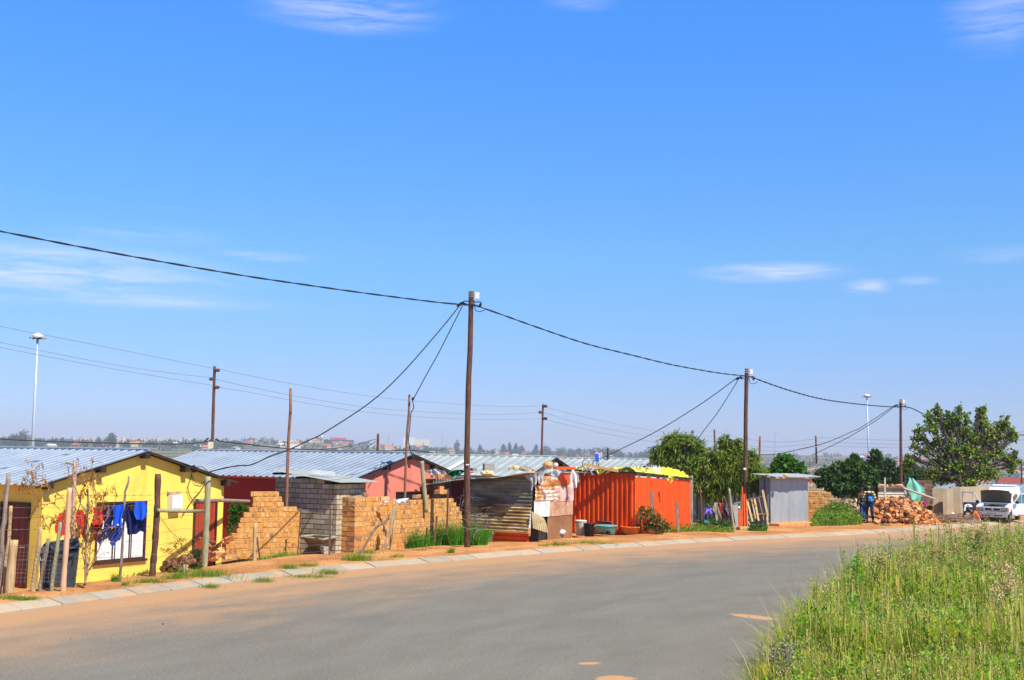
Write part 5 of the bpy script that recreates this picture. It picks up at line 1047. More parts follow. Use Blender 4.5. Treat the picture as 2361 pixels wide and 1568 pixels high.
stone('brick lying right of the ash heap',1182,395,1245,422,YR,M_brick,name='brick',cat='brick',box=True)
stone('white enamel basin edge beside the big brown rock',1455,316,1515,372,YR+.8,M_white,rough=.02,name='basin',cat='basin')
stone('rusty brick wedge left end of roof beside the green tarp',0,455,85,505,42.4,M_brick,name='brick',cat='brick',box=True)
stone('dark plank end sticking out behind the tall pole',405,384,466,418,YR+.4,M_grey_wood,name='plank',cat='plank',box=True,dep=.8)
stone('red and white packet lying behind the tall pole',405,430,466,466,YR+.1,mat('red white packet',[(.7,.02,.03),(.8,.8,.8)],scale=8,contrast=(.45,.55)),name='packet',cat='packet',box=True)
cloth('crumpled dark green tarpaulin left of the tall pole on the roof',[(120,420),(330,398),(330,495),(80,480)],41.9,mat('green tarpaulin',[(.0,.07,.035),(.01,.20,.10)],rough=.4,scale=4),name='tarpaulin',cat='tarpaulin',zf=Z4,wv=.09,nu=10,nv=8,fold=4)
M_film=mat('clear grey plastic film',(.55,.55,.56),rough=.2,spec=.6,alpha=.62)
cloth('torn clear plastic hanging over the patched panels',[(1115,470),(1370,400),(1330,520),(1190,640)],41.2,M_film,name='plastic_sheet',cat='plastic sheet',zf=Z4,wv=.06,fold=4)
cloth('strip of clear plastic blown along the shack eave',[(1340,440),(1560,395),(1630,450),(1370,490)],41.3,M_film,name='plastic_sheet',cat='plastic sheet',zf=Z4,wv=.05,fold=3)
cloth('grey plastic crumpled around bricks at the left end of the shack roof',[(1180,350),(1310,320),(1420,410),(1180,385)],42.6,M_film,name='plastic_sheet',cat='plastic sheet',zf=Z3,wv=.06,fold=3)
cloth('white cloth hanging on the corner between the rusty and orange shacks',[(1665,400),(1722,400),(1795,565),(1690,640)],42.9,CMt('white cloth',(.80,.80,.86)),zf=Z4,wv=.05)
stone('orange strip lying along the shack eave',1450,372,1730,404,YR+1.0,M_or,name='metal_strip',cat='metal strip',box=True,dep=.3)
# ---- orange shack roof
YO=46.6
M_yp=mat('yellow plastic film',[(.72,.66,.05),(.82,.78,.22)],rough=.35,scale=5,trans=.2)
for i,(pts,l_) in enumerate([([(0,575),(95,560),(100,600),(0,605)],'small yellow plastic scrap at left end of the orange shack roof'),([(205,585),(318,590),(268,660),(230,640)],'yellow plastic bag drooping over the roof edge'),([(330,590),(570,600),(620,622),(320,615)],'flattened yellow plastic behind the bent hoops')]):
    cloth(l_,pts,YO,M_yp,name='plastic_bag',cat='plastic bag',zf=Z5,wv=.05,fold=3)
cloth('clear plastic bag drooping left of the yellow one',[(95,565),(200,590),(190,635),(110,630)],YO,M_film,name='plastic_bag',cat='plastic bag',zf=Z5,wv=.08,fold=3)
def draped(label,t0,t1,back,m,zf_,amp,seed,droop=.12):
    rg_=random.Random(seed); ph=[rg_.uniform(0,6) for _ in range(6)]
    def fn(i,j):
        t=t0+(t1-t0)*i; v=-.12-droop*.4*(.5+.5*math.sin(i*13+ph[0]))+(back)*j; zr=zf_(t)
        hgt=abs(math.sin(i*9+j*4+ph[1]))*amp*.8+abs(math.sin(i*23+j*9+ph[2]))*amp*.5+amp*.5*math.sin(i*41+ph[3])*math.sin(j*17+ph[4])
        z=zr+.03+max(0,hgt)*min(1,j*4)*(1-.2*j) - (droop*(1+math.sin(i*19+ph[5])) if j==0 else 0)
        return Cc+u1*t+w1*(v+.15)+Vector((0,0,z))
    b=MB(); b.grid(fn,46,10); o=b.build('tarpaulin',m,label=label,cat='tarpaulin',smooth=True); md=o.modifiers.new('thick','SOLIDIFY'); md.thickness=.008
rz_=lambda t: zt_o-.3*(t/5.3)
zt_o=2.42
draped('long crumpled yellow plastic over the right roof edge',.15,2.9,1.2,M_yp,rz_,.15,3)
draped('bright yellow plastic bunched at the roof corner post',2.6,5.35,1.3,mat('deep yellow plastic film',[(.75,.60,.01),(.85,.74,.08)],rough=.35,scale=5),rz_,.24,8)
cloth('tongue of yellow plastic hanging down the orange wall',[(965,660),(1045,660),(1025,722),(975,720)],YO+1.0,M_yp,name='plastic_sheet',cat='plastic sheet',zf=Z5,wv=.05,fold=2)
b=MB(); a=P(*Z5(800,612),48.5); c=P(*Z5(890,612),48.5)
for k in range(16): x=a.x+(c.x-a.x)*k/15; b.tube([(x,a.y,a.z-.1),(x+random.uniform(-.04,.04),a.y,a.z+.14+random.random()*.13)],[.03,.01],4)
b.build('polystyrene_scrap',M_white,label='spiky white polystyrene scrap behind the yellow plastic',cat='scrap')
for i,(x0,x1,yb,yt,l_) in enumerate([(80,150,570,490,'first bent steel hoop from the left on the orange shack roof'),(182,250,565,495,'second bent steel hoop from the left, beside the aerial'),(578,648,615,530,'third bent steel hoop from the left, before the last roof gable'),(680,745,620,535,'bent steel hoop farthest right on the orange shack roof')]):
    q=[Z5(x0,yb),Z5(x0,yt+30),Z5(x0+(x1-x0)*.2,yt+8),Z5((x0+x1)/2,yt),Z5(x1-(x1-x0)*.2,yt+8),Z5(x1,yt+30),Z5(x1-3,yb)]; b=MB(); b.tube([P(*p,YO+.4) for p in q],.022,6); b.build('steel_hoop',M_zinc,label=l_,cat='steel hoop',smooth=True)
b=MB(); b.fbox(P(*Z5(95,528),YO+.1),P(*Z5(455,600),YO-.2)-P(*Z5(95,528),YO+.1),Vector((0,.08,0)),Vector((0,0,-.10))); b.build('plank',mat('orange pine plank',(.78,.42,.12),rough=.7),label='long orange-yellow plank sloping across the orange shack roof',cat='plank')
an=T('television_aerial','small television aerial with blue clamp on the orange shack roof','aerial',P(*Z5(235,560),47)); b=MB(); b.tube([P(*Z5(230,560),47),P(*Z5(230,440),47)],.02,5); b.build('mast',M_wire,an)
b=MB(); b.tube([P(*Z5(205,380),47),P(*Z5(335,540),47)],.012,4)
for (x,y) in ((215,445),(250,455),(275,440)): b.tube([P(*Z5(x,y-25),47.1),P(*Z5(x+6,y+22),46.9)],.01,4)
b.build('elements',M_ww,an); b=MB(); b.box(P(*Z5(230,470),46.95),(.14,.12,.28)); b.build('clamp',mat('blue plastic',(.01,.13,.7),rough=.4),an)
ya=T('television_aerial','larger grey television aerial beyond the grey shack, beside the stub pole','aerial',P(*Z6(1080,700),70)); b=MB(); b.tube([P(*Z6(1085,720),70),P(*Z6(1075,560),70)],.03,5); b.build('mast',M_wire,ya)
b=MB(); b.tube([P(*Z6(925,612),70),P(*Z6(1165,565),70)],.03,4); b.tube([P(*Z6(1020,620),70.2),P(*Z6(1120,510),70)],.02,4)
for k in range(8): x=990+k*16; b.tube([P(*Z6(x-18,605-k*3+22),70.5),P(*Z6(x+14,600-k*3-24),69.5)],.016,4)
b.build('elements',M_ww,ya)
# ---- buckets and tubs
def tub(label,zx0,zx1,zyt,zyb,m,zf,Yv=None,zg=.10,name='basin',cat='basin',taper=.8,rim=True,bail=False,dirt=None):
    xb,yb=zf((zx0+zx1)/2,zyb); g=G(xb,yb,zg); Y=g.y+.1; a=P(*zf(zx0,zyt),Y); c=P(*zf(zx1,zyt),Y); r=(c.x-a.x)/2; h=a.z-zg; cx=(a.x+c.x)/2
    t=T(name,label,cat,(cx,Y,zg)); b=MB(); b.lathe((cx,Y,zg),[(r*taper*.9,0),(r*taper,.02),(r*.96,h-.03),(r,h),(r*.93,h),(r*taper*.9,.04),(0.01,.035)],24); b.build('body',m,t,smooth=True)
    if rim: b=MB(); b.lathe((cx,Y,zg),[(r*.99,h-.045),(r*1.05,h-.035),(r*1.05,h+.008),(r*.98,h+.012),(r*.9,h)],24); b.build('rim',m,t,smooth=True)
    if bail: b=MB(); b.tube([Vector((cx+r*1.05*math.cos(k*.314),Y-.06-r*.3*math.sin(k*.314),zg+h-.04-.12*math.sin(k*.314))) for k in range(11)],.008,4); b.build('handle',M_wire,t)
    return t
tub('dirty white bucket standing left of the black bucket',1728,1868,1040,1232,mat('dirty white plastic',[(.70,.62,.50),(.82,.78,.70)],rough=.5,scale=5,second=((.42,.22,.12),5,.56,.72,(1,1,1))),Z4,name='bucket',cat='bucket',taper=.86,bail=True)
tub('black bucket between the white bucket and the turquoise tub',1832,1976,1078,1243,M_black,Z4,name='bucket',cat='bucket',taper=.84,bail=True)
tub('turquoise plastic wash tub right of the black bucket',208,437,1178,1272,mat('turquoise plastic',[(.10,.30,.28),(.16,.40,.36)],rough=.4,scale=4),Z5,taper=.84)
tub('maroon plastic tub behind the turquoise tub',222,478,1130,1250,mat('maroon plastic',[(.10,.03,.05),(.17,.06,.08)],rough=.4,scale=4),Z5,zg=.1,taper=.84)
tub('orange plastic wash tub, rightmost of the tubs',474,708,1190,1268,mat('orange plastic',[(.80,.15,.015),(.88,.24,.03)],rough=.4,scale=4),Z5,taper=.82)
def ragpile(label,pts,Y,mats,name='rag_heap',cat='rags'):
    t=T(name,label,cat,P(*pts[0][0],Y))
    for i,((x,y),(rx,ry),m_) in enumerate([(p[0],p[1],m__) for p,m__ in zip(pts,mats)]):
        k=Y/F; b=blob(P(x,y,Y-.02*i),(rx*k,rx*k*.8,ry*k),seed=i+int(x),n=8,rough=.16); b.build('rag',m_,t,smooth=True)
ragpile('grey and blue rags dumped before the brown rust panels',[(Z4(1445,1160),(7,7)),(Z4(1500,1165),(11,9)),(Z4(1560,1190),(9,6)),(Z4(1535,1200),(8,4))],43.0,[CMt('grey rag',(.2,.2,.22)),CMt('pink grey rag',(.55,.48,.46)),CMt('white rag',(.72,.7,.7)),CMt('sky blue plastic',(.1,.45,.85))])
ragpile('black shoes and rags under the turquoise tub',[(Z5(290,1262),(9,3)),(Z5(350,1255),(6,4.5))],44.4,[M_black,M_black])
# ---- hanging clothes on the right fence, posts and sheets
post('broad flat weathered post before the sunlit orange wall',z5((803,815),(805,950),(812,1112)),9.5,M_grey_wood,Y=46.2,flat=True)
post('short ragged grey post right of the broad flat one',z5((1062,930),(1070,1060),(1078,1175)),8.2,M_grey_wood,Y=47.5,flat=True)
post('brown iron post before the dark sheet fence',z5((1305,768),(1312,900),(1322,1090)),5,M_rustpost,Y=51.5)
post('thin brown stick behind the striped clothes',z5((1555,872),(1572,920),(1590,985)),3.4,M_rustpost,Y=51.8)
gp,_=post('leaning grey-green post at the end of the clothes row',z5((1610,795),(1625,930),(1640,1080),(1668,1255)),5.6,M_green_pole,zg=.1)
YG=50.5
b=MB(); strand([ZP(x,y) for x,y in ((0,410),(110,460),(250,450),(400,415),(600,430),(750,465),(850,455))],YG,YG-.2,b,.006); b.build('washing_line',M_wire,label='sagging wire carrying the purple, striped and red clothes',cat='washing line')
def zc(l_,pts,m,**k): return cloth(l_,pts,YG,m,zf=ZP,**k)
zc('purple shirt hung lowest at the left of the fence clothes',[(130,570),(320,565),(320,700),(135,715)],CMt('purple cloth',(.26,.16,.80)),wv=.04)
t=T('garment','brown and cream striped jersey with long dangling sleeves on the fence wire','clothing',P(*ZP(480,600),YG))
cloth(None,[(380,415),(500,410),(440,690),(340,640)],YG,mat('striped brown cream cloth',[(.16,.09,.05),(.5,.40,.28),(.70,.60,.45)],scale=9,stretch=(3,1,.4),contrast=(.42,.58)),parent=t,zf=ZP,name='body'); cloth(None,[(395,480),(455,600),(520,1020),(460,1060)],YG,CMt('cream cloth',(.58,.45,.30)),parent=t,zf=ZP,name='sleeve'); cloth(None,[(450,470),(520,560),(615,900),(570,980)],YG,CMt('beige cloth',(.48,.38,.27)),parent=t,zf=ZP,name='sleeve')
cloth('red shirt on the fence wire beside the striped jersey',[(505,410),(600,430),(620,680),(575,670)],YG,CMt('tomato red cloth',(.68,.05,.03)),zf=ZP)
cloth('dark maroon trousers hanging right of the red shirt',[(610,450),(700,460),(790,810),(650,850)],YG-.05,CMt('dark maroon cloth',(.07,.015,.025)),zf=ZP)
cloth('blue-grey checked shirt beside the maroon trousers',[(690,455),(740,460),(800,780),(720,690)],YG-.1,mat('check cloth',[(.12,.12,.2),(.4,.36,.45)],scale=20,contrast=(.45,.55)),zf=ZP)
cloth('narrow brown strip of cloth at the right end of the fence wire',[(740,490),(775,520),(860,800),(835,790)],YG-.1,CMt('brown strip cloth',(.25,.18,.12)),zf=ZP)
cloth('white plastic bag tied round the leaning grey-green post',[(805,435),(930,460),(925,490),(820,505)],YG-.4,M_white,zf=ZP,name='plastic_bag',cat='plastic bag',wv=.05)
def sheetobj(label,pts,Y,m,name='metal_sheet',cat='metal sheet',rib=None,zf=ZP,th=.01):
    q=[P(*zf(*p),Y if not isinstance(Y,(list,tuple)) else Y[i]) for i,p in enumerate(pts)]; b=MB(); n=(q[1]-q[0]).cross(q[3]-q[0]).normalized(); nr_=1 if not rib else rib*4
    hs_=[0,1,1,0]
    top=[q[0].lerp(q[1],i/nr_)+n*((.035 if (rib and hs_[i%4]) else 0)) for i in range(nr_+1)]; bot=[q[3].lerp(q[2],i/nr_)+n*((.035 if (rib and hs_[i%4]) else 0)) for i in range(nr_+1)]
    k=nr_+1; vs=top+bot+[v-n*th for v in top]+[v-n*th for v in bot]; fs=[]
    for i in range(nr_): fs+=[(i,i+1,k+i+1,k+i),(2*k+i,3*k+i,3*k+i+1,2*k+i+1),(i,2*k+i,2*k+i+1,i+1),(k+i,k+i+1,3*k+i+1,3*k+i)]
    fs+=[(0,k,3*k,2*k),(nr_,2*k+nr_,3*k+nr_,k+nr_)]
    b.add(vs,fs); return b.build(name,m,label=label,cat=cat)
M_peel=mat('peeling orange paint on zinc',[(.66,.10,.018),(.78,.15,.03)],rough=.55,scale=3,second=((.42,.40,.38),5,.64,.72,(1,1,1)))
sheetobj('flat grey zinc sheet with pink stain leaning by the leaning post',[(880,500),(1030,450),(1035,1060),(1010,1230)],50.0,mat('stained flat zinc',[(.34,.36,.38),(.46,.46,.46),(.62,.45,.42)],rough=.5,metal=.2,scale=1.4))
sheetobj('short peeling orange sheet, left of the pair before the second pole',[(1040,600),(1130,590),(1160,1070),(1040,1070)],[50.3]*4,M_peel)
sheetobj('narrow tall orange strip rising beside the second pole',[(1145,-40),(1172,0),(1180,1060),(1120,1060)],50.5,M_peel)
sheetobj('ribbed peeling orange sheet standing in front of the second pole',[(1140,180),(1258,165),(1295,1062),(1140,1070)],50.4,M_peel,rib=2)
stone('pale yellow cement block standing at the foot of the orange sheets',1030,1070,1345,1200,49.9,mat('pale yellow cement',[(.62,.42,.20),(.74,.55,.30)],rough=.95,scale=5,bump=.3),zf=ZP,name='cement_block',cat='cement block',box=True,dep=.35)
stone('second pale cement block sunk below the first',1055,1190,1355,1275,49.6,mat('pale yellow cement',(.62,.42,.20)),zf=ZP,name='cement_block',cat='cement block',box=True,dep=.35)
stone('small white card wedged beside the short orange sheet',1035,510,1100,575,50.1,M_white,zf=ZP,name='card',cat='card',box=True,dep=.02)
stone('tan rock left of the pair below the maroon trousers',565,1100,690,1215,49.8,M_st2,zf=ZP,name='rock',cat='rock'); stone('tan rock right of the pair below the maroon trousers',690,1130,800,1215,49.9,M_st2,zf=ZP,name='rock',cat='rock')
stone('small tan rock at the leaning post foot',915,1175,985,1230,49.6,M_st2,zf=ZP,name='rock',cat='rock'); stone('pale cut block in the grass left of the standpipe',60,1105,190,1190,50.2,M_st2,zf=ZP,name='cement_block',cat='cement block',box=True)
sp_=T('standpipe','rusty standpipe with turquoise tap in the grass below the purple shirt','standpipe',P(*ZP(230,1180),50.3)); b=MB(); b.tube([P(*ZP(232,1180),50.3),P(*ZP(230,940),50.3)],.028,6); b.build('pipe',M_plank,sp_); b=MB(); b.tube([P(*ZP(165,945),50.3),P(*ZP(295,945),50.3),P(*ZP(290,1200),50.3)],.02,6); b.build('branch_pipe',M_zinc,sp_); b=MB(); b.box(P(*ZP(148,935),50.3),(.09,.06,.13)); b.build('tap',mat('turquoise tap',(.02,.45,.5),rough=.4),sp_)
# wooden pallet frame
pf=T('wooden_frame','broken wooden slat frame leaning before the dark side of the grey shack','wooden frame',P(*ZP(1600,1200),51))
def slat(x0,y0,x1,y1,w_,m_=M_plank,Y0=51.5,Y1=51.1,nm='slat'):
    a=P(*ZP(x0,y0),Y0); c=P(*ZP(x1,y1),Y1); d=(c-a); n=Vector((0,1,0)); s_=d.cross(n).normalized(); k=w_*.08452*51/F
    b=MB(); b.fbox(a-s_*k/2,d,s_*k,n*.03); return b.build(nm,m_,pf)
slat(1290,350,1435,1020+0 if False else 930,45); slat(1285,770,1360,1030,40); slat(1400,290,1520,850,36,M_tan); slat(1490,310,1600,905,48); slat(1600,265,1750,915,24,M_grey_wood); slat(1710,70,1850,780,60,M_tan); slat(1735,110,1830,760,30,M_pole,Y0=51.7,Y1=51.3)
slat(1270,345,1715,240,28,nm='rail'); slat(1290,750,1830,715,30,nm='rail'); slat(1345,1075,1895,1010,28,M_tan,50.8,50.8,'rail'); slat(1510,860,1850,1130,26,M_grey_wood,nm='brace'); slat(1835,790,1860,1215,50,M_tan,51,50.7,'leg'); slat(1280,330,1300,1080,20,M_tan,51.4,51,'leg')
slat(930,440,1105,395,30,M_tan,50.9,50.9,'rail'); slat(1060,400,1110,510,24,M_grey_wood,50.8,50.8,'brace')
stone('bleached bone-white stick litter on the soil before the grey shack',2050,1120,2150,1150,51.0,M_white,zf=ZP,name='litter',cat='litter')
stone('brick rubble lump holding down the left edge of the grey shack roof',70,650,180,695,53.9,M_st,zf=lambda x,y:((3050+x/6.746)*.57642,(1800+y/6.746)*.57642),name='roof_stone',cat='stone')
stone('tan stone on the middle of the grey shack roof',545,635,695,715,53.8,M_st2,zf=lambda x,y:((3050+x/6.746)*.57642,(1800+y/6.746)*.57642),name='roof_stone',cat='stone')
cloth('green cloth hanging in the yard behind the grey shack',[(985,845),(1042,848),(1028,888),(985,890)],64.5,CMt('emerald cloth',(.0,.24,.16)),zf=Z6)
cloth('small red cloth hanging beside the green one',[(1045,845),(1072,843),(1070,872),(1048,874)],64.5,Rd,zf=Z6)
# green cloth, plank and hanging garments on the right
gc=T('cloth_sheet','large pale sea-green cloth draped over a slanting pole behind the rubble','cloth',P(*Z7(560,1100),62)); M_sea=CMt('sea green cloth',(.22,.62,.46))
cloth(None,[(476,940),(542,952),(668,1108),(474,1105)],61.6,M_sea,parent=gc,zf=Z7,name='upper_fold',wv=.06,fold=1.5); cloth(None,[(476,1090),(668,1105),(566,1228),(536,1242)],61.5,M_sea,parent=gc,zf=Z7,name='lower_fold',wv=.06,fold=1.5); cloth(None,[(432,975),(482,942),(478,1070),(430,1060)],62.2,mat('thin green cloth darkened as shade',(.08,.14,.11),alpha=.7),parent=gc,zf=Z7,name='shaded_fold',wv=.08)  # dark fold is the green cloth with its shade put into the colour
b=MB(); b.tube([P(*Z7(425,1050),61.3),P(*Z7(756,1165),61.0)],.06,5); b.build('slanting_pole',mat('pale grey timber',(.5,.44,.36)),label='pale grey pole slanting across the sea-green cloth',cat='pole')
cloth('yellow garment hanging against the dark brown brick wall',[(608,1190),(636,1185),(622,1240),(594,1270)],63.2,CMt('mustard cloth',(.72,.46,.04)),zf=Z7,wv=.04)
cloth('pink and purple garment hanging right of the yellow one',[(650,1190),(674,1186),(662,1290),(632,1280)],63.2,mat('pink purple cloth',[(.25,.03,.25),(.75,.06,.35)],scale=7,contrast=(.42,.58)),zf=Z7,wv=.04)
post('white painted square post before the pale ribbed hut',z7((234,945),(232,1195)),4.8,mat('cream post',(.66,.62,.46)),Y=59.5,flat=True)
# ---- rubble
def profx(tab,x): return np.interp(x,[p[0] for p in tab],[p[1] for p in tab])
RP=[(2021,1163),(2028,1156),(2035,1153),(2055,1151),(2075,1152),(2090,1155),(2105,1165),(2120,1172),(2140,1187),(2160,1207),(2166,1210)]
rg=random.Random(21); shapes=[]
for k in range(14):
    b=MB(); b.box((0,0,0),(rg.uniform(.15,.26),rg.uniform(.11,.16),rg.uniform(.09,.13)),jit=.035); me_o=b.build('rubble_brick',mat('broken orange brick',[(.16,.06,.03),(.46,.15,.04),(.62,.22,.06),(.64,.27,.09),(.52,.17,.05),(.66,.34,.14)],mode='obj',rough=.95,scale=8,bump=.5),origin=(0,0,0),bevel=.008); shapes.append(me_o)
first=set(); cnt=0
def rubble(tab,Yb,depth,nx_,ny_,lab,grp,name,ms=None,sc0=1.0):
    global cnt
    for j in range(ny_):
        for i in range(nx_):
            fx=(i+rg.uniform(-.45,.45))/(nx_-1); x=tab[0][0]+(tab[-1][0]-tab[0][0])*fx; fy=j/(ny_-1); Y=Yb+depth*fy
            yt=profx(tab,x); ztop=P(x,yt,Yb+depth).z; h=max(0,ztop)*math.sin(fy*math.pi/2)**.85; X=(x-CX)/F*Y
            k=rg.randrange(14); src=shapes[k]
            if name+str(k) not in first:
                first.add(name+str(k)); 
                if ms is None: o=src
                else: o=src.copy(); o.data=src.data.copy(); o.data.materials.clear(); o.data.materials.append(ms); COL.objects.link(o)
                pool.setdefault(name,{})[k]=o
            else:
                o=pool[name][k].copy(); COL.objects.link(o)
            o.name=name; o.location=(X+rg.uniform(-.05,.05),Y+rg.uniform(-.08,.08),h+gz1(X,Y)*0+.05+rg.uniform(-.02,.03)); o.rotation_euler=(rg.uniform(-.7,.7),rg.uniform(-.7,.7),rg.uniform(0,3.1)); s_=rg.uniform(.75,1.25)*sc0; o.scale=(s_,s_,s_)
            zx=['at the left end','left of the middle','in the middle','right of the middle','in the low right tail'][min(4,int(max(0,fx)*5))]; zy=['along the foot','low on the face','halfway up','near the top','on the crest'][min(4,int(fy*5))]; sz_='large' if s_>1.1*sc0 else ('small' if s_<.9*sc0 else 'mid-sized')
            tag(o,(sz_+' '+lab+', %s %s')%(zy,zx),'brick' if ms is None else 'stone',grp); cnt+=1
    b=MB(); b.grid(lambda u,v: Vector(((lambda x,Y:(x-CX)/F*Y)(tab[0][0]+(tab[-1][0]-tab[0][0])*u,Yb+depth*min(1,v*1.0)),Yb+depth*v,max(0,P(tab[0][0]+(tab[-1][0]-tab[0][0])*u,profx(tab,tab[0][0]+(tab[-1][0]-tab[0][0])*u),Yb+depth).z)*math.sin(v*math.pi/2)**.85-.08)),16,6)
    return b
pool={}
b=rubble(RP,54.9,3.0,27,11,'broken orange brick, big heap','bricks of the rubble heap','rubble_brick'); b.build('rubble_core',mat('brick dust',[(.20,.08,.035),(.32,.14,.06)],rough=.95,scale=9,bump=.6),label='brick dust and crumbs filling the big orange rubble heap',cat='rubble',kind='stuff')
RP2=[(1928,1168),(1945,1156),(1955,1152),(1968,1156),(1980,1155),(1992,1162)]
b=rubble(RP2,60.6,1.6,11,5,'pale stone, low heap','stones of the pale heap','pale_stone',mat('pale pinkish stones',[(.50,.34,.22),(.68,.50,.34),(.78,.62,.48)],mode='island',rough=.95,scale=8,bump=.5),1.3); b.build('rubble_core',MATS['brick dust'],label='earth filling the low pale stone heap',cat='rubble',kind='stuff')
for i,(x,y,s_) in enumerate([(483,1120,.9),(510,1095,1),(520,1160,1),(555,1190,1.1),(590,1130,1),(640,1090,1),(690,1060,.9),(545,1260,1.3),(600,1215,1.1),(500,1210,.9)]):
    g_=P(*Z2(x,y),33.4); o=pool['rubble_brick'][i].copy(); COL.objects.link(o); o.name='fallen_brick'; o.location=g_; o.rotation_euler=(rg.uniform(-.6,.6),rg.uniform(-.6,.6),rg.uniform(0,3)); o.scale=(s_,)*3; tag(o,'loose orange brick tumbled left of the stepped wall, '+['upper left by the greenish post','upper, near the red door','second row by the post','in the middle by the post','middle, toward the wall','near the wall, lower of two','nearest the wall, highest','lowest, with hollow end','low, right of the lowest','low, beside the greenish post'][i],'brick','fallen bricks left of the stepped wall')
# charred log heap
M_log=mat('charred bark and cut ends',[(.05,.02,.012),(.16,.07,.03),(.42,.22,.10)],rough=.9,scale=9,bump=.8,bscale=25)
for i,(x,y,r_) in enumerate([(75,1315,.10),(140,1315,.10),(45,1370,.07),(195,1345,.07),(120,1375,.06),(235,1260,.085),(270,1300,.07),(215,1290,.06)]):
    p=P(*Z2(x,y),29.6); b=MB(); d=Vector((rg.uniform(-.4,.4),1,rg.uniform(-.1,.1))).normalized(); b.tube([p-d*.2,p,p+d*.3],[r_,r_*1.05,r_*.9],8,bump=.15); b.build('firewood_log',M_log,label='charred firewood log below the meter box, '+['upper left','second from left on top','far left on the ground','middle, small','small, at the bottom front','highest of the heap','rightmost, by the feathery bush','small, just left of the rightmost'][i],cat='log',group='charred logs below the meter box')
# brush pile and branches by the wall
M_twig=mat('dry twigs',[(.12,.06,.04),(.28,.17,.11),(.42,.30,.20)],rough=.9,scale=6)
b=MB()
for k in range(110):
    x=rg.uniform(735,1030); y=rg.uniform(1330,1400); p=P(*Z7(x,y),rg.uniform(57.3,59.5)); p.z=max(.08,p.z*.6); d=Vector((rg.uniform(.5,1.3)*rg.choice((-1,1)),rg.uniform(-.4,.4),rg.uniform(-.05,.32))); b.tube([p,p+d*.5+Vector((0,0,.05)),p+d],[.022,.018,.008],4)
b.build('brush_pile',M_twig,label='heap of cut dry branches between the tan wall and the two children',cat='branches',kind='stuff')
b=MB()
for k in range(3): b.tube([P(*Z7(920+k*10,1385+k*9),57),P(*Z7(1050,1390+k*8),56.8),P(*Z7(1180,1395+k*8),56.9),P(*Z7(1245,1412),57)],.03,5)
b.build('long_branch',M_twig,label='long bent branches lying before the seated child',cat='branches')
stone('crumpled white paper on the brush pile',925,1308,965,1338,58.5,M_white,zf=Z7,name='litter',cat='litter')
# ================================================================ people
def skin(name,chains,m,parent,sub=2,label=None):
    V_=[];E=[];RR=[];key={}
    for ch in chains:
        prev=None
        for (p,r_) in ch:
            k=tuple(round(c,3) for c in p)
            if k not in key: key[k]=len(V_); V_.append(Vector(p)-ORG[parent.name]); RR.append(r_ if isinstance(r_,tuple) else (r_,r_))
            if prev is not None: E.append((prev,key[k]))
            prev=key[k]
    me=bpy.data.meshes.new(name); me.from_pydata(V_,E,[]); o=bpy.data.objects.new(name,me); COL.objects.link(o); o.parent=parent; ORG[o.name]=ORG[parent.name]
    sk=o.modifiers.new('skin','SKIN'); sk.use_smooth_shade=True; lay=me.skin_vertices[0].data
    for i,r_ in enumerate(RR): lay[i].radius=r_; lay[i].use_root=(i==0)
    s2=o.modifiers.new('sub','SUBSURF'); s2.levels=sub; s2.render_levels=sub
    me.materials.append(m)
    if label: o['label']=label
    return o
M_skin=mat('dark brown skin',[(.045,.02,.012),(.07,.032,.02)],rough=.6,scale=4)
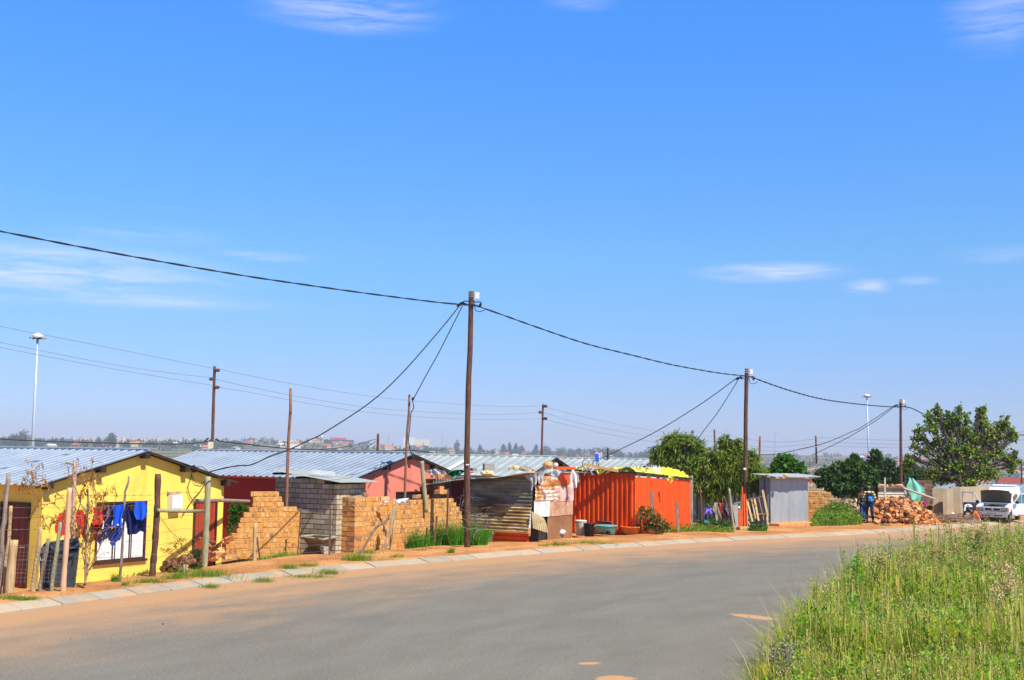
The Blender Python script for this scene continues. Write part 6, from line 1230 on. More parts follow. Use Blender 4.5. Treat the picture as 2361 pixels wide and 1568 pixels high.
def figure(label,base,yaw,h,J,topm,legm,shoe,sleeve=True,cap=None,capm=None,cuffleg=True,hairm=None):
    """J: joints in figure space (x right, y ahead, z up) for a 1.75 m body"""
    s=h/1.75; cy_,sy_=math.cos(yaw),math.sin(yaw); base=Vector(base)
    w=lambda p: base+Vector((p[0]*cy_-p[1]*sy_,p[0]*sy_+p[1]*cy_,p[2]))*s
    t=T('person',label,'person',base); g=lambda k:w(J[k])
    body=[[(g('pelvis'),.12*s),(g('spine'),.12*s),(g('chest'),.13*s),(g('neck'),.055*s),(g('jaw'),.07*s),(g('head'),.088*s),(g('crown'),.07*s)]]
    for sd in 'LR':
        body.append([(g('pelvis'),.12*s),(g('hip'+sd),.085*s),(g('knee'+sd),.055*s),(g('ankle'+sd),.035*s),(g('toe'+sd),.03*s)])
        body.append([(g('chest'),.13*s),(g('sho'+sd),.05*s),(g('elb'+sd),.038*s),(g('wri'+sd),.026*s),(g('hand'+sd),.034*s)])
        hd=g('hand'+sd); wr=g('wri'+sd); d=(hd-wr).normalized(); sv=d.cross(Vector((0.3,1,0.1))).normalized()
        for q_ in range(4):
            b0=hd+sv*(.027*(q_-1.5)*s)+d*.01; body.append([(hd,.034*s),(b0+d*.035*s,.010*s),(b0+d*(.065+.01*(q_ in(1,2)))*s+Vector((0,0,-.008*s)),.007*s)])
        body.append([(wr,.026*s),(wr+sv*.045*s+d*.03*s,.011*s),(wr+sv*.055*s+d*.065*s,.009*s)])
    skin('body',body,M_skin,t,1)
    skin('top',[[(g('pelvis')+Vector((0,0,-.02)),.15*s),(g('spine'),.15*s),(g('chest'),.165*s),(g('neck'),.075*s)]]+[[(g('chest'),.165*s),(g('sho'+d),.078*s),(g('elb'+d),.062*s)]+([(g('wri'+d),.048*s)] if sleeve else []) for d in 'LR'],topm,t,2)
    skin('trousers',[[(g('pelvis')+Vector((0,0,.03)),.145*s),(g('hip'+d),.105*s),(g('knee'+d),.08*s)]+([(g('ankle'+d)+Vector((0,0,.02)),.06*s)] if cuffleg else []) for d in 'LR'],legm,t,2)
    for d in 'LR': skin('shoe',[[(g('ankle'+d)-Vector((0,0,.02)),.05*s),(g('toe'+d),.045*s)]],shoe,t,1)
    hd=g('head'); cr=g('crown'); upd=(cr-g('neck')).normalized(); fw=(w((0,1,0))-w((0,0,0))).normalized()
    b=MB(); b.lathe(hd+upd*.02*s,[(.094*s,0),(.098*s,.03*s),(.09*s,.07*s),(.05*s,.10*s),(.01,.105*s)],14,ax=upd); b.build('cap' if cap else 'hair',capm or hairm or M_black,t,smooth=True)
    # face
    b=MB(); fz=hd+fw*.088*s
    b.tube([fz+upd*.01*s,fz+fw*.022*s-upd*.025*s],[.01*s,.016*s],5); b.build('nose',M_skin,t)
    for sg in (-1,1):
        b=MB(); sv=upd.cross(fw).normalized(); c=hd+fw*.084*s+sv*sg*.032*s+upd*.012*s; b.lathe(c,[(.004*s,-.006*s),(.011*s,0),(.004*s,.006*s)],8,ax=fw); b.build('eye',M_white,t)
        b=MB(); b.lathe(hd+sv*sg*.09*s,[(.012*s,-.01*s),(.025*s,0),(.012*s,.012*s)],8,ax=sv); b.build('ear',M_skin,t)
    b=MB(); b.tube([fz-upd*.05*s-sv*.02*s,fz-upd*.052*s+sv*.02*s],.006*s,5); b.build('mouth',CMt('lips',(.12,.03,.03)),t)
    return t,w
walk=dict(pelvis=(0,0,.93),spine=(0,.03,1.12),chest=(0,.06,1.32),neck=(0,.10,1.47),jaw=(0,.14,1.54),head=(0,.16,1.61),crown=(0,.17,1.69),
 hipL=(-.10,0,.88),kneeL=(-.11,.16,.50),ankleL=(-.11,.02,.12),toeL=(-.12,.18,.05),hipR=(.10,0,.88),kneeR=(.11,-.03,.48),ankleR=(.11,-.26,.13),toeR=(.12,-.12,.04),
 shoL=(-.20,.06,1.40),elbL=(-.27,-.02,1.12),wriL=(-.24,.12,.92),handL=(-.23,.16,.85),shoR=(.20,.06,1.40),elbR=(.27,.02,1.12),wriR=(.23,.20,.96),handR=(.22,.25,.90))
M_jean=CMt('blue denim',(.035,.085,.24)); M_jean2=CMt('dark denim',(.02,.045,.12))
M_stripe=bpy.data.materials.new('yellow and black striped jacket'); M_stripe.use_nodes=True
def stripe():
    t=M_stripe.node_tree; n=t.nodes; l=t.links; g=n.new('ShaderNodeTexCoord'); s=n.new('ShaderNodeSeparateXYZ'); l.new(g.outputs['Object'],s.inputs[0]); a=n.new('ShaderNodeMath'); a.operation='MULTIPLY'; a.inputs[1].default_value=48; l.new(s.outputs[2],a.inputs[0]); b=n.new('ShaderNodeMath'); b.operation='SINE'; l.new(a.outputs[0],b.inputs[0]); r=n.new('ShaderNodeValToRGB'); r.color_ramp.elements[0].position=.45; r.color_ramp.elements[0].color=(.03,.03,.035,1); r.color_ramp.elements[1].position=.5; r.color_ramp.elements[1].color=(.74,.62,.28,1)
    c=n.new('ShaderNodeMath'); c.operation='MULTIPLY_ADD'; c.inputs[1].default_value=.5; c.inputs[2].default_value=.5; l.new(b.outputs[0],c.inputs[0]); l.new(c.outputs[0],r.inputs[0]); l.new(r.outputs[0],n['Principled BSDF'].inputs['Base Color']); n['Principled BSDF'].inputs['Roughness'].default_value=.9
stripe()
Yp=57.0; bp_=P(*ZR(645,1290),Yp); bp_.z=.05
wk1,wf=figure('person walking away in grey cap, striped yellow jacket, backpack and jeans',bp_,R(-8),1.76,walk,M_stripe,M_jean2,CMt('brown shoe',(.15,.06,.03)),cap=True,capm=CMt('grey cap',(.22,.2,.19)))
bk=T('backpack','black backpack with blue pattern on the walker in the striped jacket','backpack',wf((0,-.14,1.0)))
b=MB(); c=wf((0,-.17,1.20)); rot=Euler((R(-8),0,R(-8))).to_matrix(); b.box(c,(.31,.17,.46),rot); b.build('bag',mat('black nylon',(.012,.012,.016),rough=.6),bk,bevel=.06)
b=MB(); b.box(wf((.03,-.27,1.12)),(.23,.05,.24),rot); b.build('front_pocket',mat('blue printed pocket',[(.01,.012,.02),(.01,.15,.62),(.05,.35,.8)],scale=9,contrast=(.42,.56)),bk,bevel=.02)
for sg in (-1,1): b=MB(); b.tube([wf((sg*.10,-.08,1.42)),wf((sg*.12,.08,1.50)),wf((sg*.13,.2,1.36))],.02,5); b.build('strap',M_black,bk)
walk2=dict(walk); walk2.update(kneeL=(-.11,-.03,.48),ankleL=(-.11,-.20,.12),toeL=(-.12,-.06,.04),kneeR=(.11,.16,.5),ankleR=(.11,.02,.12),toeR=(.12,.17,.05))
b2=P(*ZR(478,1260),57.7); b2.z=.05
figure('person in dark brown jacket and blue jeans walking left of the backpacker',b2,R(12),1.66,walk2,CMt('dark brown jacket',(.10,.05,.025)),M_jean,CMt('black shoe',(.02,.02,.02)))
bend=dict(pelvis=(0,-.20,.90),spine=(0,.0,.98),chest=(0,.24,.95),neck=(0,.38,.88),jaw=(0,.44,.80),head=(0,.47,.74),crown=(0,.50,.68),
 hipL=(-.12,-.2,.86),kneeL=(-.22,-.12,.48),ankleL=(-.30,-.18,.1),toeL=(-.33,-.02,.04),hipR=(.12,-.2,.86),kneeR=(.22,-.05,.48),ankleR=(.32,-.1,.1),toeR=(.35,.06,.04),
 shoL=(-.18,.3,.92),elbL=(-.16,.36,.62),wriL=(-.02,.45,.42),handL=(.02,.47,.36),shoR=(.2,.28,.92),elbR=(.26,.36,.62),wriR=(.14,.46,.42),handR=(.12,.5,.36))
b3=P(*ZC(165,1285),59.4); b3.z=.06
figure('child in white shirt and brown trousers bending over beside the white van',b3,R(165),1.38,bend,CMt('white shirt',(.82,.82,.84)),CMt('brown trousers',(.16,.10,.06)),CMt('brown sandal',(.1,.05,.03)),sleeve=False)
sit=dict(pelvis=(0,0,.18),spine=(0,.06,.36),chest=(0,.15,.56),neck=(0,.24,.71),jaw=(0,.31,.76),head=(0,.33,.84),crown=(0,.33,.94),
 hipL=(-.11,.02,.14),kneeL=(-.20,.44,.22),ankleL=(-.05,.62,.08),toeL=(.02,.74,.06),hipR=(.11,.02,.14),kneeR=(.22,.42,.20),ankleR=(.10,.66,.07),toeR=(.06,.78,.06),
 shoL=(-.20,.16,.64),elbL=(-.26,.32,.42),wriL=(-.12,.54,.36),handL=(-.10,.61,.34),shoR=(.20,.16,.64),elbR=(.28,.30,.40),wriR=(.14,.52,.34),handR=(.12,.60,.33))
b4=P(*ZC(455,1310),58.2); b4.z=.06
figure('small child in orange vest seated on the ground before the van bumper',b4,R(62),1.38,sit,CMt('orange vest',(.85,.16,.02)),CMt('pinkish shorts',(.60,.48,.48)),CMt('bare foot',(.06,.03,.02)),sleeve=False,cuffleg=False)
# ================================================================ van
fd=Vector((-.53,-.848,0)).normalized(); sd=Vector((.848,-.53,0)).normalized(); AX=Vector((23.82,59.06,.06))   # front axle centre on the ground
def cp(d,s_,z): return AX-fd*d+sd*s_+Zv*z       # d: metres behind the front axle
van=T('white_van','white light van with raised bonnet and open front doors parked at right edge','van',AX)
M_vw=mat('white car paint',[(.80,.81,.83),(.76,.77,.79)],rough=.28,spec=.6,scale=1); M_chr=mat('bright bumper metal',(.55,.55,.56),rough=.3,metal=.6); M_gl=mat('tinted car glass',(.03,.045,.05),rough=.06,spec=.9); M_tyre=mat('tyre rubber',(.02,.02,.02),rough=.85)
def prism(pts,s0,s1,m_,name,par,bev=.02,taper=None):
    b=MB(); n=len(pts); L_=[cp(d,s0 if not taper else s0+taper*(z-.8 if z>.8 else 0),z) for d,z in pts]; R_=[cp(d,s1 if not taper else s1-taper*(z-.8 if z>.8 else 0),z) for d,z in pts]
    b.add(L_+R_,[tuple(range(n)),tuple(range(2*n-1,n-1,-1))]+[(i,n+i,n+(i+1)%n,(i+1)%n) for i in range(n)]); return b.build(name,m_,par,bevel=bev)
prism([(-.62,.42),(-.62,.76),(-.5,.82),(.32,.92),(.36,.3),(.33,.3),(.3,.48),(.18,.62),(0,.66),(-.18,.62),(-.3,.48),(-.33,.34)],.56,.76,M_vw,'fender',van)
prism([(-.62,.42),(-.62,.76),(-.5,.82),(.32,.92),(.36,.3),(.33,.3),(.3,.48),(.18,.62),(0,.66),(-.18,.62),(-.3,.48),(-.33,.34)],-.76,-.56,M_vw,'fender',van)
prism([(.34,.28),(.34,.92),(3.3,.95),(3.35,.4),(2.75,.3),(2.7,.5),(2.55,.63),(2.38,.66),(2.2,.63),(2.05,.5),(2.0,.28)],-.76,.76,M_vw,'body',van)
prism([(.62,.93),(1.0,1.44),(1.12,1.50),(2.0,1.53),(3.3,1.53),(3.34,.95)],-.74,.74,M_vw,'cab',van,taper=.13)
prism([(1.95,1.50),(2.15,1.64),(2.5,1.70),(3.35,1.70),(3.35,1.50)],-.64,.64,M_vw,'canopy_roof',van,bev=.04)
prism([(2.35,1.74),(2.4,1.79),(2.75,1.80),(2.75,1.74)],-.52,.60,M_vw,'roof_spoiler',van)
prism([(-.50,.50),(-.50,.74),(.30,.80),(.30,.45)],-.55,.55,mat('black engine bay recess',[(.008,.008,.008),(.05,.05,.05),(.14,.13,.12)],rough=.6,scale=9,bump=.8,bscale=12),'engine',van,bev=0)  # black box stands in for the shade of the open engine recess
prism([(-.64,.56),(-.64,.77),(-.60,.77),(-.60,.56)],-.74,.74,M_vw,'front_panel',van,bev=.005)
b=MB(); b.box(cp(-.10,0,.80),(.34,.30,.12),Euler((0,0,.6)).to_matrix()); b.tube([cp(-.3,-.4,.78),cp(-.1,-.1,.87),cp(.1,.35,.82)],.035,6); b.build('air_filter',M_black,van,bevel=.02)
# bonnet, open
b=MB(); nb=8
def bon(i,j,o=0): 
    s_=-.70+1.40*i; zt2=.60*j; bulge=.05*math.sin(math.pi*i); return cp(.40-.28*j-.03*o,s_*(1-.04*j),.93+zt2+bulge*j)
b.grid(lambda i,j:bon(i,j),nb,4); b.build('bonnet',M_vw,van); b=MB(); b.grid(lambda i,j:bon(1-i,j,1),nb,4); b.build('bonnet_lining',mat('dirty bonnet underside',[(.09,.08,.055),(.17,.145,.10)],rough=.8,scale=5),van)
b=MB(); 
for s0,s1,j0,j1 in ((-.62,-.12,.12,.92),(.62,.12,.12,.92),(-.12,.12,.92,.92),(-.64,.64,.10,.10)): b.tube([cp(.36-.28*j0,s0,.93+.6*j0),cp(.36-.28*j1,s1,.93+.6*j1)],.018,4)
b.build('bonnet_brace',mat('dusty brace',(.10,.09,.075)),van)
b=MB(); b.tube([cp(-.45,.42,.78),cp(.1,.38,1.42)],.005,4); b.build('bonnet_stay',M_tyre,van)
prism([(.64,.97),(.97,1.41),(.99,1.41),(.66,.97)],-.64,.64,M_gl,'windscreen',van,bev=0)
# front end
b=MB(); 
for (s0,s1,z0,z1_,dd) in ((-.34,-.03,.595,.70,.0),(.03,.34,.595,.70,0)): b.fbox(cp(-.648,s0,z0),sd*(s1-s0),fd*.012,Zv*(z1_-z0))
gr=b.build('grille',M_black,van)
b=MB()
for (s0,s1,z0,z1_) in ((-.40,.40,.70,.73),(-.40,.40,.565,.59),(-.40,-.35,.59,.70),(.35,.40,.59,.70)): b.fbox(cp(-.65,s0,z0),sd*(s1-s0),fd*.025,Zv*(z1_-z0))
b.build('grille_surround',mat('grey grille frame',(.45,.45,.47),rough=.4),gr)
em=MB(); c0=cp(-.68,0,.647)
for k in range(20): 
    a0=k*math.pi/10; a1=(k+1)*math.pi/10; em.tube([c0+sd*math.cos(a0)*.055+Zv*math.sin(a0)*.055,c0+sd*math.cos(a1)*.055+Zv*math.sin(a1)*.055],.006,4)
for pts in ([(-.028,.045),(0,.004),(.028,.045)],[(-.048,.02),(-.024,-.045),(0,-.002),(.024,-.045),(.048,.02)]): em.tube([c0+sd*x+Zv*z for x,z in pts],.006,4)
em.build('emblem',M_chr,gr)
for s0 in (-.66,.42):
    b=MB(); b.fbox(cp(-.645,s0,.575),sd*.22,fd*.03,Zv*.15); hl=b.build('headlight',mat('headlamp glass',[(.10,.11,.11),(.30,.31,.30)],rough=.12,spec=.9,scale=6),van,bevel=.01); b=MB(); b.fbox(cp(-.643,s0-.012,.563),sd*.244,fd*.012,Zv*.174); b.build('bezel',M_black,hl)
for s0 in (-.765,.665): b=MB(); b.fbox(cp(-.64,s0,.575),sd*.09,fd*.03-sd*0,Zv*.145); b.build('indicator',mat('amber lens',(.85,.22,.01),rough=.2),van,bevel=.01)
b=MB(); b.fbox(cp(-.66,-.70,.27),sd*1.40,fd*.10,Zv*.27); b.build('bumper',M_chr,van,bevel=.03)
for s0 in (-.50,.08): b=MB(); b.fbox(cp(-.765,s0,.335),sd*.40,fd*.006,Zv*.045); b.build('bumper_slot',M_black,van)
for s0 in (-.78,.68): b=MB(); b.fbox(cp(-.60,s0,.27),sd*.10,-fd*.22,Zv*.27); b.build('bumper_end',M_black,van,bevel=.02)
b=MB(); b.fbox(cp(-.765,-.24,.40),sd*.48,fd*.012,Zv*.12); npl=b.build('number_plate',mat('grey number plate',(.5,.5,.52),rough=.5),van)
b=MB()
for k in range(8): 
    if k!=5: b.fbox(cp(-.779,-.205+k*.052,.425),sd*.03,fd*.002,Zv*.07)
b.build('plate_marks',mat('plate ink',(.18,.18,.22),rough=.6),npl)
def wheel(d,s_,out_):
    c=cp(d,s_,.285); b=MB(); b.lathe(c,[(.17,-.09),(.265,-.09),(.285,-.06),(.285,.06),(.265,.09),(.17,.09)],24,ax=sd); w_=b.build('wheel',M_tyre,van,smooth=False)
    b=MB(); b.lathe(c,[(.17,.06*out_),(.165,.09*out_),(.10,.075*out_),(.09,.092*out_),(.02,.095*out_)],20,ax=sd); b.build('rim',M_chr,w_,smooth=True)
for d,s_ in ((0,.64),(2.38,.64),(0,-.64),(2.38,-.64)): wheel(d,s_,1 if s_>0 else -1)
b=MB(); b.fbox(cp(-.4,-.6,.22),sd*1.2,-fd*3.4,Zv*.2); b.build('underbody',M_black,van)
# doors, both swung open
def cdoor(side,ang):
    hx=cp(.42,side*.75,0); dv=(-fd*math.cos(ang)+sd*side*math.sin(ang)).normalized(); nn=Vector((dv.y,-dv.x,0))*(.03)
    def pan(pts): 
        b=MB(); n=len(pts); A_=[hx+dv*a+Zv*z for a,z in pts]; B_=[p+nn for p in A_]; b.add(A_+B_,[tuple(range(n)),tuple(range(2*n-1,n-1,-1))]+[(i,n+i,n+(i+1)%n,(i+1)%n) for i in range(n)]); return b
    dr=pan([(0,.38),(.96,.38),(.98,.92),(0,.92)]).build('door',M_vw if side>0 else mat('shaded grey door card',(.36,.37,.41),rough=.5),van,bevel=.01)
    for pts in ([(0,.92),(.05,.92),(.40,1.42),(.35,1.42)],[(.35,1.38),(.98,1.38),(.98,1.43),(.36,1.43)],[(.93,.92),(.98,.92),(.98,1.38),(.93,1.38)],[(.42,.92),(.45,.92),(.45,1.38),(.42,1.38)]): pan(pts).build('window_frame',M_vw,dr)
    if side>0:
        b=pan([(.08,.93),(.92,.93),(.92,1.37),(.38,1.37)]); b.build('window_pane',mat('bluish door glass',(.05,.30,.38),rough=.1,spec=.8,alpha=.75),dr)
    b=MB(); p=hx+dv*.80+Zv*.84+nn*(-.6); b.box(p,(.14,.05,.03),Euler((0,0,math.atan2(dv.y,dv.x))).to_matrix()); b.build('handle',M_black,dr)
    b=MB(); b.box(hx+dv*.06+Zv*.98-fd*-.0+sd*side*.12-Vector((0,.08,0)),(.15,.08,.13)); b.build('mirror',M_black,dr,bevel=.02)
cdoor(-1,R(70)); cdoor(1,R(62))
b=MB(); b.fbox(cp(.9,.756,.98),-fd*.9,sd*.004,Zv*.38); b.build('side_window',M_gl,van)
b=MB(); b.box(cp(.62,.73,1.2),(.05,.06,.5)) if False else b.fbox(cp(.60,.50,.98),sd*.12,fd*.01,Zv*.34); b.build('licence_stickers',M_white,van)
stone('bright red crate half hidden behind the van door',1680,1078,1753,1140,62.5,mat('red plastic crate',(.65,.05,.02)),zf=ZC,name='crate',cat='crate',box=True)
# ================================================================ vegetation
LM=lambda name,cols,tr=.3: mat(name,cols,mode='island',rough=.65,scale=1.5,spec=.12,trans=tr)
M_peach=LM('peach tree leaves',[(.02,.06,.008),(.06,.14,.012),(.14,.25,.02),(.24,.34,.03),(.42,.40,.08)],.45)
M_fig=LM('bright fresh leaves',[(.03,.10,.01),(.06,.20,.015),(.12,.32,.03)],.35)
M_bush=LM('dark bush leaves',[(.010,.035,.008),(.03,.08,.014),(.07,.15,.025),(.14,.24,.06)],.25)
M_mulb=LM('big tree leaves',[(.02,.055,.012),(.045,.10,.018),(.13,.23,.03),(.25,.38,.04),(.46,.60,.07)],.5)
def blobsD(lst,Y,dpt=1.0):
    """[(x,y,rx,ry)] in picture units at distance Y -> ellipsoids with real depth"""
    k=Y/F; out=[]
    for (x,y,rx,ry) in lst:
        p=P(x,y,Y+random.uniform(-.4,.4)*dpt*rx*k); out.append(((p.x,p.y,p.z),(rx*k,max(rx,ry)*k*dpt*.9,ry*k)))
    return out
def baseat(x,Y): X=(x-CX)/F*Y; return (X,Y,gz1(X,Y)-.05)
def topat(x,y,Y): return tuple(P(x,y,Y))
tree('peach_tree','leafy peach tree behind the left part of the orange shack roof',baseat(1556,57),topat(1560,1095,57),blobsD([(1530,1040,22,22),(1558,1015,26,16),(1590,1022,20,18),(1560,1050,30,22),(1598,1055,24,20),(1518,1062,14,12),(1612,1035,12,14),(1545,1075,24,14)],57.5),10500,.25,M_peach,asp=.19,droop=.75,tr=.12,twigs=5,cl=16,spread=.62)
tree('peach_tree','wide drooping peach tree wrapped round the second roadside pole',baseat(1672,56),topat(1670,1120,56),blobsD([(1672,1022,14,20),(1690,1040,20,18),(1650,1055,26,20),(1620,1070,30,22),(1690,1068,28,26),(1728,1078,22,26),(1745,1100,18,26),(1660,1090,34,26),(1620,1105,28,26),(1600,1085,20,22),(1700,1105,26,24),(1640,1130,22,20),(1660,1135,16,16),(1735,1050,10,14),(1742,1085,16,20),(1748,1112,13,18),(1700,1020,8,12),(1600,1120,16,12)],55.9),19000,.25,M_peach,asp=.19,droop=.8,tr=.14,twigs=5,cl=16,spread=.62)
tree('fig_tree','small bright green broad-leaved tree above the grey shack roof',baseat(1815,63),topat(1815,1090,63),blobsD([(1798,1075,16,15),(1812,1070,18,16),(1832,1080,16,13),(1845,1086,10,8),(1786,1088,12,8)],63),2600,.24,M_fig,asp=.75,droop=.3,tr=.09,twigs=2,cl=8,spread=.4)
tree('dark_bush','big dark spreading bush behind the two walking people',baseat(1960,62.5),topat(1958,1120,62.5),blobsD([(1905,1098,22,16),(1935,1088,28,18),(1968,1085,26,18),(1995,1098,24,22),(1925,1115,26,16),(1960,1118,30,20),(1995,1130,20,18),(1965,1140,28,12),(1890,1108,12,10),(2012,1120,12,20),(1940,1130,18,12),(1960,1068,10,8)],62.5),17000,.17,M_bush,asp=.55,droop=.4,tr=.12,twigs=3,cl=14,spread=.4)
for i,(x,y,rx,ry,Y,l_,m_) in enumerate([(1972,1066,20,16,84,'mid-green tree just left of the right floodlight mast base',M_bush),(2020,1060,16,26,86,'tall narrow dark tree just right of the floodlight mast base',M_bush),(2046,1082,26,24,84,'rounded dark tree immediately left of the third pole',M_leafd),(2092,1085,26,24,84,'dark tree between the third pole and the big right tree',M_leafd),(2125,1100,26,18,80,'low dark bush under the left side of the big tree',M_leafd)]):
    tree('yard_tree',l_,baseat(x,Y),topat(x,y+ry*.7,Y),blobsD([(x-rx*.35,y+ry*.3,rx*.65,ry*.6),(x+rx*.35,y+ry*.35,rx*.65,ry*.6),(x,y-ry*.25,rx*.6,ry*.65),(x,y+ry*.8,rx*.9,ry*.5)],Y),4200,.22,m_,asp=.6,droop=.3,tr=.12,cl=10,spread=.4)
big=[(2120,1010,16,14),(2145,985,18,16),(2160,958,14,16),(2185,985,22,18),(2205,965,16,16),(2225,995,24,20),(2262,975,14,22),(2255,1010,22,20),(2285,1005,18,22),(2312,985,12,16),(2328,1008,12,14),(2300,1040,22,20),(2325,1060,16,16),(2335,1078,12,10),(2270,1050,26,22),(2230,1040,28,24),(2195,1030,26,24),(2160,1020,20,18),(2130,1035,14,12),(2165,1060,26,20),(2200,1075,30,22),(2240,1085,30,22),(2280,1090,26,18),(2150,1090,18,14),(2178,1105,24,12),(2225,1112,30,12),(2105,1055,10,10)]
tree('mulberry_tree','big airy broad-leaved tree above the tan walls and white van',baseat(2215,68),topat(2212,1085,68),blobsD([(x,y,rx*.78,ry*.78) for x,y,rx,ry in big]+[(2160,946,6,13),(2140,962,6,12),(2183,962,7,12),(2208,946,6,10),(2228,962,6,12),(2258,952,6,14),(2270,948,5,10),(2316,972,6,15),(2300,985,7,12),(2330,992,7,10),(2341,1012,7,7),(2300,1010,9,10),(2338,1048,8,7),(2344,1066,6,7),(2108,1030,9,8),(2096,1050,8,7),(2118,992,7,9),(2092,1075,9,9)],68.5,.9),14500,.155,M_mulb,asp=.72,droop=.25,tr=.12,twigs=14,cl=11,spread=.85,barkm=mat('dark branch bark',[(.06,.04,.028),(.13,.09,.06)],rough=.9,scale=6))
# twiggy half-bare bush before the yellow house
tb=T('dead_bush','tall twiggy bush with brown curled leaves in front of the yellow house',  'bush',P(*Z1(765,1420),25.9)); b=MB(); tips=[]; rq=random.Random(3)
def branch(p0,p1,r,lv,Yb=25.9):
    a=P(*Z1(*p0),Yb+rq.uniform(-.15,.15)); c=P(*Z1(*p1),Yb+rq.uniform(-.35,.35)); m_=a.lerp(c,.5)+Vector((rq.uniform(-.04,.04),rq.uniform(-.1,.1),rq.uniform(-.02,.05))); b.tube([a,m_,c],[r,r*.75,r*.4],5); tips.append((m_,c)); return
main=[((765,1420),(760,1250),(735,1150),(720,1080),(660,970),(600,880)),((765,1420),(790,1250),(810,1100),(800,950),(780,800),(765,700)),((765,1420),(755,1150),(775,1000),(840,850),(900,750),(935,640)),((720,1080),(700,950),(690,800),(560,650),(440,560),(190,470)),((720,1080),(640,900),(540,760),(430,640),(260,600),(170,600)),((800,950),(870,800),(850,650),(820,480),(815,380)),((780,800),(700,620),(640,480),(610,380)),((840,850),(930,880),(1000,760),(1050,600)),((765,1420),(800,1300),(870,1150),(920,1000)),((690,800),(720,600),(860,430)),((560,650),(430,560),(340,440)),((560,650),(480,700),(330,720),(260,820)),((775,1000),(900,960),(1060,900)),((440,560),(300,520),(295,430)),((600,880),(480,860),(440,960))]
for ch in main:
    r=.022 if ch[0][1]>1300 else .011
    for i_,(p0,p1) in enumerate(zip(ch,ch[1:])): branch(p0,p1,max(.004,r*(1-.16*i_)),0)
for k in range(260):
    a,c=rq.choice(tips); s0=a.lerp(c,rq.random()); e=s0+Vector((rq.gauss(0,.16),rq.gauss(0,.16),rq.uniform(-.05,.30))); b.tube([s0,s0.lerp(e,.5)+Vector((0,0,.03)),e],[.006,.005,.004],3); tips.append((s0,e))
b.build('branches',mat('ochre twigs',[(.18,.10,.05),(.40,.24,.10)],rough=.9,scale=8),tb)
VS=[]
for k in range(1500):
    a,c=rq.choice(tips[15:]); p=np.array(a.lerp(c,rq.uniform(.4,1)));
    if p[2]<1.0 and rq.random()<.8: continue
    d=np.array([rq.gauss(0,.5),rq.gauss(0,.5),-1.0]); d/=np.linalg.norm(d); s_=np.cross(d,[rq.gauss(0,1),rq.gauss(0,1),.1]); s_/=np.linalg.norm(s_)+1e-6; L_=rq.uniform(.03,.085); VS.append([p,p+d*L_*.5+s_*L_*.2,p+d*L_,p+d*L_*.5-s_*L_*.2])
VS=np.array(VS).reshape(-1,3); npmesh('curled_leaves',VS,np.arange(len(VS)).reshape(-1,4),LM('brown curled leaves',[(.20,.07,.01),(.38,.17,.025),(.52,.28,.05)],.2),parent=tb)
# ---- blades
def blades(n,pos,hgt,wid,lean,rng,windx=.15,segs=3):
    """pos (n,3); curved tapering strips"""
    n=len(pos); az=rng.uniform(0,6.283,n); h=hgt*rng.uniform(.55,1.25,n); ln=lean*rng.uniform(.2,1.3,n); w_=wid*rng.uniform(.6,1.4,n)
    dx=np.cos(az)*ln+windx; dy=np.sin(az)*ln; sa=rng.uniform(0,6.283,n); sx=np.cos(sa); sy=np.sin(sa); V_=[]
    for k in range(segs+1):
        t=k/segs; c=np.stack([pos[:,0]+dx*h*t**1.8,pos[:,1]+dy*h*t**1.8,pos[:,2]+h*(t-.22*ln*t*t)],1); ww=(w_*(1-t*.93))/2; s_=np.stack([sx*ww,sy*ww,np.zeros(n)],1); V_+= [c-s_,c+s_]
    A=np.stack(V_,1).reshape(-1,3); base=np.arange(n)[:,None]*(2*(segs+1)); Q=np.concatenate([base+np.array([2*k,2*k+1,2*k+3,2*k+2]) for k in range(segs)],0); return A,Q
M_lush=LM('lush green blades',[(.02,.10,.006),(.045,.20,.010),(.09,.30,.015),(.16,.38,.025)],.35)
M_grass=LM('verge grass blades',[(.05,.10,.012),(.10,.17,.02),(.19,.24,.04),(.34,.30,.10)],.35)
M_grassy=LM('bright grass blades',[(.06,.16,.01),(.12,.26,.02),(.20,.34,.035),(.30,.38,.06)],.35)
def inpoly(n,poly,rng):
    q=np.array(poly); lo=q.min(0); hi=q.max(0); out=[]
    while len(out)<n:
        p=rng.uniform(lo,hi); c=False; j=len(q)-1
        for i in range(len(q)):
            if (q[i][1]>p[1])!=(q[j][1]>p[1]) and p[0]<(q[j][0]-q[i][0])*(p[1]-q[i][1])/(q[j][1]-q[i][1])+q[i][0]: c=not c
            j=i
        if c: out.append(p)
    return np.array(out)
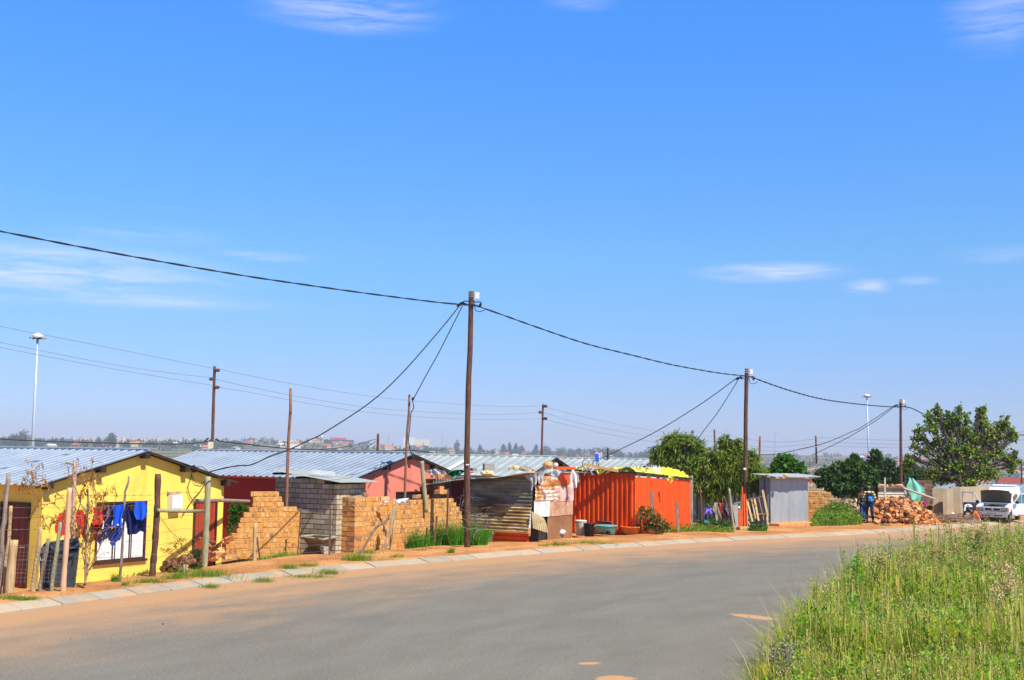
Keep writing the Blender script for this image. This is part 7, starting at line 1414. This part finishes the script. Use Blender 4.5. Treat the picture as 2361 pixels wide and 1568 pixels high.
def patchgrass(label,polyD,n,h,w_,m,name='grass_patch',lean=.5,zg=.06,kind='stuff',leafy=0,lm=None,leafs=.1,cat='grass',taper=True):
    """polygon given in picture units on the ground"""
    g=[G(x,y,zg) for x,y in polyD]; pts=inpoly(n,[(v.x,v.y) for v in g],NP); z=gz(pts[:,0],pts[:,1]); pos=np.column_stack([pts,z-.02])
    cen=pts.mean(0); sdv=np.abs(pts-cen)/(np.abs(pts-cen).max(0)+1e-6); ef=np.clip(1.15-np.maximum(sdv[:,0]**2,sdv[:,1]**1.5*.8),.22,1)*(.8+.35*np.sin(pts[:,0]*3.1)*np.sin(pts[:,1]*2.3)); A,Q=blades(n,pos,h*ef if taper else h,w_,lean,NP); mi=np.zeros(len(Q),int); ms=[m]
    if leafy:
        p2=inpoly(leafy,[(v.x,v.y) for v in g],NP); z2=gz(p2[:,0],p2[:,1])+NP.uniform(.02,1,leafy)*h*.8*np.clip(1.1-(np.abs(p2[:,0]-cen[0])/(np.abs(p2[:,0]-cen[0]).max()+1e-6))**2,.15,1); c=np.column_stack([p2,z2]); d=NP.normal(size=(leafy,3)); d[:,2]=np.abs(d[:,2])*.6; d/=np.linalg.norm(d,axis=1)[:,None]; s_=np.cross(d,NP.normal(size=(leafy,3))); s_/=np.linalg.norm(s_,axis=1)[:,None]; L_=leafs*NP.uniform(.6,1.3,(leafy,1))
        B_=np.stack([c,c+d*L_*.5+s_*L_*.28,c+d*L_,c+d*L_*.5-s_*L_*.28],1).reshape(-1,3); Q=np.concatenate([Q,np.arange(len(B_)).reshape(-1,4)+len(A)]); A=np.concatenate([A,B_]); mi=np.concatenate([mi,np.ones(len(B_)//4,int)]); ms.append(lm or m)
    return npmesh(name,A,Q,ms,label=label,cat=cat,kind=kind,midx=mi)
patchgrass('dense lush green strap-leaved clump before the long brick wall',[Z3(840,1140),Z3(1100,1150),Z3(1350,1130),Z3(1600,1130),Z3(1829,1130),Z3(1835,1060),Z3(1700,985),Z3(1500,1030),Z3(1300,1060),Z3(1050,1060),Z3(840,1090)],9000,.86,.030,M_lush,name='green_clump',lean=.6,zg=.1)
patchgrass('low green weeds at the left foot of the long brick wall',[Z3(570,1150),Z3(720,1190),Z3(740,1110),Z3(600,1105)],500,.22,.03,M_lush,leafy=300)
patchgrass('yellow-green strap leaves along the foot of the stepped brick wall',[Z2(690,1290),Z2(930,1285),Z2(1050,1260),Z2(1480,1250),Z2(1480,1222),Z2(1050,1225),Z2(700,1245)],900,.20,.030,M_grassy,lean=.9)
def tuft(label,x,y,wd,n,h,m=M_grassy,zg=.1,lean=.8):
    g=G(x,y,zg); k=g.y/F; pts=NP.normal(size=(n,2))*np.array([wd*k*.4,wd*k*.22])+np.array([g.x,g.y]); z=gz(pts[:,0],pts[:,1]); z=np.maximum(z,.03); A,Q=blades(n,np.column_stack([pts,z-.01]),h,.012,lean,NP); npmesh('grass_tuft',A,Q,m,label=label,cat='grass tuft')
for l_,x,y,wd,n,h in [('grass tuft on the kerb below the thick brown post',Z1(1330,1410)[0],Z1(0,1415)[1],46,260,.16),('grass tuft at the kerb left of the cut stump',Z2(140,1490)[0],Z2(0,1485)[1],40,260,.15),('broad grass tuft right of the cut stump',Z2(430,1440)[0],Z2(0,1455)[1],90,700,.22),('small grass tuft on the kerb slab below the firewood',Z2(500,1535)[0],Z2(0,1530)[1],28,150,.11),('green mat on the kerb right of the stepped wall',Z2(1540,1430)[0],Z2(0,1425)[1],70,420,.07),('grass tuft on the kerb below the split post',Z2(1060,1470)[0],Z2(0,1472)[1],32,160,.13),('grass tuft behind the kerb below the stepped wall end',Z2(1330,1370)[0],Z2(0,1375)[1],40,220,.16),('grass tuft behind the kerb below the cement sink',Z2(1510,1340)[0],Z2(0,1345)[1],32,170,.15),('pointed grass tuft on the kerb edge below the sink',Z2(1740,1385)[0],Z2(0,1390)[1],34,220,.16),('large grass tuft before the brick pillar',Z3(470,1280)[0],Z3(0,1290)[1],46,420,.26),('dark green tuft at the brick pillar foot',Z3(580,1205)[0],Z3(0,1215)[1],34,200,.14),('thin tuft behind the kerb right of the leaning plank',Z3(880,1255)[0],Z3(0,1258)[1],24,110,.14),('flat tuft below the green clump',Z3(1120,1175)[0],Z3(0,1180)[1],24,120,.08),('small upright weed before the green clump',Z3(1448,1200)[0],Z3(0,1210)[1],10,70,.2),('small weed on the soil left of the orange base sheet',Z4(165,1440)[0],Z4(0,1455)[1],12,80,.2),('short tuft on the kerb below the rag heap',Z4(1525,1345)[0],Z4(0,1350)[1],30,230,.18),('tiny tuft behind the kerb below the bent sheet',Z4(1330,1362)[0],Z4(0,1365)[1],18,100,.1),('long low grass strip behind the kerb below the buckets',Z4(1950,1325)[0],Z4(0,1335)[1],80,500,.13),('small green tuft at the left edge of the kerb',30,1381,50,420,.10),('trailing green mat at far left beside the kerb',75,1384,42,360,.08),('fresh grass tuft under the tipped sheet and rags',Z4(1330,1225)[0],Z4(0,1235)[1],42,340,.24),('thin tuft at the foot of the crooked stake',Z1(1035,1400)[0],Z1(0,1405)[1],14,120,.25),('weed tuft left of the thick dark brown post',Z1(1290,1320)[0],Z1(0,1330)[1],24,160,.14),('small weed beside the twiggy bush foot',Z1(1110,1435)[0],Z1(0,1440)[1],14,80,.12),('pale tuft left of the second pale block',Z6(410,1235)[0],Z6(0,1240)[1],30,200,.22),('small tuft on the soil before the rubble heap',Z7(230,1440)[0],Z7(0,1445)[1],16,130,.14),('leafy weed growing from the rubble heap',Z7(545,1400)[0],Z7(0,1405)[1],24,420,.75)]:
    tuft(l_,x,y,wd,n,h)
patchgrass('grass and weeds along the foot of the orange shack',[Z5(700,1262),Z5(1050,1262),Z5(1400,1262),Z5(1660,1270),Z5(1660,1220),Z5(1250,1190),Z5(900,1215),Z5(640,1225)],3200,.32,.02,M_grassy,leafy=1200,lm=M_grassy)
bs=T('flowering_bush','bushy dark weed with orange flowers before the orange shack','bush',G(*Z5(800,1262),.08)); A,Q=leaves(blobsD([Z5(700,1050)+(15,15),Z5(790,1110)+(26,24),Z5(860,1175)+(24,18),Z5(775,1190)+(16,14),Z5(940,1190)+(16,11)],46.0,.6),3600,.075,.4,.1,cl=9,spread=.5); npmesh('foliage',A,Q,M_bush,parent=bs)
b=MB(); 
for k in range(26): b.tube([G(*Z5(700+k*9,1258),.08),P(*Z5(620+k*14+random.uniform(-15,15),1000+random.uniform(0,110)+abs(k-8)*6),45.3)],[.012,.006],4)
b.build('stems',M_twig,bs)
b=MB()
for k in range(14): b.box(P(*Z5(random.uniform(680,960),random.uniform(1030,1200)),45.0),(.035,.035,.035))
b.build('blossoms',CMt('orange blossom',(.8,.3,.03)),bs)
patchgrass('lush grass mound between the grey shack and the walking people',[Z6(1010,1165),Z6(1060,1192),Z6(1300,1195),Z6(1480,1195),Z6(1560,1185),Z6(1520,1120),Z6(1300,1090),Z6(1100,1110)],5200,.62,.03,M_grassy,leafy=2500,lm=M_grassy,leafs=.12)
patchgrass('taller weeds at the back of the grass mound',[Z6(1060,1120),Z6(1480,1130),Z6(1440,1085),Z6(1150,1085)],2600,1.0,.03,M_grass,leafy=2600,lm=M_grassy,leafs=.12)
patchgrass('undergrowth below the hanging purple and striped clothes',[ZP(-60,1180),ZP(900,1200),ZP(900,1090),ZP(-60,1060)],1800,.45,.03,M_lush,leafy=2600,lm=M_leafd,leafs=.12)
patchgrass('weeds under the broken wooden frame',[ZP(1340,1230),ZP(1830,1230),ZP(1830,1130),ZP(1340,1130)],700,.28,.03,M_lush,leafy=700,lm=M_leafd,leafs=.1)
patchgrass('short grass in front of the brush pile',[Z7(780,1425),Z7(930,1425),Z7(930,1370),Z7(780,1370)],700,.25,.03,M_grassy)
patchgrass('weeds and litter at the foot of the yellow wall',[Z1(700,1400),Z1(1000,1380),Z1(1340,1340),Z1(1340,1325),Z1(1000,1350),Z1(700,1370)],420,.10,.02,M_lush,leafy=260,leafs=.06)
def leafything(name,label,cat,blobs,n,size,m,asp=.5,base=None,**k):
    t=T(name,label,cat,base); A,Q=leaves(blobs,n,size,asp,.1,**k); npmesh('foliage',A,Q,m,parent=t); b=MB()
    for c,r in blobs: b.tube([base,Vector(c)],[.012,.006],4)
    b.build('stems',M_twig,t)
leafything('creeper','green creeper climbing the shaded red side wall','creeper',blobsD([Z2(780,735)+(20,8),Z2(850,760)+(14,7),Z2(740,800)+(10,12),Z2(730,870)+(8,12),Z2(715,950)+(7,10),Z2(770,840)+(8,8)],37.6,.2),1300,.09,M_fig,base=G(*Z2(720,1190),-.1),cl=8)
leafything('garden_bush','dark feathery bush left of the greenish post','bush',blobsD([Z2(350,1210)+(12,10),Z2(330,1290)+(14,12),Z2(370,1330)+(9,9),Z2(310,1330)+(10,7)],30.4,.6),2600,.055,M_leafd,base=G(*Z2(345,1385),.0),asp=.3,cl=9)
leafything('garden_weed','sprawling yellow-green twiggy weed before the yellow wall','weed',blobsD([Z2(180,1080)+(14,7),Z2(120,1130)+(14,6),Z2(250,1130)+(10,9),Z2(60,1180)+(12,4),Z2(200,1180)+(12,8),Z1(1470,1120)+(10,4)],29.5,.5),420,.045,LM('olive weed leaves',[(.10,.14,.02),(.25,.26,.05)],.3),base=G(*Z2(300,1350),.0),cl=5,spread=.8)
b=MB()
for k in range(60):
    p=P(*Z4(rq.uniform(415,640),rq.uniform(960,1180)),38.2); e=p+Vector((rq.gauss(0,.3),rq.gauss(0,.15),rq.gauss(.02,.2))); b.tube([p,p.lerp(e,.5)+Vector((rq.gauss(0,.06),0,.08)),e],[.007,.006,.004],3)
for k in range(24):
    p=P(*Z4(rq.uniform(225,345),rq.uniform(720,1000)),38.9); e=p+Vector((rq.gauss(0,.2),rq.gauss(0,.1),rq.gauss(.0,.15))); b.tube([p,p.lerp(e,.5)+Vector((0,0,.06)),e],[.006,.005,.003],3)
b.build('bramble',mat('grey bare twigs',[(.16,.12,.10),(.32,.27,.23)],rough=.9),label='tangle of bare grey twigs round the foot of the nearest pole',cat='twigs')
# ================================================================ roadside weeds, right foreground
rw_=np.random.RandomState(4)
WBp=[(a,b) for a,b in WB]
def edge_x(Y): return np.interp(Y,[b for a,b in WB],[a for a,b in WB])
def field(n,y0,y1,pw=1.6,x0off=-.2,xmax=.50):
    out=np.empty((0,2))
    while len(out)<n:
        t=rw_.uniform(0,1,n); Y=y0*(y1/y0)**(t) ; xl=edge_x(Y)+x0off; xr=np.minimum(xmax*Y+1,xl+9+Y*.25); X=xl+(xr-xl)*rw_.uniform(0,1,n)**1.05; keep=rw_.uniform(0,1,n)<np.clip((xr-xl)/11,0.05,1); out=np.concatenate([out,np.column_stack([X,Y])[keep]])
    return out[:n]
def hmod(p):   # patchy height of the growth
    return .74+.34*np.sin(p[:,0]*.9+1.3)*np.sin(p[:,1]*.55)+.24*np.sin(p[:,0]*2.7+p[:,1]*1.9)
M_wg=LM('rank roadside grass',[(.06,.13,.006),(.18,.31,.009),(.40,.49,.018),(.66,.64,.045),(.80,.62,.14)],.42)
M_wl=LM('roadside weed leaves',[(.03,.14,.006),(.09,.32,.012),(.20,.48,.016),(.36,.58,.03)],.35)
M_straw=LM('straw seed stems',[(.40,.36,.09),(.58,.48,.18),(.44,.46,.10)],.2)
M_fl=LM('cream flower heads',[(.55,.50,.12),(.72,.64,.22),(.80,.74,.40)],.2)
M_seed=LM('brown seed heads',[(.36,.24,.09),(.52,.38,.16),(.44,.44,.12)],.2)
def zof(p): return gz(p[:,0],p[:,1])
AA=[];QQ=[];MI=[];off=0
def acc_(A,Q,k):
    global off
    AA.append(A); QQ.append(Q+off); MI.append(np.full(len(Q),k)); off+=len(A)
p=field(85000,9.5,52); A,Q=blades(len(p),np.column_stack([p,zof(p)-.03]),hmod(p)*.72,.015+.00034*p[:,1],.7,rw_,windx=-.06); acc_(A,Q,0)
p=field(9500,9.5,50); A,Q=blades(len(p),np.column_stack([p,zof(p)-.03]),hmod(p)*1.16,.009+.00026*p[:,1],.36,rw_,windx=-.04); acc_(A,Q,2)
# leaves scattered through the volume of the growth, gathered in plants
def plants(n,y0,y1,per,hh,size,k,lo=.1,spread=.10,x0off=.1):
    c=field(n,y0,y1,x0off=x0off); h=hmod(c)*hh*rw_.uniform(.7,1.2,n); ci=rw_.randint(0,n,n*per); t=rw_.uniform(lo,1,n*per)
    pos=np.column_stack([c[ci]+rw_.normal(size=(n*per,2))*spread*(1.15-t[:,None]*.6),zof(c)[ci]+h[ci]*t])
    d=rw_.normal(size=(n*per,3)); d[:,2]=np.abs(d[:,2])*.7+.2; d/=np.linalg.norm(d,axis=1)[:,None]; s_=np.cross(d,rw_.normal(size=(n*per,3))); s_/=np.linalg.norm(s_,axis=1)[:,None]; L_=size*rw_.uniform(.6,1.4,(n*per,1))*(1+pos[:,1:2]*.012)
    A=np.stack([pos,pos+d*L_*.5+s_*L_*.2,pos+d*L_,pos+d*L_*.5-s_*L_*.2],1).reshape(-1,3); acc_(A,np.arange(len(A)).reshape(-1,4),k); return c,h
plants(1700,9.5,50,32,.88,.06,1); plants(1300,10,46,26,.62,.10,1)
# flower sprays: many tiny cream heads near the camera, brown seed plumes further off
def sprays(n,y0,y1,per,hh,rad_,size,k):
    c=field(n,y0,y1,x0off=.15); h=hmod(c)*hh*rw_.uniform(.8,1.15,n); ci=rw_.randint(0,n,n*per); o=rw_.normal(size=(n*per,3))*np.array([rad_,rad_,rad_*1.5]); pos=np.column_stack([c[ci],zof(c)[ci]+h[ci]])+o
    d=rw_.normal(size=(n*per,3)); d/=np.linalg.norm(d,axis=1)[:,None]; s_=np.cross(d,rw_.normal(size=(n*per,3))); s_/=np.linalg.norm(s_,axis=1)[:,None]; L_=size*rw_.uniform(.6,1.3,(n*per,1))
    A=np.stack([pos-d*L_*.5,pos+s_*L_*.5,pos+d*L_*.5,pos-s_*L_*.5],1).reshape(-1,3); acc_(A,np.arange(len(A)).reshape(-1,4),k)
    for q in range(3):
        top=np.column_stack([c,zof(c)+h])+rw_.normal(size=(n,3))*rad_*.9; ft=np.column_stack([c+rw_.normal(size=(n,2))*.03,zof(c)-.02]); wv_=rw_.normal(size=(n,3))*(.005+.00012*c[:,1:2]); wv_[:,2]=0
        A=np.stack([ft-wv_,ft+wv_,top+wv_*.6,top-wv_*.6],1).reshape(-1,3); acc_(A,np.arange(len(A)).reshape(-1,4),2 if q==1 else 0)
sprays(1900,9.5,19,16,.84,.05,.013,3); sprays(700,9.5,45,26,.95,.05,.015,4); sprays(560,19,50,34,1.08,.055,.024,4); sprays(500,19,48,12,.9,.07,.020,3)
npmesh('roadside_weeds',np.concatenate(AA),np.concatenate(QQ),[M_wg,M_wl,M_straw,M_fl,M_seed],midx=np.concatenate(MI),label='tall mixed grass and flowering weeds filling the right foreground',cat='weeds',kind='stuff',origin=(8,20,0))
def tallweed(label,x,yt,yb,Y,n,m,lsize=.11,seed=0,top=None,wd=.22,name='tall_weed'):
    rr_=np.random.RandomState(seed); b0=P(x,yb,Y); b0.z=gz1(b0.x,b0.y)-.05; tp_=P(x,yt,Y); t=T(name,label,'weed',b0); b=MB(); L_=[]
    stems=[]
    for k in range(n):
        e=tp_+Vector((rr_.normal()*wd,rr_.normal()*wd,-abs(rr_.normal())*.22 if k else 0)); m_=b0.lerp(e,.5)+Vector((rr_.normal()*.04,rr_.normal()*.04,0)); s0=b0+Vector((rr_.normal()*.06,rr_.normal()*.06,0)); b.tube([s0,m_,e],[.010,.008,.004],4); stems.append((s0,m_,e))
    b.build('stems',M_straw if top else M_wl,t)
    for s0,m_,e in stems:
        for q in range(46):
            f_=rr_.uniform(.25,1); pp=np.array(s0.lerp(m_,f_*2) if f_<.5 else m_.lerp(e,f_*2-1)); d=np.array([rr_.normal(),rr_.normal(),.55]); d/=np.linalg.norm(d); s_=np.cross(d,[rr_.normal(),rr_.normal(),rr_.normal()]); s_/=np.linalg.norm(s_); l_=lsize*(1.25-f_*.7)*rr_.uniform(.7,1.2); L_.append([pp,pp+d*l_*.5+s_*l_*.13,pp+d*l_-np.array([0,0,.02]),pp+d*l_*.5-s_*l_*.13])
    L_=np.array(L_).reshape(-1,3); npmesh('leaves',L_,np.arange(len(L_)).reshape(-1,4),m,parent=t)
    if top:
        T_=[]
        for s0,m_,e in stems:
            for q in range(60): pp=np.array(e)+rr_.normal(size=3)*np.array([.05,.05,.10])-np.array([0,0,.08]); d=rr_.normal(size=3); d/=np.linalg.norm(d); s_=np.cross(d,rr_.normal(size=3)); s_/=np.linalg.norm(s_); T_.append([pp-d*.018,pp+s_*.014,pp+d*.018,pp-s_*.014])
        T_=np.array(T_).reshape(-1,3); npmesh('seed_head',T_,np.arange(len(T_)).reshape(-1,4),top,parent=t,kind='stuff')
for i,a in enumerate([('feathery pale weed, second from left on the verge skyline',2040,1285,1390,24,6,M_wl,.08,M_seed,.2),('ragged seeding weed at the middle of the verge skyline',2135,1262,1370,25.4,7,M_grass,.09,M_seed,.2),('leafy weed between the tallest ones on the verge skyline',2210,1250,1350,26.2,7,M_wl,.11,M_seed,.22),('leaning straw weed near the right frame edge, lower',2320,1262,1360,24.5,6,M_grass,.09,M_seed,.2),('low leafy weed halfway down the road edge',1862,1425,1510,17.2,8,M_wl,.11,None,.2),('broad green weed in the middle of the growth',2165,1380,1480,17.5,9,M_wl,.12,None,.26),('dark leafy weed clump at the left shoulder of the verge growth, nearest the road',1975,1262,1400,23.5,9,M_wl,.13,None,.20),('pale seeding weed just right of the dark leafy clump',2010,1268,1400,23.8,7,M_wl,.08,M_seed,.16),('low bright leafy weed at the road edge below the dark leafy clump',1942,1358,1430,20.5,8,M_lush,.12,None,.16),('tallest feathery weed rising in front of the seated children',2254,1207,1330,27,9,M_grassy,.12,M_seed,.22),('bushy seeding weed right of the tallest feathery one',2288,1226,1330,27.4,6,M_wl,.09,M_seed,.16),('pointed seeding weed near the right frame edge',2345,1240,1330,26.5,6,M_wl,.08,M_seed,.12),('slim pointed weed in the middle of the verge skyline',2168,1258,1360,26,5,M_grass,.08,M_seed,.12),('short pale weed left in the middle of the verge skyline',2100,1268,1370,25.5,6,M_wl,.08,M_seed,.16),('dark seeded weed standing alone at the bottom left of the verge growth',1805,1478,1570,15.2,6,M_grass,.07,LM('grey seed heads',[(.22,.18,.14),(.42,.36,.30)],.2),.13),('dry straw-topped weed in the upper right of the growth',2305,1300,1420,19.5,6,M_straw,.06,LM('dry tan flower heads',[(.60,.38,.18),(.78,.58,.34)],.2),.14),('dry drooping tan weed below the straw-topped one',2325,1330,1440,19,5,M_straw,.06,LM('dry tan flower heads',[(.60,.38,.18)],.2),.15),('slender green weed leaning over the road edge',1905,1392,1480,18.3,6,M_grass,.09,None,.16)]):
    tallweed(a[0],a[1],a[2],a[3],a[4],a[5],a[6],a[7],i+3,a[8],a[9])
# ================================================================ air
hz=MB(); hz.box((0,2150,28),(7000,4800,108)); 
hm=bpy.data.materials.new('thin hazy air'); hm.use_nodes=True; n=hm.node_tree.nodes; n.clear(); o_=n.new('ShaderNodeOutputMaterial'); pv=n.new('ShaderNodeVolumePrincipled'); pv.inputs['Color'].default_value=(.80,.86,1,1); pv.inputs['Density'].default_value=.00022; pv.inputs['Anisotropy'].default_value=0.0
hm.node_tree.links.new(pv.outputs[0],o_.inputs['Volume']); hz.build('haze',hm,kind='stuff',label='thin bluish haze over the valley')
